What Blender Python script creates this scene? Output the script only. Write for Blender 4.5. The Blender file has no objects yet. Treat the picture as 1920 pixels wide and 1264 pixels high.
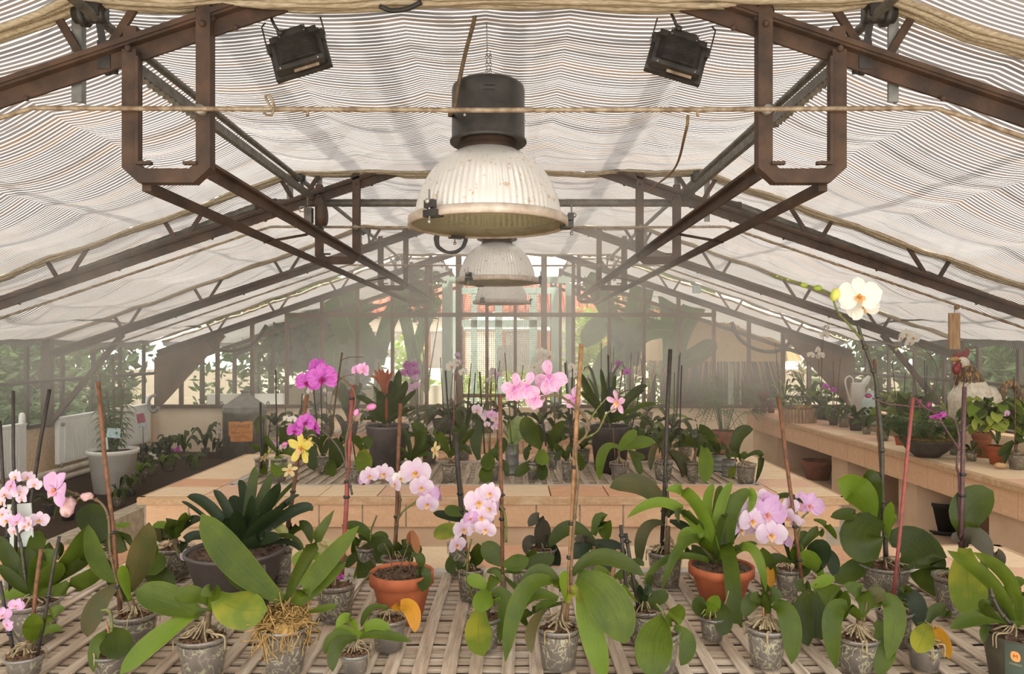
import bpy, math, random
import numpy as np
from mathutils import Vector, Matrix
R = math.radians
PI = math.pi
V = Vector
S = bpy.context.scene
COL = S.collection

# ---------------------------------------------------------------- camera, world, sun, exposure
F = 1365.33            # focal length in pixels of the 1920 wide frame
CZ = 1.61              # camera height
cd = bpy.data.cameras.new('camera'); cam = bpy.data.objects.new('camera', cd); COL.objects.link(cam)
cd.sensor_width = 36.0; cd.lens = 36.0 * F / 1920.0
cd.shift_y = 18.0 / 1920.0
cd.clip_start = 0.05; cd.clip_end = 300
cam.location = (0, 0, CZ); cam.rotation_euler = (R(90), 0, 0)
S.camera = cam

w = bpy.data.worlds.new('sky'); S.world = w; w.use_nodes = True
bg = w.node_tree.nodes['Background']
bg.inputs['Color'].default_value = (1.0, 0.965, 0.91, 1); bg.inputs['Strength'].default_value = 2.3

sd = bpy.data.lights.new('sun', 'SUN'); sun = bpy.data.objects.new('sun', sd); COL.objects.link(sun)
sd.energy = 3.6; sd.angle = R(3.0); sd.color = (1.0, 0.93, 0.82)
sun.rotation_euler = (R(29), R(16), 0)      # high, from behind the camera and the right

S.view_settings.view_transform = 'Standard'; S.view_settings.look = 'None'
S.view_settings.gamma = 1.0; S.view_settings.use_curve_mapping = False
S.view_settings.exposure = 0.82
cy = S.cycles
cy.use_denoising = True
cy.max_bounces = 12; cy.diffuse_bounces = 4; cy.glossy_bounces = 3; cy.transmission_bounces = 4
cy.transparent_max_bounces = 12; cy.volume_bounces = 8
cy.sample_clamp_indirect = 6.0
cy.caustics_reflective = False; cy.caustics_refractive = False

# ---------------------------------------------------------------- pixel helper: the point seen at a pixel at distance y
def P(px, py, y): return V(((px - 960) * y / F, y, CZ - (py - 650) * y / F))
def depth_on(py, z): return (CZ - z) * F / (py - 650)
BZ = 0.75              # bench height

# ---------------------------------------------------------------- materials
MATS = {}
def nt(name):
    m = bpy.data.materials.new(name); m.use_nodes = True
    t = m.node_tree; t.nodes.clear()
    out = t.nodes.new('ShaderNodeOutputMaterial')
    MATS[name] = m
    return m, t, out
def N(t, typ, **kw):
    n = t.nodes.new(typ)
    for k, v in kw.items():
        if k.startswith('i_'):
            n.inputs[k[2:].replace('_', ' ')].default_value = v
        else: setattr(n, k, v)
    return n
def rgb(c): return (c[0], c[1], c[2], 1)
def srgb(r, g, b):
    f = lambda c: (c / 255 / 12.92) if c <= 10 else ((c / 255 + .055) / 1.055) ** 2.4
    return (f(r), f(g), f(b))
def ramp(t, fac, stops, interp='LINEAR'):
    n = t.nodes.new('ShaderNodeValToRGB'); n.color_ramp.interpolation = interp
    e = n.color_ramp.elements
    while len(e) < len(stops): e.new(0.5)
    for el, (p, c) in zip(e, stops): el.position = p; el.color = rgb(c) if len(c) == 3 else c
    t.links.new(fac, n.inputs[0]); return n.outputs[0]
def mixc(t, fac, a, b, mode='MIX'):
    n = t.nodes.new('ShaderNodeMix'); n.data_type = 'RGBA'; n.blend_type = mode
    for sock, v in ((n.inputs[0], fac), (n.inputs[6], a), (n.inputs[7], b)):
        if hasattr(v, 'is_linked'): t.links.new(v, sock)
        elif isinstance(v, (int, float)): sock.default_value = v
        else: sock.default_value = rgb(v)
    return n.outputs[2]
def math_n(t, op, a, b=0.0):
    n = t.nodes.new('ShaderNodeMath'); n.operation = op
    for i, v in enumerate((a, b)):
        if hasattr(v, 'is_linked'): t.links.new(v, n.inputs[i])
        else: n.inputs[i].default_value = v
    return n.outputs[0]
def noise(t, scale=10, detail=3, vec=None, rough=.55, dist=0.0):
    n = N(t, 'ShaderNodeTexNoise', i_Scale=scale, i_Detail=detail, i_Roughness=rough, i_Distortion=dist)
    if vec is not None: t.links.new(vec, n.inputs['Vector'])
    return n.outputs[0]
def coords(t, kind='Object', scale=None):
    tc = t.nodes.new('ShaderNodeTexCoord'); o = tc.outputs[kind]
    if scale:
        mp = N(t, 'ShaderNodeMapping'); mp.inputs['Scale'].default_value = scale
        t.links.new(o, mp.inputs['Vector']); o = mp.outputs[0]
    return o
def pos(t, scale=None):
    g = t.nodes.new('ShaderNodeNewGeometry'); o = g.outputs['Position']
    if scale:
        mp = N(t, 'ShaderNodeMapping'); mp.inputs['Scale'].default_value = scale
        t.links.new(o, mp.inputs['Vector']); o = mp.outputs[0]
    return o
def principled(t, out, color, rough=.6, metal=0.0, **kw):
    p = t.nodes.new('ShaderNodeBsdfPrincipled')
    if hasattr(color, 'is_linked'): t.links.new(color, p.inputs['Base Color'])
    else: p.inputs['Base Color'].default_value = rgb(color)
    if hasattr(rough, 'is_linked'): t.links.new(rough, p.inputs['Roughness'])
    else: p.inputs['Roughness'].default_value = rough
    p.inputs['Metallic'].default_value = metal
    for k, v in kw.items(): p.inputs[k.replace('_', ' ')].default_value = v
    if out is not None: t.links.new(p.outputs[0], out.inputs[0])
    return p
def bump(t, p, h, strength=.3, dist=.01):
    b = N(t, 'ShaderNodeBump', i_Strength=strength, i_Distance=dist)
    t.links.new(h, b.inputs['Height']); t.links.new(b.outputs[0], p.inputs['Normal'])
def simple(name, c1, c2=None, scale=12, rough=.6, metal=0.0, bmp=0.0, stretch=None, detail=4, lo=.35, hi=.65, **kw):
    m, t, o = nt(name)
    if c2 is None: c2 = tuple(x * .8 for x in c1)
    f = noise(t, scale, detail, pos(t, stretch or (1, 1, 1)))
    c = ramp(t, f, [(lo, c1), (hi, c2)])
    p = principled(t, o, c, rough, metal, **kw)
    if bmp: bump(t, p, f, bmp, .01)
    return m

simple('rust_steel', srgb(84, 62, 47), srgb(54, 41, 33), 9, .7, 0, .15)
simple('rust_dark', srgb(66, 48, 36), srgb(44, 33, 26), 9, .7)
simple('grey_pipe', srgb(116, 112, 104), srgb(86, 82, 74), 20, .5, .4)
simple('galvanised', srgb(150, 150, 146), srgb(120, 120, 116), 14, .45, .5)
simple('rod_steel', srgb(170, 155, 132), srgb(120, 98, 76), 25, .5, .3)
simple('black_metal', srgb(60, 56, 52), srgb(42, 39, 37), 20, .45)
simple('black_plastic', srgb(40, 38, 36), srgb(26, 25, 24), 30, .45)
simple('bolt_steel', srgb(190, 186, 178), srgb(150, 146, 140), 40, .35, .7)
simple('cream_wall', srgb(246, 228, 202), srgb(238, 218, 190), 3, .85, 0, .08)
simple('rough_wall', srgb(232, 206, 170), srgb(210, 182, 146), 30, .9, 0, .35)
simple('bench_wall', srgb(222, 194, 164), srgb(210, 180, 150), 4, .85)
simple('mortar', srgb(176, 164, 148), srgb(150, 140, 126), 25, .9)
simple('mortar_light', srgb(206, 198, 188), srgb(188, 178, 166), 25, .9)
simple('ledge_stone', srgb(196, 182, 160), srgb(160, 148, 128), 14, .9, 0, .2)
simple('soil', srgb(104, 80, 60), srgb(58, 44, 34), 60, .95, 0, .6)
simple('bark', srgb(128, 96, 66), srgb(64, 46, 34), 70, .9, 0, .5)
simple('root', srgb(160, 144, 112), srgb(118, 102, 74), 60, .7)
simple('moss_dry', srgb(180, 146, 86), srgb(126, 100, 56), 60, .95)
simple('terracotta', srgb(178, 98, 60), srgb(150, 78, 46), 14, .8, 0, .1)
simple('terracotta_dull', srgb(160, 98, 66), srgb(130, 76, 50), 14, .85)
simple('grey_pot', srgb(98, 90, 88), srgb(78, 72, 70), 10, .6)
simple('dark_pot', srgb(70, 62, 56), srgb(52, 46, 42), 16, .6)
simple('white_pot', srgb(240, 238, 232), srgb(228, 226, 218), 6, .5)
simple('white_enamel', srgb(240, 240, 236), srgb(230, 230, 226), 5, .4)
simple('pipe_paint', srgb(206, 196, 178), srgb(176, 164, 146), 8, .55)
simple('zinc', srgb(140, 138, 130), srgb(112, 110, 104), 9, .5, .35)
simple('label_paper', srgb(222, 154, 86), srgb(200, 132, 70), 18, .85)
simple('print_ink', srgb(120, 80, 50), srgb(104, 68, 42), 20, .8)
simple('stake_dark', srgb(56, 46, 40), srgb(34, 29, 26), 60, .6)
simple('stake_tan', srgb(152, 114, 76), srgb(116, 84, 54), 60, .7)
simple('stake_brown', srgb(120, 78, 50), srgb(84, 54, 36), 60, .7)
simple('stake_red', srgb(142, 66, 62), srgb(112, 56, 52), 60, .6)
simple('stem_green', srgb(104, 112, 50), srgb(84, 84, 44), 60, .6)
simple('stem_brown', srgb(104, 82, 54), srgb(74, 62, 42), 60, .6)
simple('stem_purple', srgb(92, 58, 60), srgb(66, 44, 46), 60, .5)
simple('stem_dark', srgb(70, 66, 50), srgb(48, 46, 38), 60, .5)
simple('bud_yellow', srgb(214, 206, 110), srgb(176, 184, 74), 30, .5)
simple('bud_green', srgb(160, 172, 60), srgb(120, 140, 44), 30, .5)
simple('bud_pink', srgb(206, 130, 176), srgb(170, 90, 140), 30, .5)
simple('bud_purple', srgb(134, 42, 92), srgb(96, 28, 64), 30, .5)
simple('wilted_pink', srgb(222, 190, 190), srgb(190, 150, 150), 60, .8, 0, .5)
simple('wood_trunk', srgb(110, 92, 70), srgb(78, 66, 52), 20, .9)
simple('mint_frame', srgb(186, 206, 194), srgb(170, 192, 180), 4, .6)
simple('roof_tile', srgb(206, 120, 96), srgb(168, 86, 66), 14, .9)
simple('house_wall', srgb(238, 226, 206), srgb(226, 212, 190), 3, .9)
simple('paving', srgb(222, 212, 196), srgb(200, 190, 172), 3, .9)
simple('earth', srgb(120, 104, 80), srgb(86, 74, 56), 5, .95)
simple('thatch', srgb(214, 184, 136), srgb(150, 120, 82), 20, .9, stretch=(6, 6, 1))
simple('gusset_wood', srgb(112, 86, 62), srgb(84, 62, 44), 6, .75)
simple('cord', srgb(140, 116, 84), srgb(110, 90, 64), 60, .8)
simple('rolled_cloth', srgb(190, 178, 156), srgb(150, 136, 110), 26, .9, stretch=(1, 8, 8))
simple('red_paint', srgb(140, 34, 36), srgb(104, 24, 28), 30, .35)
simple('rooster_white', srgb(226, 216, 200), srgb(196, 182, 160), 40, .4, 0, .3)
simple('rooster_beak', srgb(196, 150, 90), srgb(160, 120, 70), 20, .5)
simple('rust_heart', srgb(122, 66, 48), srgb(84, 48, 38), 20, .8)
simple('glass_bottle', srgb(196, 214, 208), srgb(176, 196, 190), 8, .15)
simple('weathered_wood', srgb(176, 144, 110), srgb(128, 100, 74), 10, .85, stretch=(10, 10, 1))
simple('label_green', srgb(74, 86, 74), srgb(62, 72, 62), 8, .5)
simple('sleeve_dark', srgb(78, 74, 58), srgb(60, 56, 46), 8, .5)
simple('logo_orange', srgb(236, 150, 84), srgb(230, 142, 78), 10, .6)
simple('logo_cream', srgb(206, 200, 176), srgb(196, 190, 168), 10, .6)
simple('tag_white', srgb(214, 220, 214), srgb(196, 206, 200), 10, .6)
simple('tag_pink', srgb(206, 80, 116), srgb(110, 60, 70), 60, .6)
simple('tag_blue', srgb(140, 190, 204), srgb(220, 226, 226), 40, .6)
simple('slate', srgb(150, 142, 134), srgb(134, 126, 120), 6, .7)
simple('rock_tan', srgb(206, 170, 126), srgb(176, 140, 100), 30, .9)

def tile_mat(name, c1, c2, c3):      # terracotta tile: each tile object-space noise plus streaks
    m, t, o = nt(name)
    f = noise(t, 5, 4, pos(t, (1.2, 3, 3)), .6)
    a = ramp(t, f, [(.3, c1), (.5, c2), (.72, c3)])
    f2 = noise(t, 60, 3, pos(t))
    c = mixc(t, .12, a, ramp(t, f2, [(.3, (.25, .16, .1)), (.7, (.9, .7, .5))]))
    p = principled(t, o, c, .75); bump(t, p, f2, .12, .004)
tile_mat('tile_pink', srgb(236, 196, 168), srgb(228, 182, 152), srgb(240, 206, 176))
tile_mat('tile_sand', srgb(236, 206, 168), srgb(242, 216, 180), srgb(230, 196, 156))
tile_mat('tile_orange', srgb(228, 176, 140), srgb(220, 162, 124), srgb(234, 190, 152))
tile_mat('tile_face', srgb(230, 190, 154), srgb(224, 180, 142), srgb(234, 198, 162))
tile_mat('tile_edge', srgb(206, 176, 142), srgb(190, 152, 112), srgb(214, 186, 152))

def wood_lattice():
    m, t, o = nt('lattice_wood')
    g = t.nodes.new('ShaderNodeUVMap')
    mp = N(t, 'ShaderNodeMapping'); mp.inputs['Scale'].default_value = (30, 2.2, 1)
    t.links.new(g.outputs[0], mp.inputs[0])
    f = noise(t, 1.6, 5, mp.outputs[0], .65)
    f2 = noise(t, 3.2, 3, pos(t))
    c = ramp(t, f, [(.25, srgb(112, 94, 76)), (.48, srgb(184, 166, 146)), (.72, srgb(232, 220, 204))])
    c = mixc(t, ramp(t, f2, [(.35, (0, 0, 0)), (.7, (.6, .6, .6))]), c, srgb(168, 142, 116))
    p = principled(t, o, c, .85); bump(t, p, f, .3, .003)
wood_lattice()

def leaf_mat(name, c, cmid, cvar, trans=.25, rough=.38, blotch=None, bs=9):
    m, t, o = nt(name)
    uv = t.nodes.new('ShaderNodeUVMap'); sx = t.nodes.new('ShaderNodeSeparateXYZ'); t.links.new(uv.outputs[0], sx.inputs[0])
    d = math_n(t, 'ABSOLUTE', math_n(t, 'SUBTRACT', sx.outputs[0], .5))
    f = noise(t, 14, 3, pos(t))
    c = tuple(x * .80 for x in c); cvar = tuple(x * .80 for x in cvar)
    col = ramp(t, f, [(.3, c), (.7, cvar)])
    mp = N(t, 'ShaderNodeMapping'); mp.inputs['Scale'].default_value = (46, 1.2, 1); t.links.new(uv.outputs[0], mp.inputs[0])
    f3 = noise(t, 1.0, 2, mp.outputs[0])
    col = mixc(t, ramp(t, f3, [(.4, (0, 0, 0)), (.65, (.35, .35, .35))]), col, tuple(min(1, x * 1.35) for x in c))
    if blotch:
        fb = noise(t, bs, 2, pos(t))
        col = mixc(t, ramp(t, fb, [(.46, (0, 0, 0)), (.6, (1, 1, 1))]), col, blotch)
    col = mixc(t, ramp(t, d, [(.008, (.5, .5, .5)), (.03, (0, 0, 0))]), col, cmid)
    col = mixc(t, ramp(t, d, [(.475, (0, 0, 0)), (.495, (.7, .7, .7))]), col, tuple(min(1, x * 1.5) for x in c))
    big = noise(t, 5, 2, pos(t))
    col = mixc(t, ramp(t, big, [(.35, (0, 0, 0)), (.7, (.55, .55, .55))]), col, tuple(x * .62 for x in cvar))
    sp = noise(t, 260, 1, pos(t))
    col = mixc(t, ramp(t, sp, [(.76, (0, 0, 0)), (.84, (.6, .6, .6))]), col, (.42, .44, .30))
    p = principled(t, None, col, rough)
    p.inputs['Specular IOR Level'].default_value = .22
    bump(t, p, f3, .22, .004)
    tr = t.nodes.new('ShaderNodeBsdfTranslucent')
    t.links.new(mixc(t, 1.0, col, (1.0, 1.1, .55), 'MULTIPLY'), tr.inputs[0])
    mx = t.nodes.new('ShaderNodeMixShader'); mx.inputs[0].default_value = trans
    t.links.new(p.outputs[0], mx.inputs[1]); t.links.new(tr.outputs[0], mx.inputs[2]); t.links.new(mx.outputs[0], o.inputs[0])
leaf_mat('leaf_g', srgb(92, 108, 26), srgb(64, 78, 22), srgb(64, 82, 23))
leaf_mat('leaf_d', srgb(74, 86, 24), srgb(50, 60, 20), srgb(52, 65, 21), .16)
leaf_mat('leaf_k', srgb(48, 62, 34), srgb(34, 46, 26), srgb(38, 50, 29), .08, .35)
leaf_mat('leaf_l', srgb(128, 152, 50), srgb(100, 122, 42), srgb(108, 134, 42), .35)
leaf_mat('leaf_y', srgb(104, 124, 42), srgb(92, 104, 34), srgb(118, 132, 44), .3, .42, srgb(142, 140, 44), 9)
leaf_mat('leaf_o', srgb(216, 146, 42), srgb(176, 100, 26), srgb(226, 168, 60), .35)
leaf_mat('leaf_b', srgb(96, 84, 48), srgb(70, 60, 38), srgb(80, 80, 44), .15, .45, srgb(70, 74, 40), 10)
leaf_mat('leaf_p', srgb(86, 74, 66), srgb(62, 54, 50), srgb(74, 78, 54), .12, .4)
leaf_mat('leaf_w', srgb(206, 190, 160), srgb(190, 170, 134), srgb(176, 170, 96), .3, .6, srgb(120, 140, 60), 16)
leaf_mat('leaf_r', srgb(190, 110, 76), srgb(170, 90, 64), srgb(170, 92, 66), .25)
leaf_mat('leaf_x', srgb(158, 102, 66), srgb(120, 76, 48), srgb(132, 84, 54), .2, .7)
leaf_mat('leaf_v', srgb(120, 146, 70), srgb(120, 146, 70), srgb(206, 214, 160), .3)
leaf_mat('leaf_lime', srgb(196, 206, 100), srgb(150, 160, 70), srgb(170, 186, 80), .4)

def tree_leaf(name, c1, c2, trans=.3):
    m, t, o = nt(name)
    f = noise(t, 3, 2, pos(t))
    c = ramp(t, f, [(.35, c1), (.65, c2)])
    p = principled(t, None, c, .6)
    tr = t.nodes.new('ShaderNodeBsdfTranslucent'); t.links.new(c, tr.inputs[0])
    mx = t.nodes.new('ShaderNodeMixShader'); mx.inputs[0].default_value = trans
    t.links.new(p.outputs[0], mx.inputs[1]); t.links.new(tr.outputs[0], mx.inputs[2]); t.links.new(mx.outputs[0], o.inputs[0])
tree_leaf('foliage_dark', srgb(58, 84, 44), srgb(84, 110, 56))
tree_leaf('foliage_mid', srgb(96, 124, 60), srgb(70, 98, 48))
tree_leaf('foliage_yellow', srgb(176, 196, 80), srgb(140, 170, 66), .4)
leaf_mat('banana_leaf', srgb(96, 128, 60), srgb(150, 172, 104), srgb(72, 104, 46), .45, .5)

def petal_mat(name, base, tip, vein, rough=.5):
    m, t, o = nt(name)
    uv = t.nodes.new('ShaderNodeUVMap'); sx = t.nodes.new('ShaderNodeSeparateXYZ'); t.links.new(uv.outputs[0], sx.inputs[0])
    col = ramp(t, sx.outputs[1], [(.0, base), (.75, tip)])
    mp = N(t, 'ShaderNodeMapping'); mp.inputs['Scale'].default_value = (12, 1.0, 1); t.links.new(uv.outputs[0], mp.inputs[0])
    f = noise(t, 1.5, 2, mp.outputs[0], .5, 0.4)
    col = mixc(t, ramp(t, f, [(.48, (0, 0, 0)), (.6, (.7, .7, .7))]), col, vein)
    p = principled(t, None, col, rough)
    tr = t.nodes.new('ShaderNodeBsdfTranslucent'); t.links.new(col, tr.inputs[0])
    mx = t.nodes.new('ShaderNodeMixShader'); mx.inputs[0].default_value = .4
    t.links.new(p.outputs[0], mx.inputs[1]); t.links.new(tr.outputs[0], mx.inputs[2]); t.links.new(mx.outputs[0], o.inputs[0])
petal_mat('petal_blush', srgb(222, 186, 216), srgb(234, 220, 230), srgb(226, 200, 222))
petal_mat('petal_pink', srgb(222, 130, 196), srgb(236, 196, 232), srgb(216, 150, 206))
petal_mat('petal_violet', srgb(228, 196, 228), srgb(218, 176, 216), srgb(212, 168, 212))
petal_mat('petal_magenta', srgb(196, 90, 186), srgb(206, 104, 200), srgb(150, 50, 140))
petal_mat('petal_spotted', srgb(216, 160, 196), srgb(232, 196, 222), srgb(196, 120, 168))
petal_mat('petal_white', srgb(246, 244, 234), srgb(250, 248, 240), srgb(242, 240, 230))
petal_mat('petal_yellow', srgb(232, 214, 100), srgb(240, 224, 124), srgb(226, 200, 90))
petal_mat('petal_cream', srgb(238, 222, 160), srgb(240, 226, 176), srgb(214, 186, 110))
petal_mat('lip_gold', srgb(226, 170, 60), srgb(244, 220, 180), srgb(210, 120, 60))
petal_mat('lip_magenta', srgb(150, 30, 90), srgb(180, 60, 140), srgb(120, 20, 70))
petal_mat('lip_pink', srgb(224, 150, 90), srgb(240, 200, 220), srgb(210, 110, 150))
petal_mat('bract_red', srgb(178, 92, 66), srgb(200, 116, 84), srgb(166, 88, 66))

def cloth_mat():
    m, t, o = nt('shade_fabric')
    uvn = t.nodes.new('ShaderNodeUVMap'); sx = t.nodes.new('ShaderNodeSeparateXYZ'); t.links.new(uvn.outputs[0], sx.inputs[0])
    per = 0.029
    ph = math_n(t, 'FRACT', math_n(t, 'DIVIDE', sx.outputs[1], per))
    band = ramp(t, ph, [(.0, (0, 0, 0)), (.07, (1, 1, 1)), (.33, (1, 1, 1)), (.40, (0, 0, 0))])
    mp = N(t, 'ShaderNodeMapping'); mp.inputs['Scale'].default_value = (.55, 5, 1); t.links.new(uvn.outputs[0], mp.inputs[0])
    f = noise(t, 1.6, 5, mp.outputs[0], .62, .3)
    mp2 = N(t, 'ShaderNodeMapping'); mp2.inputs['Scale'].default_value = (.35, 9, 1); mp2.inputs['Location'].default_value = (3, 7, 0); t.links.new(uvn.outputs[0], mp2.inputs[0])
    f2 = noise(t, 1.1, 4, mp2.outputs[0], .6, .2)
    strip = mixc(t, ramp(t, f, [(.38, (0, 0, 0)), (.62, (1, 1, 1))]), (.138, .122, .113), (.106, .092, .083))
    strip = mixc(t, ramp(t, f2, [(.50, (0, 0, 0)), (.68, (.8, .8, .8))]), strip, (.17, .105, .06))
    th = math_n(t, 'FRACT', math_n(t, 'DIVIDE', sx.outputs[0], .012))
    thr = ramp(t, th, [(.0, (0, 0, 0)), (.2, (.0, .0, .0)), (.3, (.16, .16, .16)), (.9, (.16, .16, .16))])
    gap = mixc(t, thr, (.36, .355, .35), (.275, .265, .255))
    col = mixc(t, band, strip, gap)
    fl = math_n(t, 'FRACT', math_n(t, 'ADD', math_n(t, 'DIVIDE', sx.outputs[1], .36), math_n(t, 'MULTIPLY', f, .9)))
    col = mixc(t, ramp(t, fl, [(0, (.55, .55, .55)), (.045, (.55, .55, .55)), (.07, (0, 0, 0)), (1, (0, 0, 0))]), col, (.13, .13, .135))
    tr = t.nodes.new('ShaderNodeBsdfTranslucent'); t.links.new(col, tr.inputs[0])
    df = t.nodes.new('ShaderNodeBsdfDiffuse'); t.links.new(col, df.inputs[0])
    mx = t.nodes.new('ShaderNodeMixShader')
    t.links.new(ramp(t, band, [(0, (.46, .46, .46)), (1, (.06, .06, .06))]), mx.inputs[0])
    t.links.new(tr.outputs[0], mx.inputs[1]); t.links.new(df.outputs[0], mx.inputs[2])
    tp = t.nodes.new('ShaderNodeBsdfTransparent'); m2 = t.nodes.new('ShaderNodeMixShader')
    t.links.new(ramp(t, band, [(0, (.0, .0, .0)), (1, (.06, .06, .06))]), m2.inputs[0])
    t.links.new(mx.outputs[0], m2.inputs[1]); t.links.new(tp.outputs[0], m2.inputs[2]); t.links.new(m2.outputs[0], o.inputs[0])
cloth_mat()

def glass_mat(name, clear, tint, milk, mcol=(.8, .82, .76)):
    m, t, o = nt(name)
    tp = t.nodes.new('ShaderNodeBsdfTransparent'); tp.inputs[0].default_value = rgb(tint)
    f = noise(t, 1.3, 4, pos(t))
    df = t.nodes.new('ShaderNodeBsdfDiffuse'); df.inputs[0].default_value = rgb(mcol)
    gl = N(t, 'ShaderNodeBsdfGlossy', i_Roughness=.05)
    m1 = t.nodes.new('ShaderNodeMixShader')
    t.links.new(ramp(t, f, [(.3, (milk * .5,) * 3), (.7, (milk * 1.5,) * 3)]), m1.inputs[0])
    t.links.new(tp.outputs[0], m1.inputs[1]); t.links.new(df.outputs[0], m1.inputs[2])
    m2 = t.nodes.new('ShaderNodeMixShader'); m2.inputs[0].default_value = clear
    t.links.new(m1.outputs[0], m2.inputs[1]); t.links.new(gl.outputs[0], m2.inputs[2]); t.links.new(m2.outputs[0], o.inputs[0])
glass_mat('pane_glass', .035, (.96, .98, .95), .05)
glass_mat('clear_plastic', .09, (.90, .90, .88), .13, (.62, .6, .56))
glass_mat('lamp_lens', .05, (.62, .6, .46), .3, (.5, .48, .36))

def rootmass():
    m, t, o = nt('root_mass')
    tc = pos(t)
    f = noise(t, 26, 2, tc, .5, 1.6)
    d = math_n(t, 'ABSOLUTE', math_n(t, 'SUBTRACT', f, .5))
    g = noise(t, 18, 3, tc)
    base = ramp(t, g, [(.3, srgb(96, 86, 80)), (.55, srgb(126, 116, 110)), (.75, srgb(70, 60, 54))])
    msk = math_n(t, 'MULTIPLY', ramp(t, d, [(.014, (.85, .85, .85)), (.042, (0, 0, 0))]), ramp(t, noise(t, 9, 2, tc), [(.36, (0, 0, 0)), (.46, (1, 1, 1))]))
    c = mixc(t, msk, base, srgb(214, 212, 172))
    principled(t, o, c, .6)
rootmass()

def reflector():
    m, t, o = nt('reflector_alu')
    f = noise(t, 40, 2, pos(t))
    c = ramp(t, f, [(.60, srgb(236, 234, 228)), (.74, srgb(206, 176, 146))])
    principled(t, o, c, .3, .5)
reflector()
simple('rim_alu', srgb(206, 196, 184), srgb(176, 158, 140), 20, .5, .3)

def neck_feather():
    m, t, o = nt('hackle_feather')
    f = noise(t, 5, 4, coords(t, 'Object', (14, 14, 3.0)), .6, .5)
    c = ramp(t, f, [(.38, srgb(40, 30, 24)), (.52, srgb(96, 70, 40)), (.62, srgb(196, 150, 70)), (.75, srgb(50, 38, 30))])
    p = principled(t, o, c, .4); bump(t, p, f, .5, .01)
neck_feather()

def mesh_screen():
    m, t, o = nt('wire_screen')
    p = pos(t); sx = t.nodes.new('ShaderNodeSeparateXYZ'); t.links.new(p, sx.inputs[0])
    a = math_n(t, 'FRACT', math_n(t, 'DIVIDE', sx.outputs[0], .03)); b = math_n(t, 'FRACT', math_n(t, 'DIVIDE', sx.outputs[2], .03))
    k = math_n(t, 'MAXIMUM', math_n(t, 'LESS_THAN', a, .2), math_n(t, 'LESS_THAN', b, .2))
    tp = t.nodes.new('ShaderNodeBsdfTransparent'); df = t.nodes.new('ShaderNodeBsdfDiffuse'); df.inputs[0].default_value = rgb(srgb(176, 190, 176))
    mx = t.nodes.new('ShaderNodeMixShader'); t.links.new(k, mx.inputs[0]); t.links.new(tp.outputs[0], mx.inputs[1]); t.links.new(df.outputs[0], mx.inputs[2])
    t.links.new(mx.outputs[0], o.inputs[0])
mesh_screen()

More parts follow.
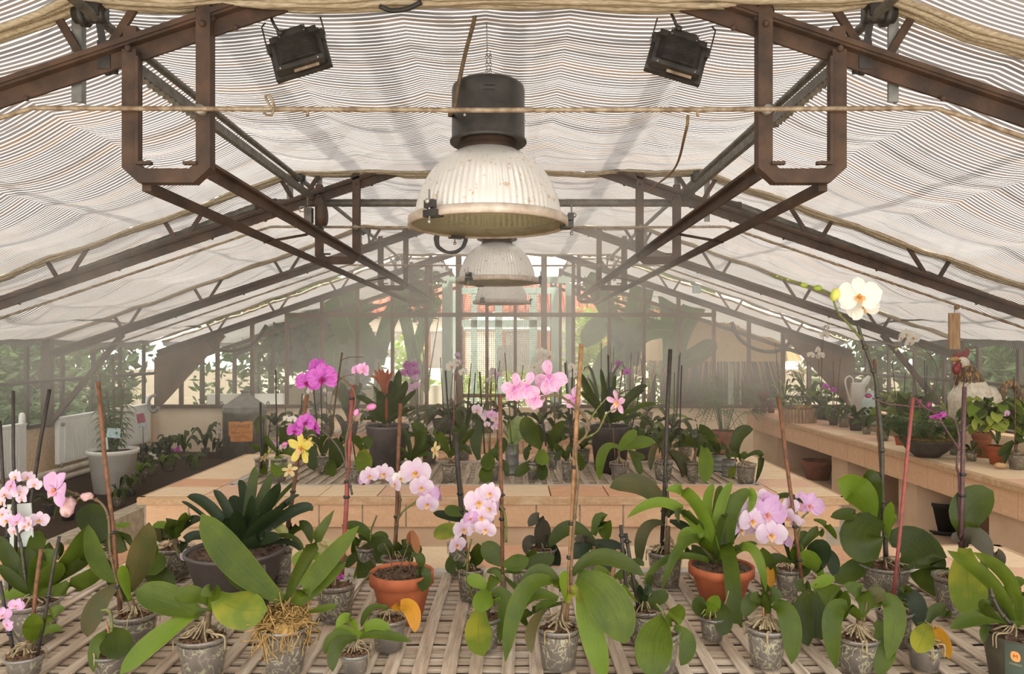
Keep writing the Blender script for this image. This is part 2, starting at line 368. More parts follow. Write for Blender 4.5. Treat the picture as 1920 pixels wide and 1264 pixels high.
# ---------------------------------------------------------------- mesh builder
WL = {}        # world location of every object built here
class MB:
    def __init__(s): s.v = []; s.f = []; s.m = []; s.uv = []; s.sm = []
    def add(s, verts, faces, mi=0, uvs=None, smooth=True):
        o = len(s.v); s.v += [tuple(p) for p in verts]
        for i, f in enumerate(faces):
            s.f.append(tuple(o + k for k in f)); s.m.append(mi); s.sm.append(smooth)
            s.uv.append([uvs[k] for k in f] if uvs is not None else [(0, 0)] * len(f))
        return s
    def box(s, c, size, mi=0, rot=None):
        x, y, z = [k / 2 for k in size]; vs = [V((a, b, d)) for a in (-x, x) for b in (-y, y) for d in (-z, z)]
        if rot is not None: vs = [rot @ p for p in vs]
        vs = [p + V(c) for p in vs]
        L = max(size)
        s.add(vs, [(0, 1, 3, 2), (4, 6, 7, 5), (0, 4, 5, 1), (2, 3, 7, 6), (0, 2, 6, 4), (1, 5, 7, 3)], mi, None, False); return s
    def prof(s, poly, p0, p1, up=V((0, 0, 1)), mi=0, smooth=False):
        p0, p1 = V(p0), V(p1); d = (p1 - p0).normalized(); a = d.cross(up)
        if a.length < 1e-4: a = d.cross(V((0, 1, 0)))
        a.normalize(); b = a.cross(d).normalized()
        n = len(poly); vs = [p0 + a * x + b * y for x, y in poly] + [p1 + a * x + b * y for x, y in poly]
        fs = [(i, (i + 1) % n, n + (i + 1) % n, n + i) for i in range(n)] + [tuple(range(n))[::-1], tuple(range(n, 2 * n))]
        s.add(vs, fs, mi, None, smooth); return s
    def bar(s, p0, p1, w, h, up=V((0, 0, 1)), mi=0):
        return s.prof([(-w / 2, -h / 2), (w / 2, -h / 2), (w / 2, h / 2), (-w / 2, h / 2)], p0, p1, up, mi)
    def angle(s, p0, p1, w, h, t=.006, up=V((0, 0, 1)), mi=0, flip=1):      # L section
        q = [(-w / 2, -h / 2), (w / 2, -h / 2), (w / 2, -h / 2 + t), (-w / 2 + t, -h / 2 + t), (-w / 2 + t, h / 2), (-w / 2, h / 2)]
        return s.prof([(x * flip, y) for x, y in q], p0, p1, up, mi)
    def tee(s, p0, p1, w, h, t=.008, up=V((0, 0, 1)), mi=0):
        q = [(-t / 2, -h / 2), (t / 2, -h / 2), (t / 2, h / 2 - t), (w / 2, h / 2 - t), (w / 2, h / 2), (-w / 2, h / 2), (-w / 2, h / 2 - t), (-t / 2, h / 2 - t)]
        return s.prof(q, p0, p1, up, mi)
    def tube(s, pts, r, n=8, mi=0, cap=True, closed=False):
        pts = [V(p) for p in pts]; k = len(pts)
        rs = r if isinstance(r, (list, tuple)) else [r] * k
        vs = []; prev = None
        for i, p in enumerate(pts):
            d = (pts[min(i + 1, k - 1)] - pts[max(i - 1, 0)])
            d = d.normalized() if d.length > 1e-9 else V((0, 0, 1))
            if prev is None:
                a = d.cross(V((0, 0, 1)) if abs(d.z) < .9 else V((1, 0, 0))).normalized()
            else:
                a = prev - d * prev.dot(d)
                a = a.normalized() if a.length > 1e-6 else d.orthogonal().normalized()
            prev = a; b = d.cross(a)
            vs += [p + (a * math.cos(2 * PI * j / n) + b * math.sin(2 * PI * j / n)) * rs[i] for j in range(n)]
        fs = [(i * n + j, i * n + (j + 1) % n, (i + 1) * n + (j + 1) % n, (i + 1) * n + j) for i in range(k - 1) for j in range(n)]
        if cap: fs += [tuple(range(n))[::-1], tuple(range((k - 1) * n, k * n))]
        s.add(vs, fs, mi); return s
    def lathe(s, c, prof, n=28, mi=0, ripple=None, smooth=True):     # prof: (r, z) list, relative to c
        vs = []; c = V(c)
        for (r, z) in prof:
            for j in range(n):
                a = 2 * PI * j / n; rr = r * (1 + (ripple(j) if ripple else 0))
                vs.append(c + V((rr * math.cos(a), rr * math.sin(a), z)))
        k = len(prof)
        fs = [(i * n + j, i * n + (j + 1) % n, (i + 1) * n + (j + 1) % n, (i + 1) * n + j) for i in range(k - 1) for j in range(n)]
        s.add(vs, fs, mi, None, smooth); return s
    def disc(s, c, r, n=24, mi=0, bumpy=0.0, rng=None):
        c = V(c); rings = 4; vs = [c + V((0, 0, bumpy * .5))]
        for i in range(1, rings + 1):
            for j in range(n):
                a = 2 * PI * j / n
                z = (rng.uniform(-1, 1) * bumpy if rng and i < rings else 0)
                vs.append(c + V((r * i / rings * math.cos(a), r * i / rings * math.sin(a), z)))
        fs = [(0, 1 + j, 1 + (j + 1) % n) for j in range(n)]
        for i in range(rings - 1):
            fs += [(1 + i * n + j, 1 + (i + 1) * n + j, 1 + (i + 1) * n + (j + 1) % n, 1 + i * n + (j + 1) % n) for j in range(n)]
        s.add(vs, fs, mi); return s
    def ball(s, c, r, n=8, mi=0, axis=None, jit=0.0, rng=None):      # r: number or (rx,ry,rz); axis: rotate local z there
        c = V(c); rr = (r, r, r) if isinstance(r, (int, float)) else r
        q = V((0, 0, 1)).rotation_difference(V(axis)) if axis is not None else None
        m = max(4, n); vs = []; k = max(3, n // 2 + 1)
        for i in range(k + 1):
            th = PI * i / k
            for j in range(m):
                a = 2 * PI * j / m
                p = V((rr[0] * math.sin(th) * math.cos(a), rr[1] * math.sin(th) * math.sin(a), rr[2] * math.cos(th)))
                if jit: p *= 1 + rng.uniform(-jit, jit)
                if q: p = q @ p
                vs.append(c + p)
        fs = [(i * m + j, (i + 1) * m + j, (i + 1) * m + (j + 1) % m, i * m + (j + 1) % m) for i in range(k) for j in range(m)]
        s.add(vs, fs, mi); return s
    def build(s, name, mats, parent=None, org=None):
        me = bpy.data.meshes.new(name)
        v = np.array(s.v, dtype=float)
        if parent is not None: org = org or WL[parent.name]
        elif org is None:
            lo, hi = v.min(0), v.max(0); org = V(((lo[0] + hi[0]) / 2, (lo[1] + hi[1]) / 2, lo[2]))
        me.from_pydata([tuple(p) for p in (v - np.array(org))], [], s.f)
        me.polygons.foreach_set('material_index', s.m)
        me.polygons.foreach_set('use_smooth', s.sm)
        ul = me.uv_layers.new(name='UVMap')
        flat = [c for poly in s.uv for uv in poly for c in uv]
        ul.data.foreach_set('uv', flat)
        for k in ([mats] if isinstance(mats, str) else mats): me.materials.append(MATS[k])
        me.validate(); me.update()
        o = bpy.data.objects.new(name, me); COL.objects.link(o)
        WL[o.name] = V(org)
        if parent is not None:
            o.parent = parent; o.location = V(org) - WL[parent.name]
        else: o.location = org
        return o
def tag(o, label=None, cat=None, group=None, kind=None):
    if label: o['label'] = label
    if cat: o['category'] = cat
    if group: o['group'] = group
    if kind: o['kind'] = kind
    return o
def thing(name, loc, label, cat, group=None):
    o = bpy.data.objects.new(name, None); COL.objects.link(o); o.location = loc; o.empty_display_size = .05
    WL[o.name] = V(loc); return tag(o, label, cat, group)
def struct(mb, name, mats, label=None):
    o = mb.build(name, mats); o['kind'] = 'structure'
    if label: o['label'] = label
    return o
def smooth_path(pts, n=6):        # Catmull-Rom through the points
    pts = [V(p) for p in pts]
    if len(pts) < 3: return [pts[0].lerp(pts[-1], i / n) for i in range(n + 1)]
    q = [pts[0] * 2 - pts[1]] + pts + [pts[-1] * 2 - pts[-2]]; out = []
    for i in range(1, len(q) - 2):
        a, b, c, d = q[i - 1], q[i], q[i + 1], q[i + 2]
        for k in range(n):
            t = k / n
            out.append(.5 * ((2 * b) + (c - a) * t + (2 * a - 5 * b + 4 * c - d) * t * t + (3 * b - a - 3 * c + d) * t ** 3))
    out.append(pts[-1]); return out
def lerp_tab(tab, t):
    for (a, x), (b, y) in zip(tab, tab[1:]):
        if t <= b: return x + (y - x) * (t - a) / (b - a)
    return tab[-1][1]
PROF = {
 'o': [(0, .34), (.1, .46), (.25, .72), (.4, .92), (.55, 1), (.7, .97), (.82, .83), (.91, .6), (.97, .34), (1, .04)],
 's': [(0, .8), (.2, .92), (.5, 1), (.72, .92), (.86, .7), (.95, .38), (1, .03)],
 'n': [(0, .5), (.3, .9), (.5, 1), (.7, .8), (.9, .35), (1, .02)],
 't': [(0, .85), (.5, 1), (.85, .95), (.95, .7), (1, .2)],
}
def leaf(mb, b, m, t, w, mi=0, prof='o', face=.65, fold=.28, eye=V((0, 0, CZ)), segs=11, curl=0.0):
    """blade from b through m to t; face 0 lies flat across its run, 1 turns its side to the eye point"""
    b, m, t = V(b), V(m), V(t); c = m * 2 - (b + t) * .5
    run = (t - b); hz = V((run.x, run.y, 0))
    if hz.length < .012: hz = V((0, -1, 0)) * .5 + hz
    s0 = V((0, 0, 1)).cross(hz).normalized()
    tb = PROF[prof]; vs = []; uvs = []; K = 5
    for i in range(segs + 1):
        u = i / segs
        p = b * (1 - u) ** 2 + c * 2 * u * (1 - u) + t * u * u
        d = (c - b) * (1 - u) + (t - c) * u
        d = d.normalized() if d.length > 1e-7 else run.normalized()
        sv = d.cross(eye - p)
        sv = sv.normalized() if sv.length > 1e-6 else s0
        if sv.dot(s0) < 0: sv = -sv
        sd = s0 * (1 - face) + sv * face
        sd = sd - d * sd.dot(d); sd.normalize()
        n = d.cross(sd)
        if n.z < 0 or (abs(n.z) < .25 and n.y > 0): n = -n
        hw = w * .5 * lerp_tab(tb, u)
        fl = fold * (1 - .45 * u)
        for k in range(K):
            x = k / (K - 1) * 2 - 1
            vs.append(p + sd * (hw * x) + n * (hw * (fl * 1.25 * abs(x) ** 1.15 - curl * x * x)))
            uvs.append((k / (K - 1), u))
    fs = [(i * K + k, i * K + k + 1, (i + 1) * K + k + 1, (i + 1) * K + k) for i in range(segs) for k in range(K - 1)]
    mb.add(vs, fs, mi, uvs)
def rnd_leaf(mb, b, az, L, w, rise, droop, mi=0, prof='o', face=.2, fold=.25, segs=7):
    b = V(b); h = V((math.cos(az), math.sin(az), 0))
    t = b + h * L + V((0, 0, rise - droop)); m = b + h * L * .52 + V((0, 0, rise))
    leaf(mb, b, m, t, w, mi, prof, face, fold, segs=segs)

# ---------------------------------------------------------------- flowers (built once per kind, facing -Y, unit size)
FLOWER = {}
def flower_mesh(kind, petal, lip, style='moth', seed=0):
    rng = random.Random(seed); mb = MB()
    def pet(ang, L, w, mi=0, back=.0, cup=.15, start=.03, twist=0):
        d = V((math.cos(ang), 0, math.sin(ang))); s = V((-math.sin(ang), 0, math.cos(ang))); n = V((0, -1, 0))
        vs = []; uvs = []; segs, K = 7, 5
        tab = [(0, .25), (.15, .55), (.35, .9), (.55, 1), (.75, .9), (.9, .6), (1, .12)]
        for i in range(segs + 1):
            u = i / segs; hw = w / 2 * lerp_tab(tab, u)
            for k in range(K):
                x = k / (K - 1) * 2 - 1
                p = d * (start + L * u) + s * hw * x + n * (-back * u * u * L + cup * (x * x) * hw + .02 * math.sin(3 * u + 2 * x + seed))
                vs.append(p); uvs.append((k / (K - 1), u))
        fs = [(i * K + k, i * K + k + 1, (i + 1) * K + k + 1, (i + 1) * K + k) for i in range(segs) for k in range(K - 1)]
        mb.add(vs, fs, mi, uvs)
    if style == 'moth':
        pet(R(90), .46, .34, 0, .15); pet(R(214), .46, .32, 0, .2); pet(R(326), .46, .32, 0, .2)
        pet(R(12), .5, .60, 0, -.12, -.12); pet(R(168), .5, .60, 0, -.12, -.12)
    elif style == 'drop':      # petals hanging forward, seen from behind and the side
        pet(R(95), .5, .34, 0, .3); pet(R(200), .5, .46, 0, .25); pet(R(335), .52, .46, 0, .35)
        pet(R(250), .55, .40, 0, -.1); pet(R(292), .5, .4, 0, -.1)
    else:                      # star: narrow petals
        for a in (90, 162, 234, 306, 18): pet(R(a), .48, .26, 0, -.15, .25)
    for a, L in ((R(270), .2), (R(225), .14), (R(315), .14)):
        pet(a, L, .13, 1, -.7, .5, .02)
    mb.ball((0, -.06, .0), (.045, .06, .05), 6, 1)
    me = mb.build('flower_mesh_' + kind, [petal, lip]); FLOWER[kind] = me.data
    bpy.data.objects.remove(me)
for i, (k, p, l, st) in enumerate([('blush', 'petal_blush', 'lip_gold', 'moth'), ('pink', 'petal_pink', 'lip_pink', 'moth'), ('pinkdrop', 'petal_spotted', 'petal_pink', 'drop'),
        ('violet', 'petal_violet', 'lip_pink', 'moth'), ('magenta', 'petal_magenta', 'lip_magenta', 'moth'), ('white', 'petal_white', 'lip_gold', 'moth'),
        ('yellow', 'petal_yellow', 'lip_gold', 'star'), ('cream', 'petal_cream', 'lip_gold', 'star'), ('spot', 'petal_spotted', 'lip_gold', 'star')]):
    flower_mesh(k, p, l, st, i)
def flower(parent, p, size, kind, yaw=0, pitch=0, roll=0, name='flower'):
    o = bpy.data.objects.new(name, FLOWER[kind]); COL.objects.link(o); o.parent = parent
    o.location = V(p) - WL[parent.name]
    o.rotation_euler = (R(pitch), R(roll), R(yaw)); o.scale = (size, size, size); return o

def text_mesh(txt, size, fn, name, mat, parent, ext=.0004, align='CENTER'):
    """lettering as a mesh; fn maps (x, y, depth) of the flat text to world"""
    c = bpy.data.curves.new('t', 'FONT'); c.body = txt; c.size = size; c.align_x = align; c.align_y = 'CENTER'; c.extrude = ext; c.resolution_u = 3
    o = bpy.data.objects.new('t', c); COL.objects.link(o)
    dg = bpy.context.evaluated_depsgraph_get(); me = bpy.data.meshes.new_from_object(o.evaluated_get(dg))
    mb = MB(); mb.add([fn(*v.co) for v in me.vertices], [tuple(p.vertices) for p in me.polygons], 0, None, False)
    bpy.data.objects.remove(o); bpy.data.curves.remove(c); bpy.data.meshes.remove(me)
    return mb.build(name, mat, parent)

# ================================================================ THE GREENHOUSE
RX = -0.105                       # ridge
TY = [2.8, 5.5, 8.05, 10.5]       # the four trusses
XL, XR, YE = -5.2, 5.0, 10.55     # side walls and end wall
SILL = 0.725
SL = 0.337
def zch(rel, off=0.0): return 3.19 + off - SL * abs(rel)      # centre line of the bottom chord
mb = MB(); mb.box((-.1, 4.3, -.05), (10.6, 12.8, .1)); struct(mb, 'floor', 'paving')
mb = MB(); mb.box((-.1, 24, -.12), (90, 60, .1)); mb.build('ground', 'earth')['kind'] = 'structure'
for nm, x in (('wall_left', XL - .08), ('wall_right', XR + .08)):
    mb = MB(); mb.box((x, 4.3, SILL / 2), (.16, 12.6, SILL)); struct(mb, nm, 'rough_wall' if nm == 'wall_left' else 'cream_wall')
mb = MB(); mb.box((-.1, YE + .08, SILL / 2), (10.5, .16, SILL)); struct(mb, 'wall_back', 'cream_wall')
# end gable glazing
EX = lambda px: (px - 960) * YE / F
mull = [340, 408, 473, 538, 604, 670, 736, 800, 860, 913, 966, 1020, 1075, 1142, 1207, 1272, 1338, 1404, 1468]
w1 = thing('window_1', (RX, YE, SILL), None, None); w1['kind'] = 'structure'
mb = MB()
for px in mull:
    x = EX(px); big = px in (860, 1020)
    mb.bar((x, YE, SILL - (.5 if big or px in (913, 966) else 0)), (x, YE, zch(x - RX, .05)), .05 if not big else .085, .05, V((0, 1, 0)))
mb.bar((EX(536), YE, 2.07), (EX(1342), YE, 2.07), .05, .06)
mb.bar((XL, YE, SILL + .02), (EX(860), YE, SILL + .02), .09, .05); mb.bar((EX(1020), YE, SILL + .02), (XR, YE, SILL + .02), .09, .05)
mb.build('glazing_frame', 'gusset_wood', w1)
mb = MB(); h = lambda x: max(zch(x - RX, .02), 1.2)
xs = [XL] + [EX(p) for p in mull] + [XR]
for a, b in zip(xs, xs[1:]):
    if a < RX < b:
        mb.add([(a, YE, SILL), (b, YE, SILL), (b, YE, h(b)), (RX, YE, h(RX)), (a, YE, h(a))], [(0, 1, 2, 3, 4)], 0, None, False)
    else: mb.add([(a, YE, SILL), (b, YE, SILL), (b, YE, h(b)), (a, YE, h(a))], [(0, 1, 2, 3)], 0, None, False)
mb.build('pane', 'pane_glass', w1)
d1 = thing('door_1', (EX(940), YE, 0), None, None); d1['kind'] = 'structure'
mb = MB()
for a, b in ((864, 911), (915, 964), (968, 1016)):
    mb.add([(EX(a), YE + .04, .2), (EX(b), YE + .04, .2), (EX(b), YE + .04, 2.04), (EX(a), YE + .04, 2.04)], [(0, 1, 2, 3)], 0, None, False)
    mb.add([(EX(a), YE + .04, 2.1), (EX(b), YE + .04, 2.1), (EX(b), YE + .04, 2.62), (EX(a), YE + .04, 2.62)], [(0, 1, 2, 3)], 0, None, False)
mb.build('wire_screen', 'wire_screen', d1)
mb = MB()
for a, b in ((860, 913), (913, 966), (966, 1020)):
    mb.bar((EX(a), YE, .9), (EX(b), YE, .9), .04, .05)
    mb.box(((EX(a) + EX(b)) / 2, YE, .1), (EX(b) - EX(a), .04, .2))
mb.build('door_rail', 'gusset_wood', d1)
# side glazing
for k, (x, nm) in enumerate(((XL, 'window_2'), (XR, 'window_3'))):
    wz = thing(nm, (x, 5, SILL), None, None); wz['kind'] = 'structure'
    mb = MB(); y = -1.5
    while y < 10.5:
        mb.bar((x, y, SILL), (x, y, 1.72), .035, .045, V((0, 1, 0))); y += .62
    mb.bar((x, -1.8, SILL + .02), (x, YE, SILL + .02), .07, .04); mb.bar((x, -1.8, 1.74), (x, YE, 1.74), .05, .07)
    mb.build('glazing_bar', 'rust_dark', wz)
    mb = MB(); mb.add([(x, -1.8, SILL), (x, YE, SILL), (x, YE, 1.74), (x, -1.8, 1.74)], [(0, 1, 2, 3)], 0, None, False); mb.build('pane', 'pane_glass', wz)
# outer roof bars above the cloth (they throw the shadows on it)
mb = MB()
for sg in (-1, 1):
    for rel in (.30, .95, 2.6, 4.0):
        wd = .10 if rel < 1 else .05
        mb.bar((RX + sg * rel, -1.8, zch(rel, .48)), (RX + sg * rel, YE, zch(rel, .48)), wd, .05)
    y = -1.6
    while y < YE:
        mb.bar((RX, y, zch(0, .52)), (RX + sg * 5.1, y, zch(5.1, .52)), .028, .03); y += .9
struct(mb, 'ceiling_roof_bars', 'rust_dark')

# ---------------------------------------------------------------- trusses
ORD = ['nearest', 'second nearest', 'third nearest', 'farthest']
for k, y in enumerate(TY):
    t = thing('roof_truss', (RX, y, 1.5), ['rusty steel roof truss nearest to the camera, at the big front lamp', 'rusty steel roof truss at the second lamp, with the motor on its frame',
              'rusty steel roof truss at the third lamp, second from the end glazing', 'rusty steel rafter truss standing against the glazed end gable'][k], 'truss', 'rusty roof trusses')
    end = k == 3
    for sg in (-1, 1):
        pe = (RX + sg * 5.0, y, zch(5.0))
        mb = MB(); p0 = (RX, y, zch(0))
        mb.tee(p0, pe, .075, .07, .012, V((0, 0, 1))); mb.bar((RX, y - .02, zch(0, .045)), (RX + sg * 5.0, y - .02, zch(5, .045)), .05, .02)
        if end: mb.bar((RX, y - .05, zch(0, -.02)), (RX + sg * 5.0, y - .05, zch(5, -.02)), .02, .05)
        for q in (.5, .95, 1.75, 2.15, 2.85, 3.6):
            mb.ball((RX + sg * q, y - .02, zch(q, -.042)), .012, 6)
        mb.build('rafter', 'rust_steel', t)
        mb = MB(); mb.bar((RX, y, zch(0, .46)), (RX + sg * 5.0, y, zch(5, .46)), .04, .05); mb.build('top_chord', 'rust_dark', t)
        for q in (1.51, 2.40, 3.29, 4.18) + ((.62,) if k < 0 else ()):
            mb = MB()
            for d, dx in ((1, .22), (-1, .36)):
                f = q + d * .025
                mb.bar((RX + sg * f, y + .012, zch(f, .02)), (RX + sg * (f + d * dx), y + .012, zch(f + d * dx, .46)), .03, .014, V((0, 1, 0)))
            mb.build('web_brace', 'rust_steel', t)
        # hanging square frame under the chord
        a, b, zb = 1.345, 1.065, 2.258
        mb = MB(); hw, dp = .027, .025
        po = [(a + hw, zch(a)), (a + hw, zb + .03), (a - .035, zb - hw), (b + .035, zb - hw), (b - hw, zb + .03), (b - hw, zch(b, .06))]
        pi = [(a - hw, zch(a)), (a - hw, zb + .05), (a - .052, zb + hw), (b + .052, zb + hw), (b + hw, zb + .05), (b + hw, zch(b, .06))]
        for (o1, i1, o2, i2) in zip(po, pi, po[1:], pi[1:]):
            q = [(RX + sg * x, y - .02 - dp, z) for x, z in (o1, o2, i2, i1)]; q2 = [(x, y - .02 + dp, z) for x, _, z in q]
            mb.add(q + q2, [(0, 1, 2, 3), (7, 6, 5, 4), (0, 4, 5, 1), (1, 5, 6, 2), (2, 6, 7, 3), (3, 7, 4, 0)], 0, None, False)
        mb.bar((RX + sg * (a - .034), y - .05, zb + .05), (RX + sg * (a - .034), y - .05, zch(a, -.03)), .012, .012, V((0, 1, 0)))
        mb.box((RX + sg * (b + .045), y - .05, zb + .045), (.05, .02, .012)); mb.box((RX + sg * (a - .06), y - .05, zb + .045), (.06, .02, .012))
        for xx in (a, b):
            mb.box((RX + sg * xx, y - .02, zch(xx, .06)), (.05, .04, .06)); mb.ball((RX + sg * xx, y - .05, zch(xx)), .014, 6)
        fr = mb.build('hanging_frame', 'rust_steel', t)
        mb = MB(); mb.tube([(RX + sg * b, y - .075, 2.50), (RX + sg * b, y - .03, 2.50)], .019, 12); mb.build('bolt', 'bolt_steel', fr)
        # knee brace and post at the wall
        if not end:
            mb = MB(); mb.bar((RX + sg * 4.2, y, zch(4.2, -.03)), (RX + sg * 5.0, y, .76), .05, .05); mb.build('knee_brace', 'rust_steel', t)
            mb = MB(); mb.bar((RX + sg * 5.03, y, SILL), (RX + sg * 5.03, y, 1.8), .10, .08, V((0, 1, 0))); mb.build('wall_post', 'rust_steel', t)
        else:
            mb = MB(); z0 = zch(4.12, -.04); q = [(RX + sg * 4.05, zch(4.05, -.04)), (RX + sg * 5.04, zch(5.04, -.04)), (RX + sg * 5.04, SILL + .05), (RX + sg * 4.93, SILL + .05)]
            vs = [(x, y - .03, z) for x, z in q] + [(x, y + .0, z) for x, z in q]
            mb.add(vs, [(0, 1, 2, 3), (7, 6, 5, 4), (0, 4, 5, 1), (1, 5, 6, 2), (2, 6, 7, 3), (3, 7, 4, 0)], 0, None, False)
            mb.bar((RX + sg * 4.03, y - .05, zch(4.03, -.06)), (RX + sg * 4.95, y - .05, SILL + .05), .05, .05)
            mb.build('gusset_board', 'gusset_wood', t)
        # bright hanger strip and roller
        mb = MB(); mb.box((RX + sg * 1.585, y + .03, 2.75), (.038, .012, .38)); mb.box((RX + sg * 1.585 + .018, y + .04, 2.75), (.006, .03, .38)); 
        if k == 1: mb.box((RX + sg * 1.36, y + .04, 2.80), (.04, .012, .28))
        mb.build('hanger_strip', 'galvanised', t)
        mb = MB()
        mb.tube([(RX + sg * 1.575, y + .0, 2.885), (RX + sg * 1.46, y + .0, 2.885)], .032, 12); mb.tube([(RX + sg * 1.55, y + .0, 2.885), (RX + sg * 1.53, y, 2.885)], .045, 12)
        mb.bar((RX + sg * 1.49, y + .01, 2.88), (RX + sg * 1.455, y + .01, 2.66), .02, .02); mb.box((RX + sg * 1.46, y + .02, 2.73), (.05, .06, .11)); mb.box((RX + sg * 1.49, y, 2.90), (.05, .08, .06))
        mb.build('roller_bracket', 'black_metal', t)
    if k in (0, 1, 2):      # boss bolted on the rafter near the ridge
        mb = MB()
        for sg in (-1, 1): mb.tube([(RX + sg * 1.065, y - .03, zch(1.065, .05)), (RX + sg * 1.065, y + .03, zch(1.065, .05))], .04, 14)
        mb.build('boss', 'rust_dark', t)

# rails and pipes that run the length of the house
def lrun(name, label, cat, x, z, y0, y1, mat, w=.045, h=.05, r=None, group=None, tee=False):
    mb = MB()
    if r: mb.tube([(x, y0 + (y1 - y0) * i / 6, z + (.006 if i % 2 else 0)) for i in range(7)], r, 10)
    elif tee: mb.tee((x, y0, z), (x, y1, z), w, h, .012)
    else: mb.bar((x, y0, z), (x, y1, z), w, h)
    return tag(mb.build(name, mat), label, cat, group)
for sg, s in ((-1, 'left'), (1, 'right')):
    lrun('steel_rail', f'broad rusty rail along the inner corners of the hanging frames, {s} side', 'rail', RX + sg * 1.065, 2.285, TY[0], TY[3] - .03, 'rust_steel', .06, .055, tee=True, group='rusty rails under the trusses')
    lrun('steel_rail', f'thin rusty rail along the outer corners of the hanging frames, {s} side', 'rail', RX + sg * 1.30, 2.225, TY[0], TY[3] - .03, 'rust_steel', .035, .035, group='rusty rails under the trusses')
    lrun('roller_pipe', f'grey pipe under the fold of the shade cloth, {s} of the ridge', 'pipe', RX + sg * 1.49, 2.868, 1.2, 10.4, 'grey_pipe', r=.019, group='cloth roller pipes')
    lrun('roller_pipe', f'grey pipe under the shade cloth low near the {s} wall', 'pipe', RX + sg * 4.4, 1.90, 4.5, 10.4, 'grey_pipe', r=.019, group='cloth roller pipes')
    lrun('wall_rail', f'thin rusty rail along the {s} side glazing at half height', 'rail', (XL + .1) if sg < 0 else (XR - .1), 1.23, 0, 10.4, 'rust_dark', r=.022)
    mb = MB(); mb.bar((RX + sg * 1.40, TY[0] + .04, 2.725), (RX + sg * 1.40, TY[1] + .1, 2.735), .03, .045)
    for i in range(16):
        yy = TY[0] + .1 + i * .045
        mb.add([(RX + sg * 1.40 + d, yy + e, 2.70 + f - .022 + .03) for d in (-.014, .014) for e, f in ((-.014, 0), (.014, 0), (0, -.022))], [(0, 1, 2), (3, 5, 4), (0, 3, 4, 1), (1, 4, 5, 2), (2, 5, 3, 0)], 0, None, False)
    tag(mb.build('toothed_rack', 'grey_pipe'), f'grey toothed rack bar running back from the nearest truss, {s} side', 'rack')
for k, y in enumerate(TY[:3]):
    yy = y - .075; b = 1.72
    mb = MB(); z = 2.503
    mb.tube([(RX - 4.7, yy, z - .34 * 3), (RX - b - .1, yy, z - .04), (RX - b + .03, yy, z), (RX - .8, yy, z - .004), (RX, yy, z - .008), (RX + .8, yy, z - .006), (RX + b - .03, yy, z), (RX + b + .1, yy, z - .04), (RX + 4.7, yy, z - .34 * 3)], .0095, 8)
    for q in (-.66, .8):
        mb.tube([(RX + q, yy, z), (RX + q, yy, z - .03)], .006, 6)
    tag(mb.build('mist_pipe', 'rod_steel'), ['thin misting pipe crossing in front of the big lamp housing', 'thin misting pipe crossing behind the big lamp, at the second truss', 'thin misting pipe crossing at the third truss'][k], 'pipe', 'misting pipes')
mb = MB(); z, yy = 2.715, 5.6
mb.tube([(RX - 4.9, yy, z - 1.14), (RX - 1.88, yy, z - .035), (RX - 1.70, yy, z), (RX + 1.70, yy, z), (RX + 1.88, yy, z - .035), (RX + 4.9, yy, z - 1.14)], .03, 12)
hp = tag(mb.build('heating_pipe', 'grey_pipe'), 'thick grey pipe crossing under the cloth beside the second truss', 'pipe')
for sg in (-1, 1): mb = MB(); mb.tube([(RX + sg * 1.86, yy, z - .03), (RX + sg * 1.70, yy, z)], .037, 12); mb.build('pipe_coupling', 'rust_dark', hp)
for y, sg, s in ((4.15, -1, 'left rails in the nearest bay'), (4.15, 1, 'right rails in the nearest bay'), (6.75, -1, 'left rails in the middle bay'), (6.75, 1, 'right rails in the middle bay')):
    mb = MB(); mb.tube([(RX + sg * 1.06, y, 2.25), (RX + sg * 1.31, y, 2.205)], .008, 6); tag(mb.build('tie_rod', 'rust_dark'), f'thin rod tying together the {s}', 'rod')
# motor on the left frame of the second truss
m0 = P(594, 400, 5.42); mo = thing('gear_motor', m0, 'small brown gear motor hung on the second truss frame', 'motor')
mb = MB(); mb.tube([P(600, 404, 5.36), P(611, 404, 5.36)], [.075, .075], 18); mb.tube([P(597, 404, 5.36), P(600, 404, 5.36)], [.04, .075], 18); mb.build('drum', 'rust_steel', mo)
mb = MB(); mb.box(P(579, 404, 5.36), (.055, .06, .11)); mb.build('switch_box', 'grey_pipe', mo)
mb = MB()
for a, b in (((562, 388), (571, 388)), ((571, 388), (571, 397)), ((571, 397), (562, 397)), ((562, 397), (562, 388))): mb.bar(P(*a, 5.34), P(*b, 5.34), .008, .008)
mb.build('lever', 'galvanised', mo)
mb = MB(); mb.tube(smooth_path([P(579, 415, 5.36), P(580, 440, 5.36), P(584, 425, 5.36)]), .008, 6); mb.tube(smooth_path([P(598, 418, 5.36), P(601, 446, 5.36), P(604, 442, 5.36), P(602, 415, 5.36)]), .008, 6); mb.build('cable', 'black_plastic', mo)
mb = MB(); mb.tube([P(577, 352, 5.36), P(577, 386, 5.36)], .006, 6); mb.build('rod', 'cord', mo)
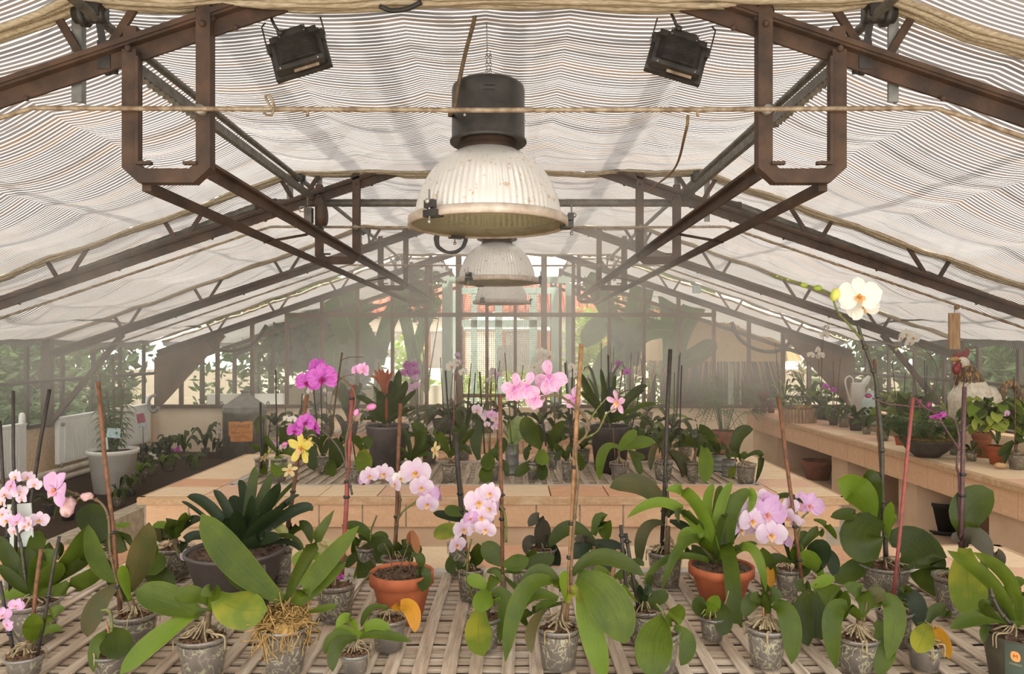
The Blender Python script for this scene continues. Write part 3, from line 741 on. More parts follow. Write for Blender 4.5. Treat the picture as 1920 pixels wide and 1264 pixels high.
# hoops of hose under the end rafter, left and right; hanging wood tag; coil of cable
def tube_thing(name, pts, r, mat, label, cat, n=6, group=None):
    mb = MB(); mb.tube(smooth_path(pts), r, n); return tag(mb.build(name, mat), label, cat, group)
tube_thing('hose_loop', [P(395, 640, 10.43), P(405, 654, 10.43), P(440, 657, 10.43), P(475, 644, 10.43), P(500, 610, 10.43)], .028, 'rust_dark', 'dark hose hanging in an arc under the left end rafter', 'hose', 8)
tube_thing('hose_loop', [P(1372, 604, 10.43), P(1384, 632, 10.43), P(1410, 652, 10.43), P(1445, 660, 10.43), P(1470, 652, 10.43), P(1482, 640, 10.43)], .028, 'rust_dark', 'dark hose hanging in an arc under the right end rafter', 'hose', 8)
tube_thing('loose_cord', [P(1290, 217, 2.78), P(1285, 250, 2.9), P(1262, 320, 4.2), P(1212, 360, 5.3)], .006, 'cord', 'tan cord hanging from the front misting pipe to the second truss', 'cord')
tube_thing('wire_hook', [P(495, 213, 2.73), P(508, 216, 2.70), P(514, 200, 2.70), P(506, 180, 2.70), P(498, 182, 2.71), P(506, 198, 2.72), P(512, 207, 2.72)], .005, 'rod_steel', 'loop of thin wire twisted on the front misting pipe', 'wire')
pts = []
for i in range(60):
    a = PI * .15 + i * .37; pts.append(P(845, 445, 5.75) + V((.115 * math.cos(a) + .01 * math.sin(i), .0012 * i - .03, .10 * math.sin(a) - .02)))
tube_thing('cable_coil', pts, .011, 'black_plastic', 'coil of black cable hanging below the big lamp', 'cable')
pts = [P(712, 12, 2.75), P(735, 20, 2.75), P(765, 16, 2.75), P(790, 4, 2.75)]
tube_thing('black_cable', pts, .009, 'black_plastic', 'short black cable sagging at the top edge of the cloth', 'cable')

# ---------------------------------------------------------------- shade cloths
from mathutils import noise as mnoise
CORDS = [0.0, .33, .95, 1.52, 2.1, 2.75, 3.4, 4.1, 4.75, 5.06]
def cloth_z(rel):
    a = abs(rel); return 2.945 if a < 1.55 else 2.945 - .355 * (a - 1.55)
def cloth_pt(x, y, k, y0, y1):
    rel = x - RX; a = abs(rel)
    for c0, c1 in zip(CORDS, CORDS[1:]):
        if a <= c1: break
    u = (a - c0) / (c1 - c0); sag = 4 * u * (1 - u)
    v = (y - y0) / (y1 - y0)
    e = .3 + .7 * math.sin(PI * min(1, max(0, v)))
    z = cloth_z(rel) - sag * .055 * (c1 - c0) / .6 * e - .03 * math.sin(PI * v)
    z += e * (.028 * mnoise.noise((x * .45, y * 3.4, 7.3 * k)) + .010 * mnoise.noise((x * 1.1, y * 9.0, 3.1 * k + 9)) + .018 * mnoise.noise((x * 2.2, y * 1.3, 5.0 * k)))
    return V((x, y, z))
def shade_cloth(k, y0, y1, label, x0=RX - 5.06, x1=RX + 5.06, nx=150):
    t = thing('shade_cloth', (RX, (y0 + y1) / 2, 1.7), label, 'shade cloth', 'shade cloths under the roof')
    ny = max(8, int((y1 - y0) / .035)); vs = []; uvs = []
    for j in range(ny + 1):
        for i in range(nx + 1):
            x = x0 + (x1 - x0) * i / nx; y = y0 + (y1 - y0) * j / ny
            p = cloth_pt(x, y, k, y0, y1)
            vs.append(p); uvs.append((x, y + .03 * mnoise.noise((x * .8, y * .5, k))))
    fs = [(j * (nx + 1) + i, j * (nx + 1) + i + 1, (j + 1) * (nx + 1) + i + 1, (j + 1) * (nx + 1) + i) for j in range(ny) for i in range(nx)]
    mb = MB(); mb.add(vs, fs, 0, uvs)
    for sx in (x0, x1):          # scalloped hem at the eaves
        n = int((y1 - y0) / .03); vs = []; uvs = []
        for j in range(n + 1):
            y = y0 + (y1 - y0) * j / n; p = cloth_pt(sx, y, k, y0, y1)
            vs += [p, p + V((.02 * math.sin(y * 9), 0, -.05 - .035 * abs(math.sin(y * 6.5 + k))))]; uvs += [(sx, y), (sx + .07, y)]
        mb.add(vs, [(2 * j, 2 * j + 1, 2 * j + 3, 2 * j + 2) for j in range(n)], 0, uvs)
    mb.build('fabric', 'shade_fabric', t)
    rng = random.Random(k + 50)
    for ye in (y0, y1):
        mb = MB()
        for q in range(3):
            pts = []; rs = []
            for i in range(61):
                x = x0 + (x1 - x0) * i / 60; p = cloth_pt(x, ye, k, y0, y1)
                pts.append(p + V((0, (q - 1) * .018 + rng.uniform(-.006, .006), -.012 + rng.uniform(-.01, .008) - .008 * (q == 1)))); rs.append(.012 + rng.uniform(-.003, .005))
            mb.tube(pts, rs, 6)
        mb.build('gathered_hem', 'rolled_cloth', t)
shade_cloth(0, .1, 2.76, 'striped shade cloth in front of the nearest truss, at the top corners')
shade_cloth(1, 2.80, 5.48, 'striped shade cloth above the big lamp, between first and second truss')
shade_cloth(2, 5.52, 8.02, 'striped shade cloth between the second and third truss')
shade_cloth(3, 8.06, 10.40, 'striped shade cloth between the third truss and the end gable')

# ---------------------------------------------------------------- lamps
def pendant_lamp(x, y, zr, label):
    t = thing('pendant_lamp', (x, y, zr), label, 'lamp', 'bell lamps in a row under the ridge'); c = V((x, y, zr))
    pr = [(.296, .012), (.293, .045), (.285, .085), (.270, .125), (.247, .175), (.212, .22), (.168, .258), (.122, .285)]
    pr = [(p.x, p.z) for p in smooth_path([V((a, 0, b)) for a, b in pr], 3)]
    mb = MB(); mb.lathe(c, pr, 288, 0, lambda j: (-.004, .007, .007, -.004)[j % 4] * 1.3); mb.build('reflector', 'reflector_alu', t)
    mb = MB(); mb.lathe(c, [(.292, .018), (.318, .018), (.326, .012), (.327, -.018), (.318, -.022), (.312, -.010), (.292, .0), (.292, .018)], 72); mb.build('rim', 'rim_alu', t)
    mb = MB(); mb.lathe(c, [(.312, -.010), (.30, -.016), (.16, -.022), (.001, -.024)], 48); mb.build('lens', 'lamp_lens', t)
    mb = MB(); mb.lathe(c, [(.120, .283), (.120, .30), (.112, .305), (.112, .325)], 40); mb.build('collar', 'rust_dark', t)
    mb = MB(); mb.lathe(c, [(.02, .33), (.118, .326), (.152, .318), (.157, .322), (.157, .330), (.149, .342), (.149, .535), (.145, .550), (.132, .560), (.04, .566), (.001, .567)], 56); 
    for zz in (.512, .495):
        for i in range(9):
            a = -PI / 2 + (i - 4) * .03 + .06; mb.box(c + V((.150 * math.cos(a), .150 * math.sin(a), zz)), (.006, .006, .006), 0, Matrix.Rotation(a, 3, 'Z'))
    hs = mb.build('ballast_housing', 'black_metal', t)
    mb = MB()
    for a in (-2.2, -.25, 2.5): mb.ball(c + V((.150 * math.cos(a), .150 * math.sin(a), .40)), .007, 6)
    mb.build('screw', 'bolt_steel', hs)
    for a in (R(2), R(232), R(118)):
        mb = MB(); rot = Matrix.Rotation(a, 3, 'Z'); o = c + V((.322 * math.cos(a), .322 * math.sin(a), 0))
        mb.box(o + V((0, 0, -.012)), (.05, .06, .026), 0, rot); mb.box(o + V((0, 0, .022)) + rot @ V((.016, 0, 0)), (.022, .045, .03), 0, rot)
        cl = mb.build('rim_clamp', 'black_metal', t)
        mb = MB(); q = o + rot @ V((.02, 0, 0)); mb.tube([q + V((0, 0, -.045)), q + V((0, 0, .075))], .004, 6); mb.ball(q + V((0, 0, -.045)), .008, 6); mb.ball(q + rot @ V((.01, 0, .03)), .011, 8)
        mb.build('clamp_bolt', 'bolt_steel', cl)
    mb = MB()
    mb.tube([c + V((-.004, 0, .70)), c + V((-.010, 0, .93))], .0025, 5)
    z = .565; i = 0
    while z < .70:
        for s in (-.006, .008):
            pts = [c + V((s + (.005 * math.cos(a) if i % 2 else 0), (0 if i % 2 else .005 * math.cos(a)), z + .010 * math.sin(a) + .006)) for a in [2 * PI * q / 8 for q in range(9)]]
            mb.tube(pts, .0016, 4, 0, False)
        z += .015; i += 1
    mb.build('hanging_chain', 'galvanised', t)
    mb = MB(); mb.tube(smooth_path([c + V((-.052, -.03, .90)), c + V((-.055, -.06, .80)), c + V((-.085, -.10, .66)), c + V((-.112, -.125, .52)), c + V((-.128, -.125, .43)), c + V((-.150, -.09, .41)), c + V((-.146, -.04, .425))]), .0085, 8)
    mb.build('power_cable', 'stem_brown', t)
    return t
pendant_lamp(-.097, 2.98, 2.120, 'large ribbed bell lamp nearest the camera, with the biggest black housing in view')
pendant_lamp(-.117, 5.72, 2.128, 'ribbed bell lamp second in the row, directly below the big front lamp')
pendant_lamp(-.125, 8.38, 2.122, 'ribbed bell lamp farthest in the row, smallest in view')

def floodlight(px, py, roll, label):
    y = 2.86; o = P(px, py, y); t = thing('floodlight', o, label, 'floodlight', 'floodlights on the nearest truss')
    rot = Matrix.Rotation(R(roll), 3, 'Y') @ Matrix.Rotation(R(-14), 3, 'X')
    T = lambda x, yy, z: o + rot @ V((x, yy, z))
    mb = MB(); mb.box(T(0, .012, 0), (.226, .022, .172), 0, rot); mb.box(T(0, -.004, .005), (.20, .02, .150), 0, rot); 
    for sx in (-1, 1):
        mb.box(T(sx * .108, -.0, .05), (.014, .03, .045), 0, rot)
    body = mb.build('housing', 'black_metal', t)
    mb = MB()
    for i in range(17):
        z = -.052 + i * .0064; w = .178 - .0002 * i
        q = [T(-w / 2, -.012, z), T(w / 2, -.012, z), T(w / 2 - .028, -.05, z), T(-w / 2 + .028, -.05, z)]
        mb.add(q + [p + rot @ V((0, 0, .0026)) for p in q], [(0, 1, 2, 3), (7, 6, 5, 4), (0, 4, 5, 1), (1, 5, 6, 2), (2, 6, 7, 3), (3, 7, 4, 0)], 0, None, False)
    mb.build('cooling_fin', 'black_metal', t)
    mb = MB(); mb.box(T(0, -.025, .072), (.11, .045, .03), 0, rot); mb.box(T(0, -.02, .066), (.19, .03, .026), 0, rot); mb.box(T(0, -.02, -.066), (.19, .035, .02), 0, rot); mb.build('end_cover', 'black_metal', t)
    mb = MB()
    for x, z in ((-.05, .082), (.05, .082), (-.05, .062), (.05, .062), (-.075, -.074), (.075, -.074)): mb.ball(T(x, -.045, z), .004, 6)
    for sx in (-1, 1): mb.ball(T(sx * .119, 0, .045), .006, 6)
    mb.build('screw', 'bolt_steel', t)
    mb = MB(); mb.box(T(.02, -.022, -.0855), (.10, .003, .012), 0, rot); mb.build('rating_label', 'rod_steel', t)
    for sx in (-1, 1): mb = MB(); mb.tube([T(sx * .118, 0, .045), T(sx * .118, 0, .17), T(sx * .10, 0, .185)], .0035, 6); mb.build('bracket_arm', 'black_metal', t)
    sg = -1 if px < 900 else 1
    g = T(-.042, -.045, .072) if sg < 0 else T(-.03, -.045, .085)
    mb = MB(); mb.tube([g, g + rot @ V((0, -.012, .008))], .014, 6); mb.build('cable_gland', 'black_metal', t)
    mb = MB(); mb.tube(smooth_path([g, g + V((-.02, -.02, .03)), g + V((-.035, -.01, .075)), g + V((-.01 if sg < 0 else -.03, 0, .11)), g + V((.06, .02, .135))]), .006, 8); mb.build('cable', 'black_plastic', t)
floodlight(561, 101, -17, 'black finned floodlight left of the big lamp, seen from behind')
floodlight(1270, 108, 17, 'black finned floodlight right of the big lamp, seen from behind')

# ---------------------------------------------------------------- benches
def tile_top(mb, x0, x1, y0, y1, dx, dy, z, rng, t=.035):
    nx = max(1, round((x1 - x0) / dx)); ny = max(1, round((y1 - y0) / dy)); g = .004
    for i in range(nx):
        for j in range(ny):
            a, b = x0 + (x1 - x0) * i / nx, x0 + (x1 - x0) * (i + 1) / nx; c, d = y0 + (y1 - y0) * j / ny, y0 + (y1 - y0) * (j + 1) / ny
            mb.box(((a + b) / 2, (c + d) / 2, z - t / 2 + rng.uniform(-.002, .001)), (b - a - 2 * g, d - c - 2 * g, t), rng.choice((0, 0, 1, 1, 2)))
def bench(x0, x1, y0, y1, bd, label, seed, dx=.335):
    rng = random.Random(seed); t = thing('bench', ((x0 + x1) / 2, (y0 + y1) / 2, 0), label, 'bench', 'tiled benches in the middle')
    mb = MB(); n = .025
    tile_top(mb, x0 + bd, x1 - bd, y0 + n, y0 + bd, dx, bd, BZ, rng); tile_top(mb, x0 + bd, x1 - bd, y1 - bd, y1 - n, dx, bd, BZ, rng)
    tile_top(mb, x0 + n, x0 + bd, y0 + n, y1 - n, bd, .29, BZ, rng); tile_top(mb, x1 - bd, x1 - n, y0 + n, y1 - n, bd, .29, BZ, rng)
    mb.build('tile_border', ['tile_pink', 'tile_sand', 'tile_orange'], t)
    mb = MB()
    for a, b in (((x0, y0 + .02), (x1, y0 + .02)), ((x0, y1 - .02), (x1, y1 - .02)), ((x0 + .02, y0), (x0 + .02, y1)), ((x1 - .02, y0), (x1 - .02, y1))):
        d = (V((b[0], b[1], 0)) - V((a[0], a[1], 0))).length; k = int(d / .11); pts = []
        mb.prof([(-.024, -.022), (.024, -.022), (.024, .014), (.016, .020), (-.016, .020), (-.024, .014)], (a[0], a[1], BZ - .021), (b[0], b[1], BZ - .021))
    mb.build('edge_tile', 'tile_edge', t)
    mb = MB(); z1, z0 = BZ - .046, BZ - .175
    def face(xa, ya, xb, yb):
        L = math.hypot(xb - xa, yb - ya); k = max(1, round(L / .243)); ax = V(((xb - xa) / L, (yb - ya) / L, 0)); rot = Matrix.Rotation(math.atan2(ax.y, ax.x), 3, 'Z')
        for i in range(k):
            c = V((xa, ya, 0)) + ax * (L * (i + .5) / k); mb.box((c.x, c.y, (z0 + z1) / 2), (L / k - .010, .03, z1 - z0), 0, rot)
        mb.box(((xa + xb) / 2, (ya + yb) / 2, (z0 + z1) / 2), (L, .022, z1 - z0 - .004), 1, rot)
    q = .035
    face(x0 + q, y0 + q, x1 - q, y0 + q); face(x0 + q, y1 - q, x1 - q, y1 - q); face(x0 + q, y0 + q, x0 + q, y1 - q); face(x1 - q, y0 + q, x1 - q, y1 - q)
    mb.build('tile_apron', ['tile_face', 'mortar'], t)
    mb = MB(); e = .13
    for cx, cyy, sx, sy in (((x0 + x1) / 2, y0 + e, x1 - x0 - 2 * e, .12), ((x0 + x1) / 2, y1 - e, x1 - x0 - 2 * e, .12), (x0 + e, (y0 + y1) / 2, .12, y1 - y0 - 2 * e), (x1 - e, (y0 + y1) / 2, .12, y1 - y0 - 2 * e)):
        mb.box((cx, cyy, (BZ - .05) / 2), (sx, sy, BZ - .05))
    mb.build('base_wall', 'bench_wall', t)
    mb = MB(); b2 = bd + .02
    for a in ((x0 + b2, y0 + b2, x1 - b2, y0 + b2), (x0 + b2, y1 - b2, x1 - b2, y1 - b2), (x0 + b2, y0 + b2, x0 + b2, y1 - b2), (x1 - b2, y0 + b2, x1 - b2, y1 - b2)):
        mb.bar((a[0], a[1], BZ - .03), (a[2], a[3], BZ - .03), .05, .056)
    mb.build('mortar_edge', 'mortar_light', t)
def lattice(x0, x1, y0, y1, label, seed, sx=.078, sy=.046):
    rng = random.Random(seed); t = thing('wooden_lattice', ((x0 + x1) / 2, (y0 + y1) / 2, BZ - .03), label, 'lattice', 'lattice panels in the benches')
    nx = int((x1 - x0) / sx); ny = int((y1 - y0) / sy); A = .005; zt = BZ - .012
    def strip(pts, wd, side, mbx):
        vs = []; uvs = []; u0 = rng.random() * 9; k = len(pts); L = 0
        for i, p in enumerate(pts):
            for a, b in ((-1, 1), (1, 1), (1, -1), (-1, -1)):
                vs.append(p + side * (a * wd / 2) + V((0, 0, b * .0032)))
                uvs.append((u0 + a * wd / 2 * 1.0, p.y + p.x + u0))
        fs = []
        for i in range(k - 1):
            for j in range(4): fs.append((i * 4 + j, i * 4 + (j + 1) % 4, (i + 1) * 4 + (j + 1) % 4, (i + 1) * 4 + j))
        mbx.add(vs, fs, 0, uvs, False)
    mb = MB()
    for i in range(nx + 1):
        x = x0 + .02 + (x1 - x0 - .04) * i / nx + rng.uniform(-.006, .006)
        pts = [V((x + .003 * math.sin(j * .3 + i), y0 + (y1 - y0) * j / ny, zt + .003)) for j in range(ny + 1)]
        strip(pts, .037 + rng.uniform(-.004, .004), V((1, 0, 0)), mb)
    for j in range(ny + 1):
        y = y0 + .01 + (y1 - y0 - .02) * j / ny + rng.uniform(-.004, .004)
        pts = [V((x0 + (x1 - x0) * i / nx, y, zt - .006 + .0012 * math.sin(i * 2.1 + j))) for i in range(nx + 1)]
        strip(pts, .026 + rng.uniform(-.003, .004), V((0, 1, 0)), mb)
    mb.build('slat', 'lattice_wood', t)
    mb = MB()
    for i in range(int((y1 - y0) / .5) + 2):
        y = y0 + .03 + i * (y1 - y0 - .06) / (int((y1 - y0) / .5) + 1)
        mb.box(((x0 + x1) / 2, y, BZ - .052), (x1 - x0 + .04, .04, .05))
    mb.build('support_batten', 'weathered_wood', t)
B1 = (-2.22, 2.12, 1.30, 3.17); B2 = (-2.14, 1.92, 4.16, 5.85); B3 = (-2.14, 1.86, 6.9, 8.7)
bench(*B1, .34, 'nearest tiled bench, across the front of the picture', 1)
bench(*B2, .36, 'second tiled bench, just behind the nearest bench', 2)
bench(*B3, .34, 'third tiled bench in the mist before the glazed end gable', 3)
for b, bd, lb, s in ((B1, .385, 'woven wooden lattice of the nearest bench', 4), (B2, .405, 'woven wooden lattice of the second bench', 5), (B3, .385, 'woven wooden lattice of the third bench, in the mist', 6)):
    lattice(b[0] + bd, b[1] - bd, b[2] + bd, b[3] - bd, lb, s)
# right wall bench with niches
rng = random.Random(8); t = thing('bench', (4.1, 6, 0), 'long tiled bench with niches along the right wall', 'bench')
x0, x1, y0, y1 = 3.14, XR - .01, .6, 9.85
mb = MB(); tile_top(mb, x0 + .03, x0 + .52, y0, y1, .49, .46, BZ, rng); mb.build('tile_border', ['tile_pink', 'tile_sand', 'tile_orange'], t)
mb = MB(); mb.prof([(-.024, -.022), (.024, -.022), (.024, .014), (.016, .020), (-.016, .020), (-.024, .014)], (x0 + .02, y0, BZ - .021), (x0 + .02, y1, BZ - .021)); mb.build('edge_tile', 'tile_edge', t)
mb = MB(); n = int((y1 - y0) / .33)
for i in range(n): mb.box((x0 + .045, y0 + (y1 - y0) * (i + .5) / n, BZ - .135), (.03, (y1 - y0) / n - .005, .18))
mb.box((x0 + .05, (y0 + y1) / 2, BZ - .135), (.03, y1 - y0, .176), 1)
mb.build('tile_apron', ['tile_face', 'mortar'], t)
mb = MB(); mb.box(((x0 + .55 + x1) / 2, (y0 + y1) / 2, BZ - .03), (x1 - x0 - .55, y1 - y0, .05)); mb.build('back_board', 'weathered_wood', t)
mb = MB(); mb.box(((x0 + x1) / 2 + .05, (y0 + y1) / 2, BZ - .085), (x1 - x0 - .1, y1 - y0, .06))
for yc, wd in ((9.4, .9), (7.25, .35), (6.0, .28), (4.75, .45), (3.3, .4), (1.9, .4), (.8, .3)): mb.box(((x0 + x1) / 2 + .06, yc, .32), (x1 - x0 - .12, wd, .62))
mb.box((4.09, (y0 + y1) / 2, .05), (x1 - x0 - .1, y1 - y0, .1)); mb.box((4.55, (y0 + y1) / 2, .35), (.1, y1 - y0, .6))
mb.build('masonry_pier', 'bench_wall', t)
# left planting bed and ledge
mb = MB(); mb.box((-3.24, 6.6, .115), (.16, 7.7, .23)); tag(mb.build('bed_curb', 'ledge_stone'), 'low pale stone curb along the planting bed on the left', 'curb')
mb = MB(); mb.box((-4.255, 6.6, .05), (1.86, 7.7, .1)); tag(mb.build('planting_soil', 'soil'), 'dark soil of the planting bed along the left wall', 'soil', None, 'stuff')

# ================================================================ OUTSIDE THE GLASS
def leaf_cloud(mb, c, r, n, size, rng, mi=0, long=1.0, shell=.35):
    c = V(c)
    for _ in range(n):
        d = V((rng.gauss(0, 1), rng.gauss(0, 1), rng.gauss(0, 1))).normalized(); q = rng.uniform(shell, 1) ** .6
        p = c + V((d.x * r[0], d.y * r[1], d.z * r[2])) * q
        a = V((rng.gauss(0, 1), rng.gauss(0, 1), rng.gauss(0, .6))).normalized(); b = a.orthogonal().normalized(); b.rotate(Matrix.Rotation(rng.uniform(0, 6.28), 3, a))
        s = size * rng.uniform(.6, 1.3); L = a * s * long; w = b * s * .38; n_ = a.cross(b) * s * .1
        mb.add([p - L, p + w + n_, p + L, p - w + n_], [(0, 1, 2), (0, 2, 3)], mi, None, False)
def tree(name, x, y, h, r, mat, label, cat, seed, n=1200, size=.11, trunk=.08, z0=None, group='trees and shrubs beyond the side glass', long=1.0):
    rng = random.Random(seed); t = thing(name, (x, y, 0), label, cat, group)
    mb = MB(); z0 = z0 if z0 is not None else h * .3
    pts = [V((x, y, -.05)), V((x + rng.uniform(-.1, .1), y, h * .3)), V((x + rng.uniform(-.2, .2), y, h * .7))]
    mb.tube(smooth_path(pts, 4), [trunk] * 5 + [trunk * .6] * 4, 7)
    for i in range(4):
        a = rng.uniform(0, 6.28); mb.tube([V((x, y, h * .3)), V((x + math.cos(a) * r * .6, y + math.sin(a) * r * .6, h * rng.uniform(.5, .85)))], [trunk * .5, trunk * .2], 5)
    mb.build('trunk', 'wood_trunk', t)
    mb = MB()
    for i in range(6):
        cx, cy_, cz = x + rng.uniform(-.5, .5) * r, y + rng.uniform(-.5, .5) * r, rng.uniform(z0, h)
        leaf_cloud(mb, (cx, cy_, cz), (r * .7, r * .7, (h - z0) * .4), n // 6, size, rng, 0, long)
    mb.build('foliage', mat, t)
spec = [(-6.4, 5.2, 3.0, .9, 'foliage_mid', 'mid green bush against the left glass, nearest'), (-7.2, 6.6, 3.6, 1.2, 'foliage_dark', 'dark bush behind the first left radiator glass'), (-6.3, 7.7, 2.6, .8, 'foliage_mid', 'low leafy bush behind the left glass before the white radiator'),
        (-7.3, 8.9, 3.8, 1.2, 'foliage_dark', 'tall dark tree beyond the left glass, middle'), (-6.4, 10.3, 3.0, .9, 'foliage_dark', 'dark leafy tree outside the left corner post'), (-8.6, 11.5, 4.2, 1.5, 'foliage_mid', 'broad tree past the left corner of the house'),
        (6.2, 5.6, 3.0, .9, 'foliage_dark', 'dark green shrub outside the right glass behind the rooster'), (7.0, 7.0, 3.6, 1.2, 'foliage_mid', 'leafy tree outside the right glass, middle'), (6.3, 8.2, 2.8, .9, 'foliage_dark', 'dark shrub outside the right glass near the watering can'), (7.4, 9.8, 3.8, 1.3, 'foliage_mid', 'tree outside the right rear corner')]
for k_, (x, y, h) in enumerate(((-9.5, 4.5, 4), (-9.2, 7, 4.4), (-10, 9.5, 4.6), (-10.5, 13, 5), (9.2, 4.8, 4), (9.4, 7, 4.4), (9.6, 9.5, 4.6), (10.5, 13, 5))):
    spec.append((x, y, h, 1.9, 'foliage_dark', 'big dark tree in the back row beyond the %s glass, %s' % (('left', 'right')[k_ // 4], ('nearest', 'second nearest', 'third nearest', 'farthest')[k_ % 4])))
for i, (x, y, h, r, m, lb) in enumerate(spec): tree('tree', x, y, min(h, 2.5), r, m, lb, 'tree', 200 + i, 1900 if r < 1.8 else 2600, .11 if r < 1.8 else .2, .07, .2)
tree('tree', -7.2, 12.6, 3.3, 1.2, 'foliage_dark', 'dark tree filling the corner behind the left gusset board', 'tree', 131, 1600, .13, .06, .2)
tree('tree', 7.6, 11.6, 3.3, 1.2, 'foliage_dark', 'dark tree filling the corner behind the right gusset board', 'tree', 132, 1600, .13, .06, .2)
# low garden walls close the view behind the shrubs
tree('tree', -4.7, 14.2, 3.4, 1.2, 'foliage_mid', 'leafy tree seen through the end glass at far left', 'tree', 120, 1200, .11, .06, .6, 'trees seen through the end glass')
tree('yucca', -3.45, 13.3, 2.45, .85, 'foliage_dark', 'spiky yucca tree seen through the end glass at left', 'tree', 121, 900, .26, .06, 1.2, 'trees seen through the end glass', 1.3)
tree('tree', -5.8, 16.5, 4.2, 1.5, 'foliage_dark', 'dark tree behind the yucca past the end glass', 'tree', 122, 1200, .14, .09, .3, 'trees seen through the end glass')
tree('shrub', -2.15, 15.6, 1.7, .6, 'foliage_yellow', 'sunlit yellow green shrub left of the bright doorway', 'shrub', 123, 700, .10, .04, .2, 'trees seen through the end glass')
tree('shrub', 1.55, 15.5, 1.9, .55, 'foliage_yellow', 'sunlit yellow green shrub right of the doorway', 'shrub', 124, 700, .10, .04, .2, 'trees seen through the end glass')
tree('tree', 3.2, 17.0, 4.0, 1.6, 'foliage_dark', 'dark tree behind the thatched hut', 'tree', 125, 1300, .15, .1, .2, 'trees seen through the end glass')
tree('tree', 6.6, 13.2, 3.8, 1.4, 'foliage_dark', 'dark tree right of the thatched hut', 'tree', 126, 1300, .14, .1, .2, 'trees seen through the end glass')
tree('shrub', -1.45, 12.4, 2.9, .42, 'foliage_mid', 'climbing green shrub left of the mint door frame', 'shrub', 127, 900, .07, .03, 2.1, 'trees seen through the end glass')
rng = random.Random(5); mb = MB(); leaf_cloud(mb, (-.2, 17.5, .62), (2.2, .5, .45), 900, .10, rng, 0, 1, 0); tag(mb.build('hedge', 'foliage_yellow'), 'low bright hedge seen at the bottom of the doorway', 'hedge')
# banana plants
def big_leaf(mb, b, m, t, w, face=.7): leaf(mb, b, m, t, w, 0, 't', face, .12, V((0, 0, CZ)), 16)
def banana(x, y, leaves, label):
    t = thing('banana_plant', (x, y, 0), label, 'plant', 'banana plants beyond the end glass')
    mb = MB(); top = min(1.4, 1.4); mb.tube([(x, y, -.05), (x + .02, y, top * .5), (x, y, top)], [.10, .085, .06], 10); mb.build('stem', 'stem_green', t)
    mb = MB()
    for (mx, my, tx, ty, w, dy) in leaves:
        big_leaf(mb, V((x, y, top - .1)), P(mx, my, y + dy * .5), P(tx, ty, y + dy), w)
    mb.build('leaves', 'banana_leaf', t)
bx = lambda px, y: (px - 960) * y / F
banana(bx(708, 12.3), 12.3, [(655, 610, 632, 520, .62, -.4), (640, 650, 628, 700, .42, -.7), (735, 590, 775, 535, .30, .3)], 'banana plant with broad leaves left of the door, the nearer one')
banana(bx(775, 12.9), 12.9, [(800, 600, 826, 560, .24, .2), (760, 600, 745, 560, .22, .3), (790, 690, 800, 740, .16, -.2)], 'banana plant right behind the bromeliad, by the mint frame')
banana(bx(1180, 12.2), 12.2, [(1200, 560, 1218, 500, .42, .1), (1145, 610, 1095, 650, .42, -.3), (1200, 630, 1262, 620, .36, -.2), (1150, 670, 1120, 745, .46, -.6), (1128, 560, 1098, 520, .34, .3)], 'banana plant right of the door in the mist')
banana(bx(1262, 12.6), 12.6, [(1285, 600, 1340, 540, .42, -.2), (1258, 570, 1242, 515, .42, .3), (1300, 670, 1340, 640, .34, -.5)], 'banana plant just left of the thatched hut')
# thatched hut
hx, hy = bx(1345, 14.2), 14.2
t = thing('thatched_hut', (hx, hy, 0), 'round hut with a straw thatch roof beyond the end glass at right', 'hut')
rng = random.Random(9); mb = MB(); c = V((hx, hy, 0))
mb.lathe(c, [(1.55, 1.35), (1.35, 1.75), (.9, 2.15), (.45, 2.42), (.02, 2.52)], 30)
for i in range(2600):
    a = rng.uniform(0, 6.28); r0 = rng.uniform(.3, 1.5); z = 2.5 - .33 * r0 * r0 * 1.0 if r0 < 1.2 else 2.0 - (r0 - 1.2) * 1.9
    d = V((math.cos(a), math.sin(a), 0)); L = rng.uniform(.3, .7); p = c + d * r0 + V((0, 0, z + .03)); e = p + d * L * .55 + V((0, 0, -L * (.5 + .5 * r0)))
    s = d.cross(V((0, 0, 1))) * .008; mb.add([p - s, p + s, e + s * .3, e - s * .3], [(0, 1, 2, 3)], 0, None, False)
mb.build('thatch_roof', 'thatch', t)
mb = MB()
for a in range(0, 360, 45): mb.tube([c + V((1.25 * math.cos(R(a)), 1.25 * math.sin(R(a)), 0)), c + V((1.25 * math.cos(R(a)), 1.25 * math.sin(R(a)), 1.7))], .05, 8)
mb.build('hut_post', 'wood_trunk', t)
mb = MB(); mb.lathe(c, [(1.1, 0), (1.1, 1.6)], 24); mb.build('hut_wall', 'rust_dark', t)
mb = MB(); mb.box(c + V((-.1, -1.2, .75)), (.09, .05, 1.5)); mb.box(c + V((.05, -1.2, .75)), (.06, .05, 1.5)); mb.build('hut_door_frame', 'mint_frame', t)
# mint vestibule outside the door
t = thing('vestibule_frame', (EX(940), 11.6, 0), 'pale mint green door frame structure outside the end glass', 'frame')
mb = MB()
for px, y, wd in ((838, 10.85, .14), (1068, 10.85, .12), (852, 12.4, .12), (889, 12.9, .10), (935, 12.9, .13), (1000, 12.9, .14), (1040, 12.4, .12)):
    mb.bar((bx(px, y), y, 0), (bx(px, y), y, 2.55), wd, .06, V((0, 1, 0)))
for z in (2.02, 2.6): mb.bar((bx(838, 10.85), 12.9, z), (bx(1068, 10.85), 12.9, z), .06, .12)
mb.bar((bx(838, 10.85), 10.85, 2.6), (bx(1068, 10.85), 10.85, 2.6), .06, .1)
mb.build('door_post', 'mint_frame', t)
mb = MB(); mb.box(P(947, 672, 12.85), (.26, .02, .42)); mb.build('notice_board', 'slate', t)
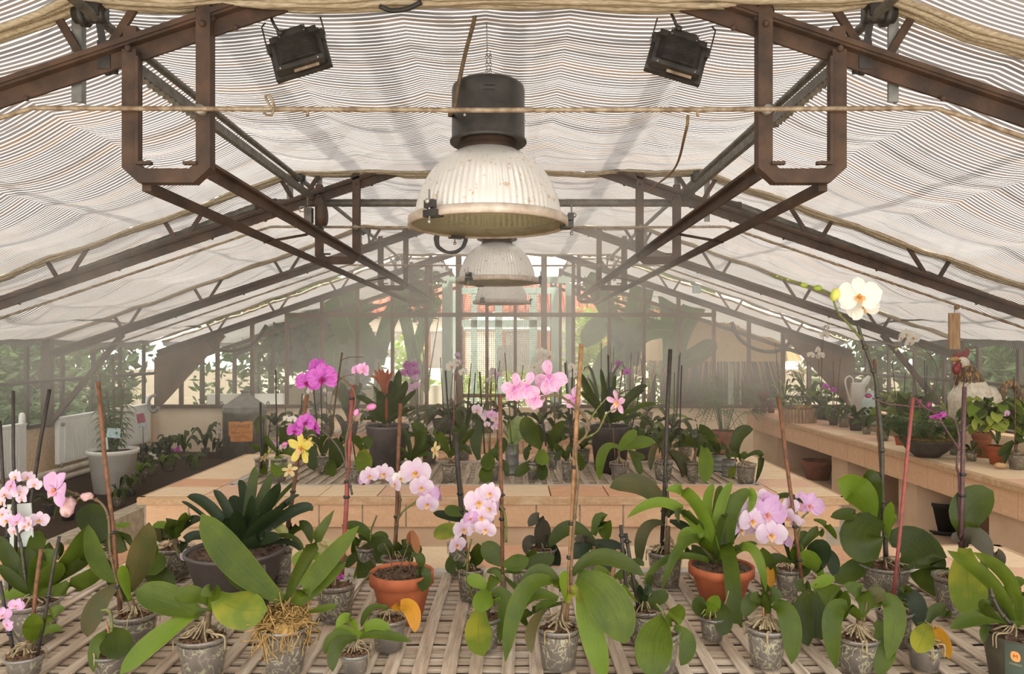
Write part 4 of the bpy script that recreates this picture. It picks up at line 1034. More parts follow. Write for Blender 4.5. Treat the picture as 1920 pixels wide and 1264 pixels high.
# second house of cloth beyond the end wall
for sg, s in ((-1, 'left'), (1, 'right')):
    a, b = (RX - 5.06, RX - .95) if sg < 0 else (RX + .95, RX + 5.06)
    shade_cloth(4 + sg, 10.75, 14.6, f'shade cloth seen through the end glass, {s} of the door', a, b, 60)
    mb = MB()
    for y in (12.0, 13.4, 14.7):
        mb.bar((RX + sg * .9, y, zch(.9, -.05)), (RX + sg * 5.0, y, zch(5.0, -.05)), .05, .06); mb.bar((RX + sg * 5.0, y, 0), (RX + sg * 5.0, y, 1.6), .06, .06, V((0, 1, 0)))
        mb.bar((RX + sg * .9, y, 0), (RX + sg * .9, y, 2.9), .05, .05, V((0, 1, 0)))
    mb.bar((RX + sg * 5.0, 10.7, 1.55), (RX + sg * 5.0, 14.7, 1.55), .05, .05)
    tag(mb.build('far_house_frame', 'rust_steel'), f'rusty frame of the next house seen through the end glass, {s} side', 'frame')
mb = MB(); mb.box((-2.9, 14.5, .42), (3.4, .15, .84)); tag(mb.build('garden_wall', 'house_wall'), 'low sunlit garden wall beyond the end glass at left', 'wall')
mb = MB(); mb.box(P(462, 755, 11.6), (1.2, .12, .28)); 
rr = tag(mb.build('radiator', 'white_enamel'), 'white radiator in the next house seen above the zinc can', 'radiator')
# sunlit yard with a house
mb = MB(); mb.box((-.2, 17.2, .02), (9, 6, .04)); mb.build('yard_paving', 'paving')['kind'] = 'structure'
t = thing('house', (-1.0, 21.5, 0), 'sunlit cream house with red tiled roof far behind the doorway', 'house')
mb = MB(); mb.box((-1.0, 21.5, 1.35), (13, .4, 2.7)); mb.build('house_wall', 'house_wall', t)
mb = MB()
for i in range(60):
    x = -7.6 + i * .225; mb.tube([(x, 20.9, 2.6), (x, 22.8, 3.5)], .12, 6)
mb.build('tiled_roof', 'roof_tile', t)
for x in (-5.2, -3.6, -2.0, .2, 1.6, 3.2):
    mb = MB(); mb.box((x, 21.27, 1.45), (.75, .06, 1.2)); f = mb.build('house_window', 'slate', t)
    mb = MB(); mb.box((x - .52, 21.25, 1.45), (.24, .05, 1.2)); mb.box((x + .52, 21.25, 1.45), (.24, .05, 1.2)); mb.build('shutter', 'terracotta_dull', f)
t = thing('parasol', (-.4, 18.6, 0), 'white parasol in the sunny yard behind the door', 'parasol')
mb = MB(); mb.tube([(-.4, 18.6, 0), (-.4, 18.6, 2.4)], .03, 8); mb.build('pole', 'wood_trunk', t)
mb = MB(); mb.lathe((-.4, 18.6, 0), [(1.5, 2.02), (1.48, 2.06), (.05, 2.5)], 10); mb.build('canopy', 'white_enamel', t)
t = thing('van', (-3.3, 18.2, 0), 'white van parked in the yard, glimpsed between the banana leaves', 'van')
mb = MB(); mb.prof([(-.85, .35), (.85, .35), (.85, 1.1), (.72, 1.75), (-.72, 1.75), (-.85, 1.1)], (-4.6, 18.2, 0), (-2.4, 18.2, 0)); mb.prof([(-.83, .35), (.83, .35), (.83, .9), (.75, 1.05), (-.75, 1.05), (-.83, .9)], (-2.4, 18.2, 0), (-1.7, 18.2, 0)); mb.build('body', 'white_enamel', t)
mb = MB(); mb.box((-3.2, 17.42, 1.35), (1.6, .04, .4)); mb.build('side_window', 'slate', t)
for x in (-4.1, -2.2):
    for y in (17.5, 18.9):
        mb = MB(); mb.tube([(x, y - .1, .33), (x, y + .1, .33)], .33, 18); mb.build('wheel', 'black_plastic', t)

for sg, sd_ in ((-1, 'left'), (1, 'right')):
    rng = random.Random(31 + sg); mb = MB()
    for i in range(9): leaf_cloud(mb, (sg * 12.3, 1.5 + i * 2.1, 1.3), (.8, 1.5, 1.5), 420, .34, rng, 0, 1, .1)
    tag(mb.build('hedge', 'foliage_mid'), f'tall dense hedge closing the garden on the {sd_} side', 'hedge')

# ================================================================ POTTED PLANTS
ZOOM = {0: (0, 0, 1), 1: (0, 844, 3.01), 2: (320, 844, 3.01), 3: (640, 844, 3.01), 4: (920, 844, 3.01), 5: (1240, 844, 3.01), 6: (1520, 844, 3.01),
        'A': (460, 640, 4.516), 'B': (740, 660, 4.8625), 'C': (1000, 660, 4.8625), 'D': (1240, 640, 4.516), 'Q': (1240, 880, 6.32), 'U': (340, 840, 5.746), 'T': (900, 680, 6.0), 'W': (1660, 740, 7.385)}
LM = ['leaf_g', 'leaf_d', 'leaf_k', 'leaf_l', 'leaf_y', 'leaf_o', 'leaf_b', 'leaf_p', 'leaf_w', 'leaf_r', 'leaf_v', 'leaf_x', 'leaf_lime']
LI = {k[-1] if k != 'leaf_lime' else 'L': i for i, k in enumerate(LM)}
def leaves_build(mb, parent):
    used = sorted(set(mb.m)); rm = {u: i for i, u in enumerate(used)}; mb.m = [rm[k] for k in mb.m]
    return mb.build('leaves', [LM[u] for u in used], parent)
def make_pot(t, kind, c, r, h, rng, n=32, fill=.86):
    """pot standing on c with rim radius r and height h; returns the height of its soil"""
    zs = h - .016
    if kind == 'clear':
        rb = r * .74
        mb = MB(); mb.lathe(c, [(.001, .001), (rb, .0), (r * .97, h - .010), (r + .003, h - .008), (r + .004, h), (r * .975, h), (r * .96, h - .012)], n); mb.build('pot', 'clear_plastic', t)
        zs = h * fill; rs = rb + (r * .95 - rb) * fill
        mb = MB(); mb.lathe(c, [(.001, .004), (rb * .96, .004), (rs * .965, zs - .004)], n); mb.build('root_ball', 'root_mass', t)
    else:
        spec = {'terra': ([(.001, 0), (.62, 0), (.885, .73), (.90, .75), (1, .76), (1.0, .99), (.985, 1), (.93, 1), (.91, .97), (.87, .7)], 'terracotta'),
                'terrad': ([(.001, 0), (.62, 0), (.885, .73), (.90, .75), (1, .76), (1.0, .99), (.985, 1), (.93, 1), (.91, .97), (.87, .7)], 'terracotta_dull'),
                'grey': ([(.001, 0), (.70, 0), (.97, .93), (1, .94), (1.0, .99), (.985, 1), (.95, 1), (.94, .9)], 'grey_pot'),
                'dark': ([(.001, 0), (.74, 0), (.98, .95), (1.0, .99), (.985, 1), (.95, 1), (.94, .9)], 'dark_pot'),
                'sleeve': ([(.001, 0), (.78, 0), (1.0, .985), (1.0, 1), (.985, 1), (.97, .9)], 'sleeve_dark'),
                'white': ([(.001, 0), (.72, 0), (.93, .90), (1.0, .90), (1.01, .98), (1, 1), (.94, 1), (.93, .9)], 'white_pot'),
                'tin': ([(.001, 0), (.98, 0), (1, .02), (.97, .04), (.97, .3), (1, .32), (.97, .34), (.97, .64), (1, .66), (.97, .68), (.97, .96), (1, .985), (.99, 1), (.95, 1), (.95, .9)], 'galvanised'),
                'square': ([(.001, 0), (.7, 0), (.95, .9), (1.0, .9), (1.0, 1), (.93, 1), (.92, .9)], 'terracotta')}[kind]
        mb = MB(); mb.lathe(c, [(a * r, b * h) for a, b in spec[0]], n if kind != 'square' else 4, 0, None, kind not in ('square',))
        mb.build('pot', spec[1], t); rs = r * .93; zs = h * .93
    mb = MB(); mb.disc(c + V((0, 0, zs)), rs * .98, 20, 0, .006, rng)
    for _ in range(int(26 + r * 300)):
        a = rng.uniform(0, 6.28); q = rs * .9 * math.sqrt(rng.random()); d = V((rng.gauss(0, 1), rng.gauss(0, 1), rng.gauss(0, .4))).normalized()
        mb.ball(c + V((q * math.cos(a), q * math.sin(a), zs + .004)), (.005, .004, .011), 4, 0, d, .2, rng)
    mb.build('potting_bark', 'bark' if kind in ('clear', 'tin') else 'soil', t)
    return zs
def stake(t, p0, p1, r, mat, clips=(), name='stake'):
    mb = MB(); q = V(p1) - V(p0); n = q.orthogonal().normalized() * q.length * .003
    mb.tube([p0, V(p0).lerp(p1, .35) + n, V(p0).lerp(p1, .7) - n, p1], r, 8); o = mb.build(name, mat, t)
    if clips:
        for u in clips:
            mb = MB(); c = V(p0).lerp(V(p1), u); mb.tube([c - V((0, 0, .004)), c + V((0, 0, .004))], r + .0028, 8); mb.tube([c, c + V((.012, -.004, 0))], .0025, 5)
            mb.build('clip', 'black_plastic', o)
    return o
def plant(name, label, cat, pot, yb, leaves=(), base=None, stakes=(), spikes=(), roots=0, z=0, surf=BZ, group='potted plants on the nearest bench', dfl='o', seed=0, moss=False, wf=1.0, fill=.86, rp=1.0):
    ox, oy, s = ZOOM[z]
    def px(x, y, zz=None):
        a, b, k = ZOOM[zz if zz is not None else z]; return (a + x / k, b + y / k)
    kind, rx, ry, rw = pot; X, YR = px(rx, ry); W = rw / s; YB = px(0, yb)[1]
    y0 = depth_on(YB, surf); rb = .74 * W / 2 * y0 / F; y = y0 + rb; r = W / 2 * y / F
    c = P(X, YR, y); h = max(.05, c.z - surf); c.z = surf
    rng = random.Random(hash(label) % 9999 if False else sum(map(ord, label)) + seed)
    t = thing(name, c, label, cat, group)
    zs = make_pot(t, kind, c, r, h, rng, fill=fill); k = y / F
    pt = lambda x, yy, d=0.0, zz=None: P(*px(x, yy, zz), y + d)
    bp = pt(*base) if base else c + V((0, 0, zs + .012))
    bp = V(bp)
    if leaves:
        mb = MB()
        for L in leaves:
            mx, my, tx, ty, w = L[:5]; o = L[5] if len(L) > 5 else 'g'; ex = L[6] if len(L) > 6 else {}
            dy = ex.get('dy', rng.uniform(-.05, .02)); b = pt(ex['b'][0], ex['b'][1], ex.get('bd', 0)) if 'b' in ex else bp + V((rng.uniform(-.006, .006), rng.uniform(-.006, .006), 0))
            leaf(mb, b, pt(mx, my, dy * .6), pt(tx, ty, dy), w / s * (y + dy * .5) / F * wf, LI[o], ex.get('p', dfl), ex.get('f', .72), ex.get('fold', .22), segs=13, curl=ex.get('c', 0))
        leaves_build(mb, t)
    for S_ in stakes:
        x0, y0_, x1, y1, mat, rr = S_[:6]; d0, d1 = (S_[6], S_[7]) if len(S_) > 7 else (0, .01); clips = S_[8] if len(S_) > 8 else (.35,)
        p0 = pt(x0, y0_, d0); p0.z = max(p0.z - .02, surf + .03)
        stake(t, p0, pt(x1, y1, d1), rr / s * k, mat, clips)
    for sp in spikes:
        zz = sp.get('z', z); ss = ZOOM[zz][2]
        mb = MB(); pts = smooth_path([pt(p[0], p[1], p[2] if len(p) > 2 else 0, zz) for p in sp['pts']], 5)
        mb.tube(pts, [sp.get('r', 5) / ss * k * (1 - .35 * i / len(pts)) for i in range(len(pts))], 7)
        for i in range(3, len(pts) - 2, 6): mb.ball(pts[i], sp.get('r', 5) / ss * k * 1.35, 6)
        for f in sp.get('ped', ()):        # little side stems to the flowers
            mb.tube(smooth_path([pt(f[0], f[1], 0, zz), pt((f[0] + f[2]) / 2, (f[1] + f[3]) / 2 - 8, -.01, zz), pt(f[2], f[3], f[4] if len(f) > 4 else -.01, zz)], 4), sp.get('r', 5) / ss * k * .6, 5)
        o = mb.build('flower_spike', sp.get('m', 'stem_green'), t)
        for f in sp.get('fl', ()):
            fx, fy, sz, kd = f[:4]; yaw, pit, rol = (f[4:7] if len(f) > 6 else (rng.uniform(-35, 35), rng.uniform(-25, 5), rng.uniform(-20, 20)))
            fd = f[7] if len(f) > 7 else rng.uniform(-.035, .0)
            flower(o, pt(fx, fy, fd, zz), sz / ss * k * 1.02, kd, yaw, pit, rol)
        for i, bd in enumerate(sp.get('buds', ())):
            bx_, by_, br, bm = bd[:4]; mb = MB(); ax = V((bd[4], 0, bd[5])) if len(bd) > 5 else V((.4, 0, 1))
            mb.ball(pt(bx_, by_, -.004, zz), (br / ss * k * .8, br / ss * k * .8, br / ss * k * 1.15), 10, 0, ax, .02 if 'wilt' not in bm else .22, rng); mb.build('bud', bm, o)
    if roots:
        mb = MB(); cz = c + V((0, 0, zs + .012))
        for i in range(roots):
            a = rng.uniform(0, 6.28); L = r * rng.uniform(.5, 1.05); d = V((math.cos(a), math.sin(a), 0)); e = V((-d.y, d.x, 0)) * rng.uniform(-.5, .5) * L
            top = (bp if (bp - cz).length < .09 and rng.random() < .5 else cz) * .6 + cz * .4
            q = [top + V((0, 0, .008)), cz + d * L * .4 + e * .5 + V((0, 0, rng.uniform(.008, .024))), cz + d * L * .85 + e + V((0, 0, rng.uniform(-.004, .012)))]
            if rng.random() < .22: q.append(cz + d * (r * 1.02) + e * .3 + V((0, 0, .004))); q.append(cz + d * (r * 1.05) + e * .3 + V((0, 0, -.03)))
            mb.tube(smooth_path(q, 4), rng.uniform(.0012, .0022) * rp, 6)
        mb.build('aerial_root', 'root', t)
    if base is not None and (bp - c).z > zs + .035:       # bare stem lifting the crown
        mb = MB(); mb.tube(smooth_path([c + V((0, 0, zs - .01)), (c + V((0, 0, zs))).lerp(bp, .5) + V((.003, 0, 0)), bp], 4), [.011, .011, .010, .010, .010, .010, .009, .009, .009], 8); mb.build('stem', 'stem_brown', t)
    if moss:
        mb = MB(); cz = c + V((0, 0, h))
        for _ in range(420):
            a = rng.uniform(0, 6.28); q = r * 1.12 * math.sqrt(rng.random()); p = cz + V((q * math.cos(a), q * math.sin(a), .02 + .035 * (1 - (q / r) ** 2) * rng.random() - (.02 if q > r else 0)))
            e = p + V((rng.gauss(0, .018), rng.gauss(0, .018), rng.gauss(-.004, .014) - (.03 if q > r else 0))); f = e + V((rng.gauss(0, .012), rng.gauss(0, .012), rng.gauss(0, .012)))
            mb.tube([p, e, f], .0016, 4, 0, False)
        for _ in range(40):
            a = rng.uniform(0, 6.28); q = r * .95 * math.sqrt(rng.random()); mb.ball(cz + V((q * math.cos(a), q * math.sin(a), .005)), .018, 6, 0, None, .3, rng)
        mb.build('moss', 'moss_dry', t)
    t['_r'] = r; t['_h'] = h
    return t
d = dict
G1 = 'potted plants on the nearest bench'
plant('orchid', 'small cloudy potted orchid with three thin stakes, at the bottom left corner', 'orchid', ('clear', 140, 1150, 205), 1300, [(185, 1020, 186, 920, 105, 'g', d(f=.95, dy=-.02)), (285, 930, 362, 905, 58, 'g'), (275, 1012, 348, 1020, 48, 'g')], (172, 1085),
      [(85, 1150, 0, 740, 'stake_dark', 9), (158, 1120, 232, 558, 'stake_brown', 11), (212, 1115, 335, 487, 'stake_dark', 9, 0, .02, (.5,))], [d(pts=[(120, 1110), (60, 1000), (30, 930)], m='stem_dark', fl=[(80, 905, 80, 'violet', 20, 0, 20), (112, 890, 60, 'violet', -30, 0, 0), (15, 960, 85, 'violet', 30, 0, 0), (20, 1000, 70, 'violet', 0, 0, 60)])], 14, 1)
plant('orchid', 'big leaning orchid with two clusters of pale pink flowers at the left edge', 'orchid', ('clear', 185, 845, 290), 1110,
      [(70, 640, -15, 480, 85, 'd', d(f=.8)), (390, 640, 486, 432, 105, 'g', d(f=.85)), (425, 630, 487, 545, 95, 'g'), (420, 665, 475, 622, 70, 'd'), (430, 760, 600, 640, 95, 'g', d(f=.8, dy=-.1)), (165, 690, 160, 550, 100, 'd', d(f=.9)), (230, 640, 335, 610, 110, 'g', d(f=.8)), (90, 745, -15, 645, 65, 'd'), (70, 815, -20, 830, 60, 'l'), (270, 720, 355, 640, 110, 'g', d(f=.85)), (200, 560, 245, 470, 90, 'g', d(dy=.08)), (290, 570, 330, 620, 90, 'd', d(dy=.1))], (190, 815),
      [(90, 800, 75, -335, 'stake_dark', 9, .03, .04), (60, 800, 0, -165, 'stake_dark', 9, .02, .03)],
      [d(pts=[(150, 800), (130, 620), (105, 480), (72, 330), (100, 190), (190, 205)], m='stem_dark', r=9, fl=[(85, 180, 85, 'blush'), (140, 180, 80, 'blush'), (185, 220, 75, 'blush'), (60, 235, 90, 'violet'), (30, 285, 100, 'blush'), (112, 262, 80, 'blush'), (122, 298, 62, 'blush'), (10, 320, 70, 'blush')]),
       d(pts=[(150, 800), (30, 620), (-10, 590)], m='stem_dark', r=9), d(pts=[(140, 800), (125, 560), (110, 470), (220, 425)], m='stem_dark', r=8, fl=[(40, 430, 95, 'blush'), (92, 438, 95, 'violet'), (75, 482, 66, 'blush'), (160, 440, 85, 'blush'), (215, 430, 100, 'blush'), (128, 455, 70, 'blush'), (10, 390, 80, 'blush')])], 8, 1)
plant('orchid', 'orchid in a clear pot behind the left flower clusters, with one tall dark stake', 'orchid', ('clear', 80, 640, 115), 800, [(40, 560, -10, 520, 60, 'd'), (130, 570, 180, 520, 70, 'g')], None, [(110, 640, 280, -343, 'stake_dark', 10, 0, .02, (.2, .45))], (), 4, 1)
plant('orchid', 'orchid with a tall brown stake and one large lilac flower beside wilted ones', 'orchid', ('clear', 762, 912, 245), 1180,
      [(556, 640, 497, 420, 92, 'g', d(f=.95, b=(665, 740))), (785, 640, 842, 408, 140, 'b', d(f=.92, b=(725, 800))), (548, 880, 495, 1055, 112, 'b', d(f=.9, b=(665, 765), dy=-.06)), (700, 730, 690, 650, 60, 'l'), (660, 780, 600, 610, 70, 'd', d(dy=.06))], (735, 850),
      [(682, 905, 554, -385, 'stake_brown', 12, 0, .02, (.13, .36))],
      [d(pts=[(690, 850), (650, 700), (620, 560), (612, 380), (560, 290), (470, 262), (370, 225)], m='stem_brown', r=9, fl=[(285, 290, 215, 'violet', -30, -5, 25, -.03)], buds=[(385, 322, 48, 'wilted_pink', .3, 1), (490, 262, 30, 'wilted_pink', 1, .3), (330, 235, 12, 'bud_pink')], ped=[(400, 250, 375, 300), (470, 262, 430, 290)])], 16, 1)
plant('orchid', 'orchid with round dark leaves standing behind the tall brown stake', 'orchid', ('clear', 590, 560, 100), 650, [(530, 400, 505, 300, 160, 'd', d(f=.95, b=(590, 510))), (672, 520, 735, 480, 130, 'd', d(f=.9)), (690, 425, 738, 420, 32, 'l', d(b=(640, 420))), (560, 500, 500, 490, 60, 'd')], (600, 540), (), (), 5, 1)
plant('orchid', 'low orchid with three rounded leaves, left of the clear pot near the tile corner', 'orchid', ('clear', 800, 715, 115), 805, [(845, 590, 855, 515, 85, 'g', d(f=.95)), (860, 640, 880, 705, 145, 'g', d(f=.95, b=(840, 590), dy=-.05)), (900, 715, 965, 800, 115, 'd', d(f=.9)), (770, 660, 740, 610, 60, 'd')], (815, 690), (), (), 4, 1)
plant('orchid', 'tiny potted orchid with one round leaf facing front, bottom left', 'orchid', ('clear', 620, 1140, 190), 1300, [(655, 1085, 662, 1182, 168, 'd', d(f=1, b=(625, 1025), dy=-.08, fold=.12)), (545, 1090, 527, 1255, 66, 'g', d(b=(615, 1040)))], (628, 1075), [(632, 1060, 598, 965, 'stake_tan', 6, 0, 0, ())], [d(pts=[(630, 1060), (630, 960), (612, 905), (570, 905)], r=9)], 8, 1)
plant('orchid', 'orchid with huge wavy light green leaves and bare roots in a clear pot', 'orchid', ('clear', 182, 1035, 292), 1310,
      [(360, 890, 545, 900, 215, 'y', d(f=.85, b=(255, 810), dy=-.05, fold=-.2)), (130, 815, 20, 830, 95, 'g', d(b=(215, 870))), (-10, 850, -200, 795, 170, 'g', d(f=.85, b=(170, 930), dy=-.06)), (-70, 1060, -285, 1264, 112, 'l', d(f=.8, b=(150, 920), dy=-.12)), (90, 930, 60, 990, 70, 'd'), (240, 800, 170, 820, 80, 'g', d(f=.6))], (215, 905), (), (), 22, 2, rp=1.4)
plant('orchid', 'big orchid planted in a mound of dry brown moss, with sword like leaves', 'orchid', ('clear', 645, 985, 270), 1290,
      [(380, 640, 175, 362, 175, 'g', d(f=.95, b=(635, 850), fold=.15, dy=-.06)), (430, 770, 298, 683, 80, 'd', d(b=(560, 850))), (740, 650, 922, 340, 82, 'd', d(f=.7, b=(650, 860))), (825, 700, 1062, 428, 112, 'g', d(f=.8, b=(690, 865))), (845, 770, 990, 636, 62, 'g', d(b=(710, 885))), (860, 895, 940, 878, 42, 'g', d(b=(780, 915))), (500, 840, 480, 870, 40, 'd')], (640, 860), [(545, 870, 525, 650, 'stem_dark', 12, 0, 0, ())], [], 0, 2, moss=True)
plant('bromeliad', 'dark green bromeliad rosette in the wide grey pot', 'plant', ('grey', 585, 1085, 1050), 1690,
      [(320, 650, 60, 525, 125, 'k'), (200, 700, 0, 580, 45, 'k'), (490, 660, 345, 452, 105, 'k'), (590, 690, 560, 510, 150, 'k', d(dy=.1)), (610, 850, 590, 675, 150, 'k', d(f=.9, dy=-.1)), (680, 570, 620, 345, 105, 'k', d(dy=.1)), (745, 540, 795, 195, 115, 'd', d(dy=.08)), (850, 580, 980, 262, 115, 'd', d(dy=.05)), (900, 660, 1060, 372, 145, 'k', d(f=.85)), (1060, 530, 1268, 348, 48, 'd', d(dy=.15)), (1050, 650, 1275, 505, 55, 'k'), (1000, 700, 1200, 595, 70, 'k'), (1190, 690, 1415, 680, 125, 'k', d(f=.85)), (880, 800, 1112, 668, 125, 'k', d(dy=-.08)), (730, 720, 760, 508, 95, 'k'), (540, 870, 470, 758, 120, 'k', d(dy=-.1, f=.9)), (120, 950, 0, 1140, 105, 'k', d(b=(420, 1010))), (900, 980, 1060, 985, 140, 'k', d(dy=-.12)), (1160, 950, 1325, 1115, 55, 'd', d(b=(880, 1010))), (1090, 1005, 1292, 1125, 62, 'k', d(b=(760, 1090))), (1080, 880, 1132, 955, 105, 'w', d(b=(1000, 830), f=.9)), (600, 960, 520, 900, 110, 'k'), (780, 900, 900, 780, 110, 'k'), (690, 900, 640, 760, 110, 'k')], (640, 1075), (), (), 0, 'U', dfl='s')
plant('orchid', 'orchid half hidden behind the wide grey bromeliad pot, arching leaves at right', 'orchid', ('clear', 630, 545, 115), 765, [(748, 425, 795, 530, 60, 'd', d(b=(660, 500), f=.8)), (700, 520, 740, 570, 30, 'd'), (690, 440, 640, 460, 50, 'p')], None, [(640, 540, 770, -313, 'stake_brown', 12, 0, .02, (.38,))], [d(pts=[(640, 540), (680, 250), (735, 60), (765, -10)], r=5, m='stem_brown', fl=[(728, 70, 190, 'yellow', -30, 0, 0, -.03), (668, 150, 90, 'cream', 30, 20, 0, -.03), (745, 0, 90, 'yellow', 60, 20, 30, -.02)], buds=[(770, -10, 16, 'bud_green'), (765, 30, 18, 'bud_yellow')])], 4, 2)
plant('orchid', 'orchid with papery cream leaves and fallen purple petals in its clear pot', 'orchid', ('clear', 932, 745, 228), 985, [(850, 590, 918, 515, 105, 'w', d(f=.95)), (770, 625, 693, 655, 115, 'w', d(f=.95)), (930, 640, 1002, 602, 70, 'd'), (800, 610, 815, 540, 80, 'l', d(f=.9)), (790, 660, 830, 630, 60, 'w')], (890, 690), [(965, 690, 1029, -367, 'stake_red', 13, .0, .02, (.42, .5, .93))], [d(z='A', pts=[(905, 1300), (880, 1180), (850, 1050), (800, 920), (690, 790), (570, 738)], m='stem_dark', r=10, fl=[(410, 800, 130, 'magenta', 30, 0, 10, -.01), (505, 745, 170, 'magenta', -20, -10, 0, -.02), (590, 775, 130, 'magenta', -40, 10, 20, -.01), (450, 750, 100, 'magenta', 50, 0, 0, 0)], buds=[(335, 870, 24, 'bud_pink', 1, .3)]), d(z='A', pts=[(870, 1180), (850, 860), (905, 640), (935, 500), (900, 390), (800, 310), (660, 335)], m='stem_brown', r=9, fl=[(512, 410, 190, 'magenta', 25, 5, 10, -.02), (665, 400, 260, 'magenta', -10, 0, -10, -.03), (598, 280, 180, 'magenta', 30, -10, 30, 0), (555, 350, 140, 'magenta', 60, 0, 0, .01)]), d(z='A', pts=[(780, 350), (830, 300), (920, 280)], m='stem_brown', r=5, fl=[(990, 285, 130, 'pink', -30, 0, 10), (940, 275, 90, 'pink', 40, 0, 0)]), d(z='A', pts=[(850, 860), (920, 660), (1000, 570), (1050, 552)], m='stem_brown', r=6, buds=[(1068, 555, 38, 'bud_pink', 1, .2), (940, 605, 30, 'bud_pink', .3, 1)]), d(pts=[(940, 720), (945, 735)], r=4, fl=[(925, 725, 70, 'magenta', 0, -70, 0), (960, 715, 60, 'magenta', 40, -70, 30)])], 8, 2)
plant('orchid', 'orchid before the left corner of the second bench, a blush flower drooping over its rim', 'orchid', ('clear', 985, 540, 210), 735, [(930, 425, 858, 432, 44, 'l', d(b=(985, 470))), (1060, 410, 1142, 392, 55, 'k'), (940, 450, 905, 525, 135, 'b', d(f=.95, dy=.05)), (1035, 400, 1075, 368, 60, 'g'), (960, 440, 1010, 400, 60, 'd')], (990, 500), (), [d(pts=[(990, 540, -.04), (1010, 598, -.08), (1040, 625, -.09)], r=6, fl=[(1045, 640, 110, 'blush', 20, 10, 40, -.10)])], 10, 1)
plant('orchid', 'orchid with limp hanging leaves left behind the orange clay pot', 'orchid', ('clear', 147, 545, 125), 690, [(100, 500, 62, 595, 48, 'd'), (110, 445, 2, 425, 66, 'g'), (215, 490, 262, 512, 64, 'g'), (145, 710, 180, 890, 115, 'd', d(b=(110, 600), f=.95, dy=-.12)), (92, 730, 95, 832, 52, 'y', d(b=(110, 620), f=.95, dy=-.1)), (230, 550, 200, 640, 120, 'd', d(f=.95, dy=-.06)), (60, 620, 20, 640, 60, 'd')], (160, 520), (), [d(pts=[(165, 510), (170, 450), (200, 370)], r=7)], 5, 3)
plant('potted_plant', 'big orange clay pot of soil with withered stems and a wilted leaf', 'plant', ('terra', 341, 682, 362), 1000, [(462, 705, 455, 802, 92, 'd', d(b=(420, 695), f=.95, bd=-.08, dy=-.1)), (440, 605, 452, 665, 56, 'd', d(b=(400, 590), f=.9)), (415, 510, 430, 585, 48, 'x', d(b=(398, 455), f=.9)), (390, 480, 375, 540, 40, 'x', d(b=(398, 460), f=.9))], (330, 690), (), [d(pts=[(320, 700), (350, 610), (378, 530), (402, 455)], m='stem_brown', r=4), d(pts=[(290, 690), (275, 600), (240, 525)], m='stem_brown', r=4), d(pts=[(385, 690), (385, 640), (402, 585)], m='stem_brown', r=4), d(pts=[(170, 690, -.05), (110, 760, -.1), (55, 840, -.12), (40, 920, -.12)], m='stem_brown', r=5)], 0, 3)
plant('orchid', 'orchid with a spray of white and pink flowers above the big orange clay pot', 'orchid', ('clear', 300, 600, 145), 748, [(390, 550, 452, 580, 62, 'd'), (350, 570, 400, 645, 60, 'd'), (250, 560, 200, 560, 60, 'd'), (330, 540, 420, 520, 50, 'd')], None, [(300, 620, 334, -262, 'stake_brown', 11, 0, .02, (.12, .3))],
      [d(pts=[(295, 620), (300, 520), (318, 400), (332, 280), (300, 200), (210, 170), (120, 195)], m='stem_brown', r=8, fl=[(125, 195, 66, 'violet'), (165, 180, 105, 'blush', 20, -5, -10), (235, 175, 120, 'blush', -10, -5, 5), (292, 220, 90, 'blush', -30, 0, 20), (335, 190, 90, 'white', 10, 0, 0)]),
       d(pts=[(320, 390), (350, 345), (410, 300), (460, 250)], m='stem_green', r=6, fl=[(412, 185, 170, 'blush', -8, -8, 5, -.04), (445, 255, 130, 'blush', 10, 0, 10, -.05), (492, 290, 125, 'violet', -20, -10, 0, -.05), (480, 345, 120, 'blush', 5, 10, 8, -.05), (545, 285, 90, 'violet', -60, 0, 0), (455, 140, 70, 'violet', 60, 0, 20)], buds=[(528, 318, 16, 'bud_pink')])], 4, 3)
plant('orchid', 'little clear pot with one orange yellow leaf, before the big clay pot', 'orchid', ('clear', 268, 940, 205), 1150, [(385, 890, 415, 1030, 90, 'o', d(b=(290, 900), f=.9, dy=-.08)), (160, 900, 112, 1000, 42, 'g', d(b=(240, 885))), (250, 890, 215, 880, 30, 'g')], (265, 905), (), (), 16, 3, rp=1.3)
plant('orchid', 'tiny bright green orchid seedling in a small cloudy pot, bottom left of centre', 'orchid', ('clear', 1042, 1135, 172), 1280, [(1000, 950, 935, 1005, 62, 'l', d(b=(1060, 1060), f=.6)), (980, 1012, 922, 1028, 50, 'l', d(b=(1050, 1060))), (925, 1055, 872, 1155, 62, 'g', d(b=(1050, 1060))), (940, 1110, 915, 1252, 76, 'd', d(b=(1050, 1065), f=.85, dy=-.06)), (1140, 985, 1242, 1018, 64, 'l', d(b=(1065, 1055))), (1180, 1040, 1358, 1080, 56, 'g', d(b=(1070, 1060)))], (1055, 1080), (), (), 14, 2)
plant('orchid', 'orchid with a yellowing leaf and a cream flower arching off a thick brown stake', 'orchid', ('clear', 655, 525, 110), 720, [(600, 455, 522, 490, 88, 'y', d(f=.95, b=(690, 450))), (640, 345, 580, 345, 64, 'g', d(b=(705, 370), f=.9)), (610, 375, 518, 355, 52, 'k', d(b=(700, 410))), (770, 295, 834, 198, 84, 'g', d(b=(700, 360), f=.85)), (630, 640, 622, 700, 84, 'd', d(b=(655, 575), f=.95, dy=-.06)), (800, 270, 860, 250, 60, 'd', d(b=(720, 330)))], (680, 470), [(690, 500, 645, -100, 'stake_dark', 14, 0, 0, (.3, .45))], [d(pts=[(700, 480), (690, 300), (665, 120), (640, 65), (600, 48), (550, 52)], m='stem_brown', r=7, fl=[(532, 45, 100, 'cream', 65, 0, 0)])], 8, 3)
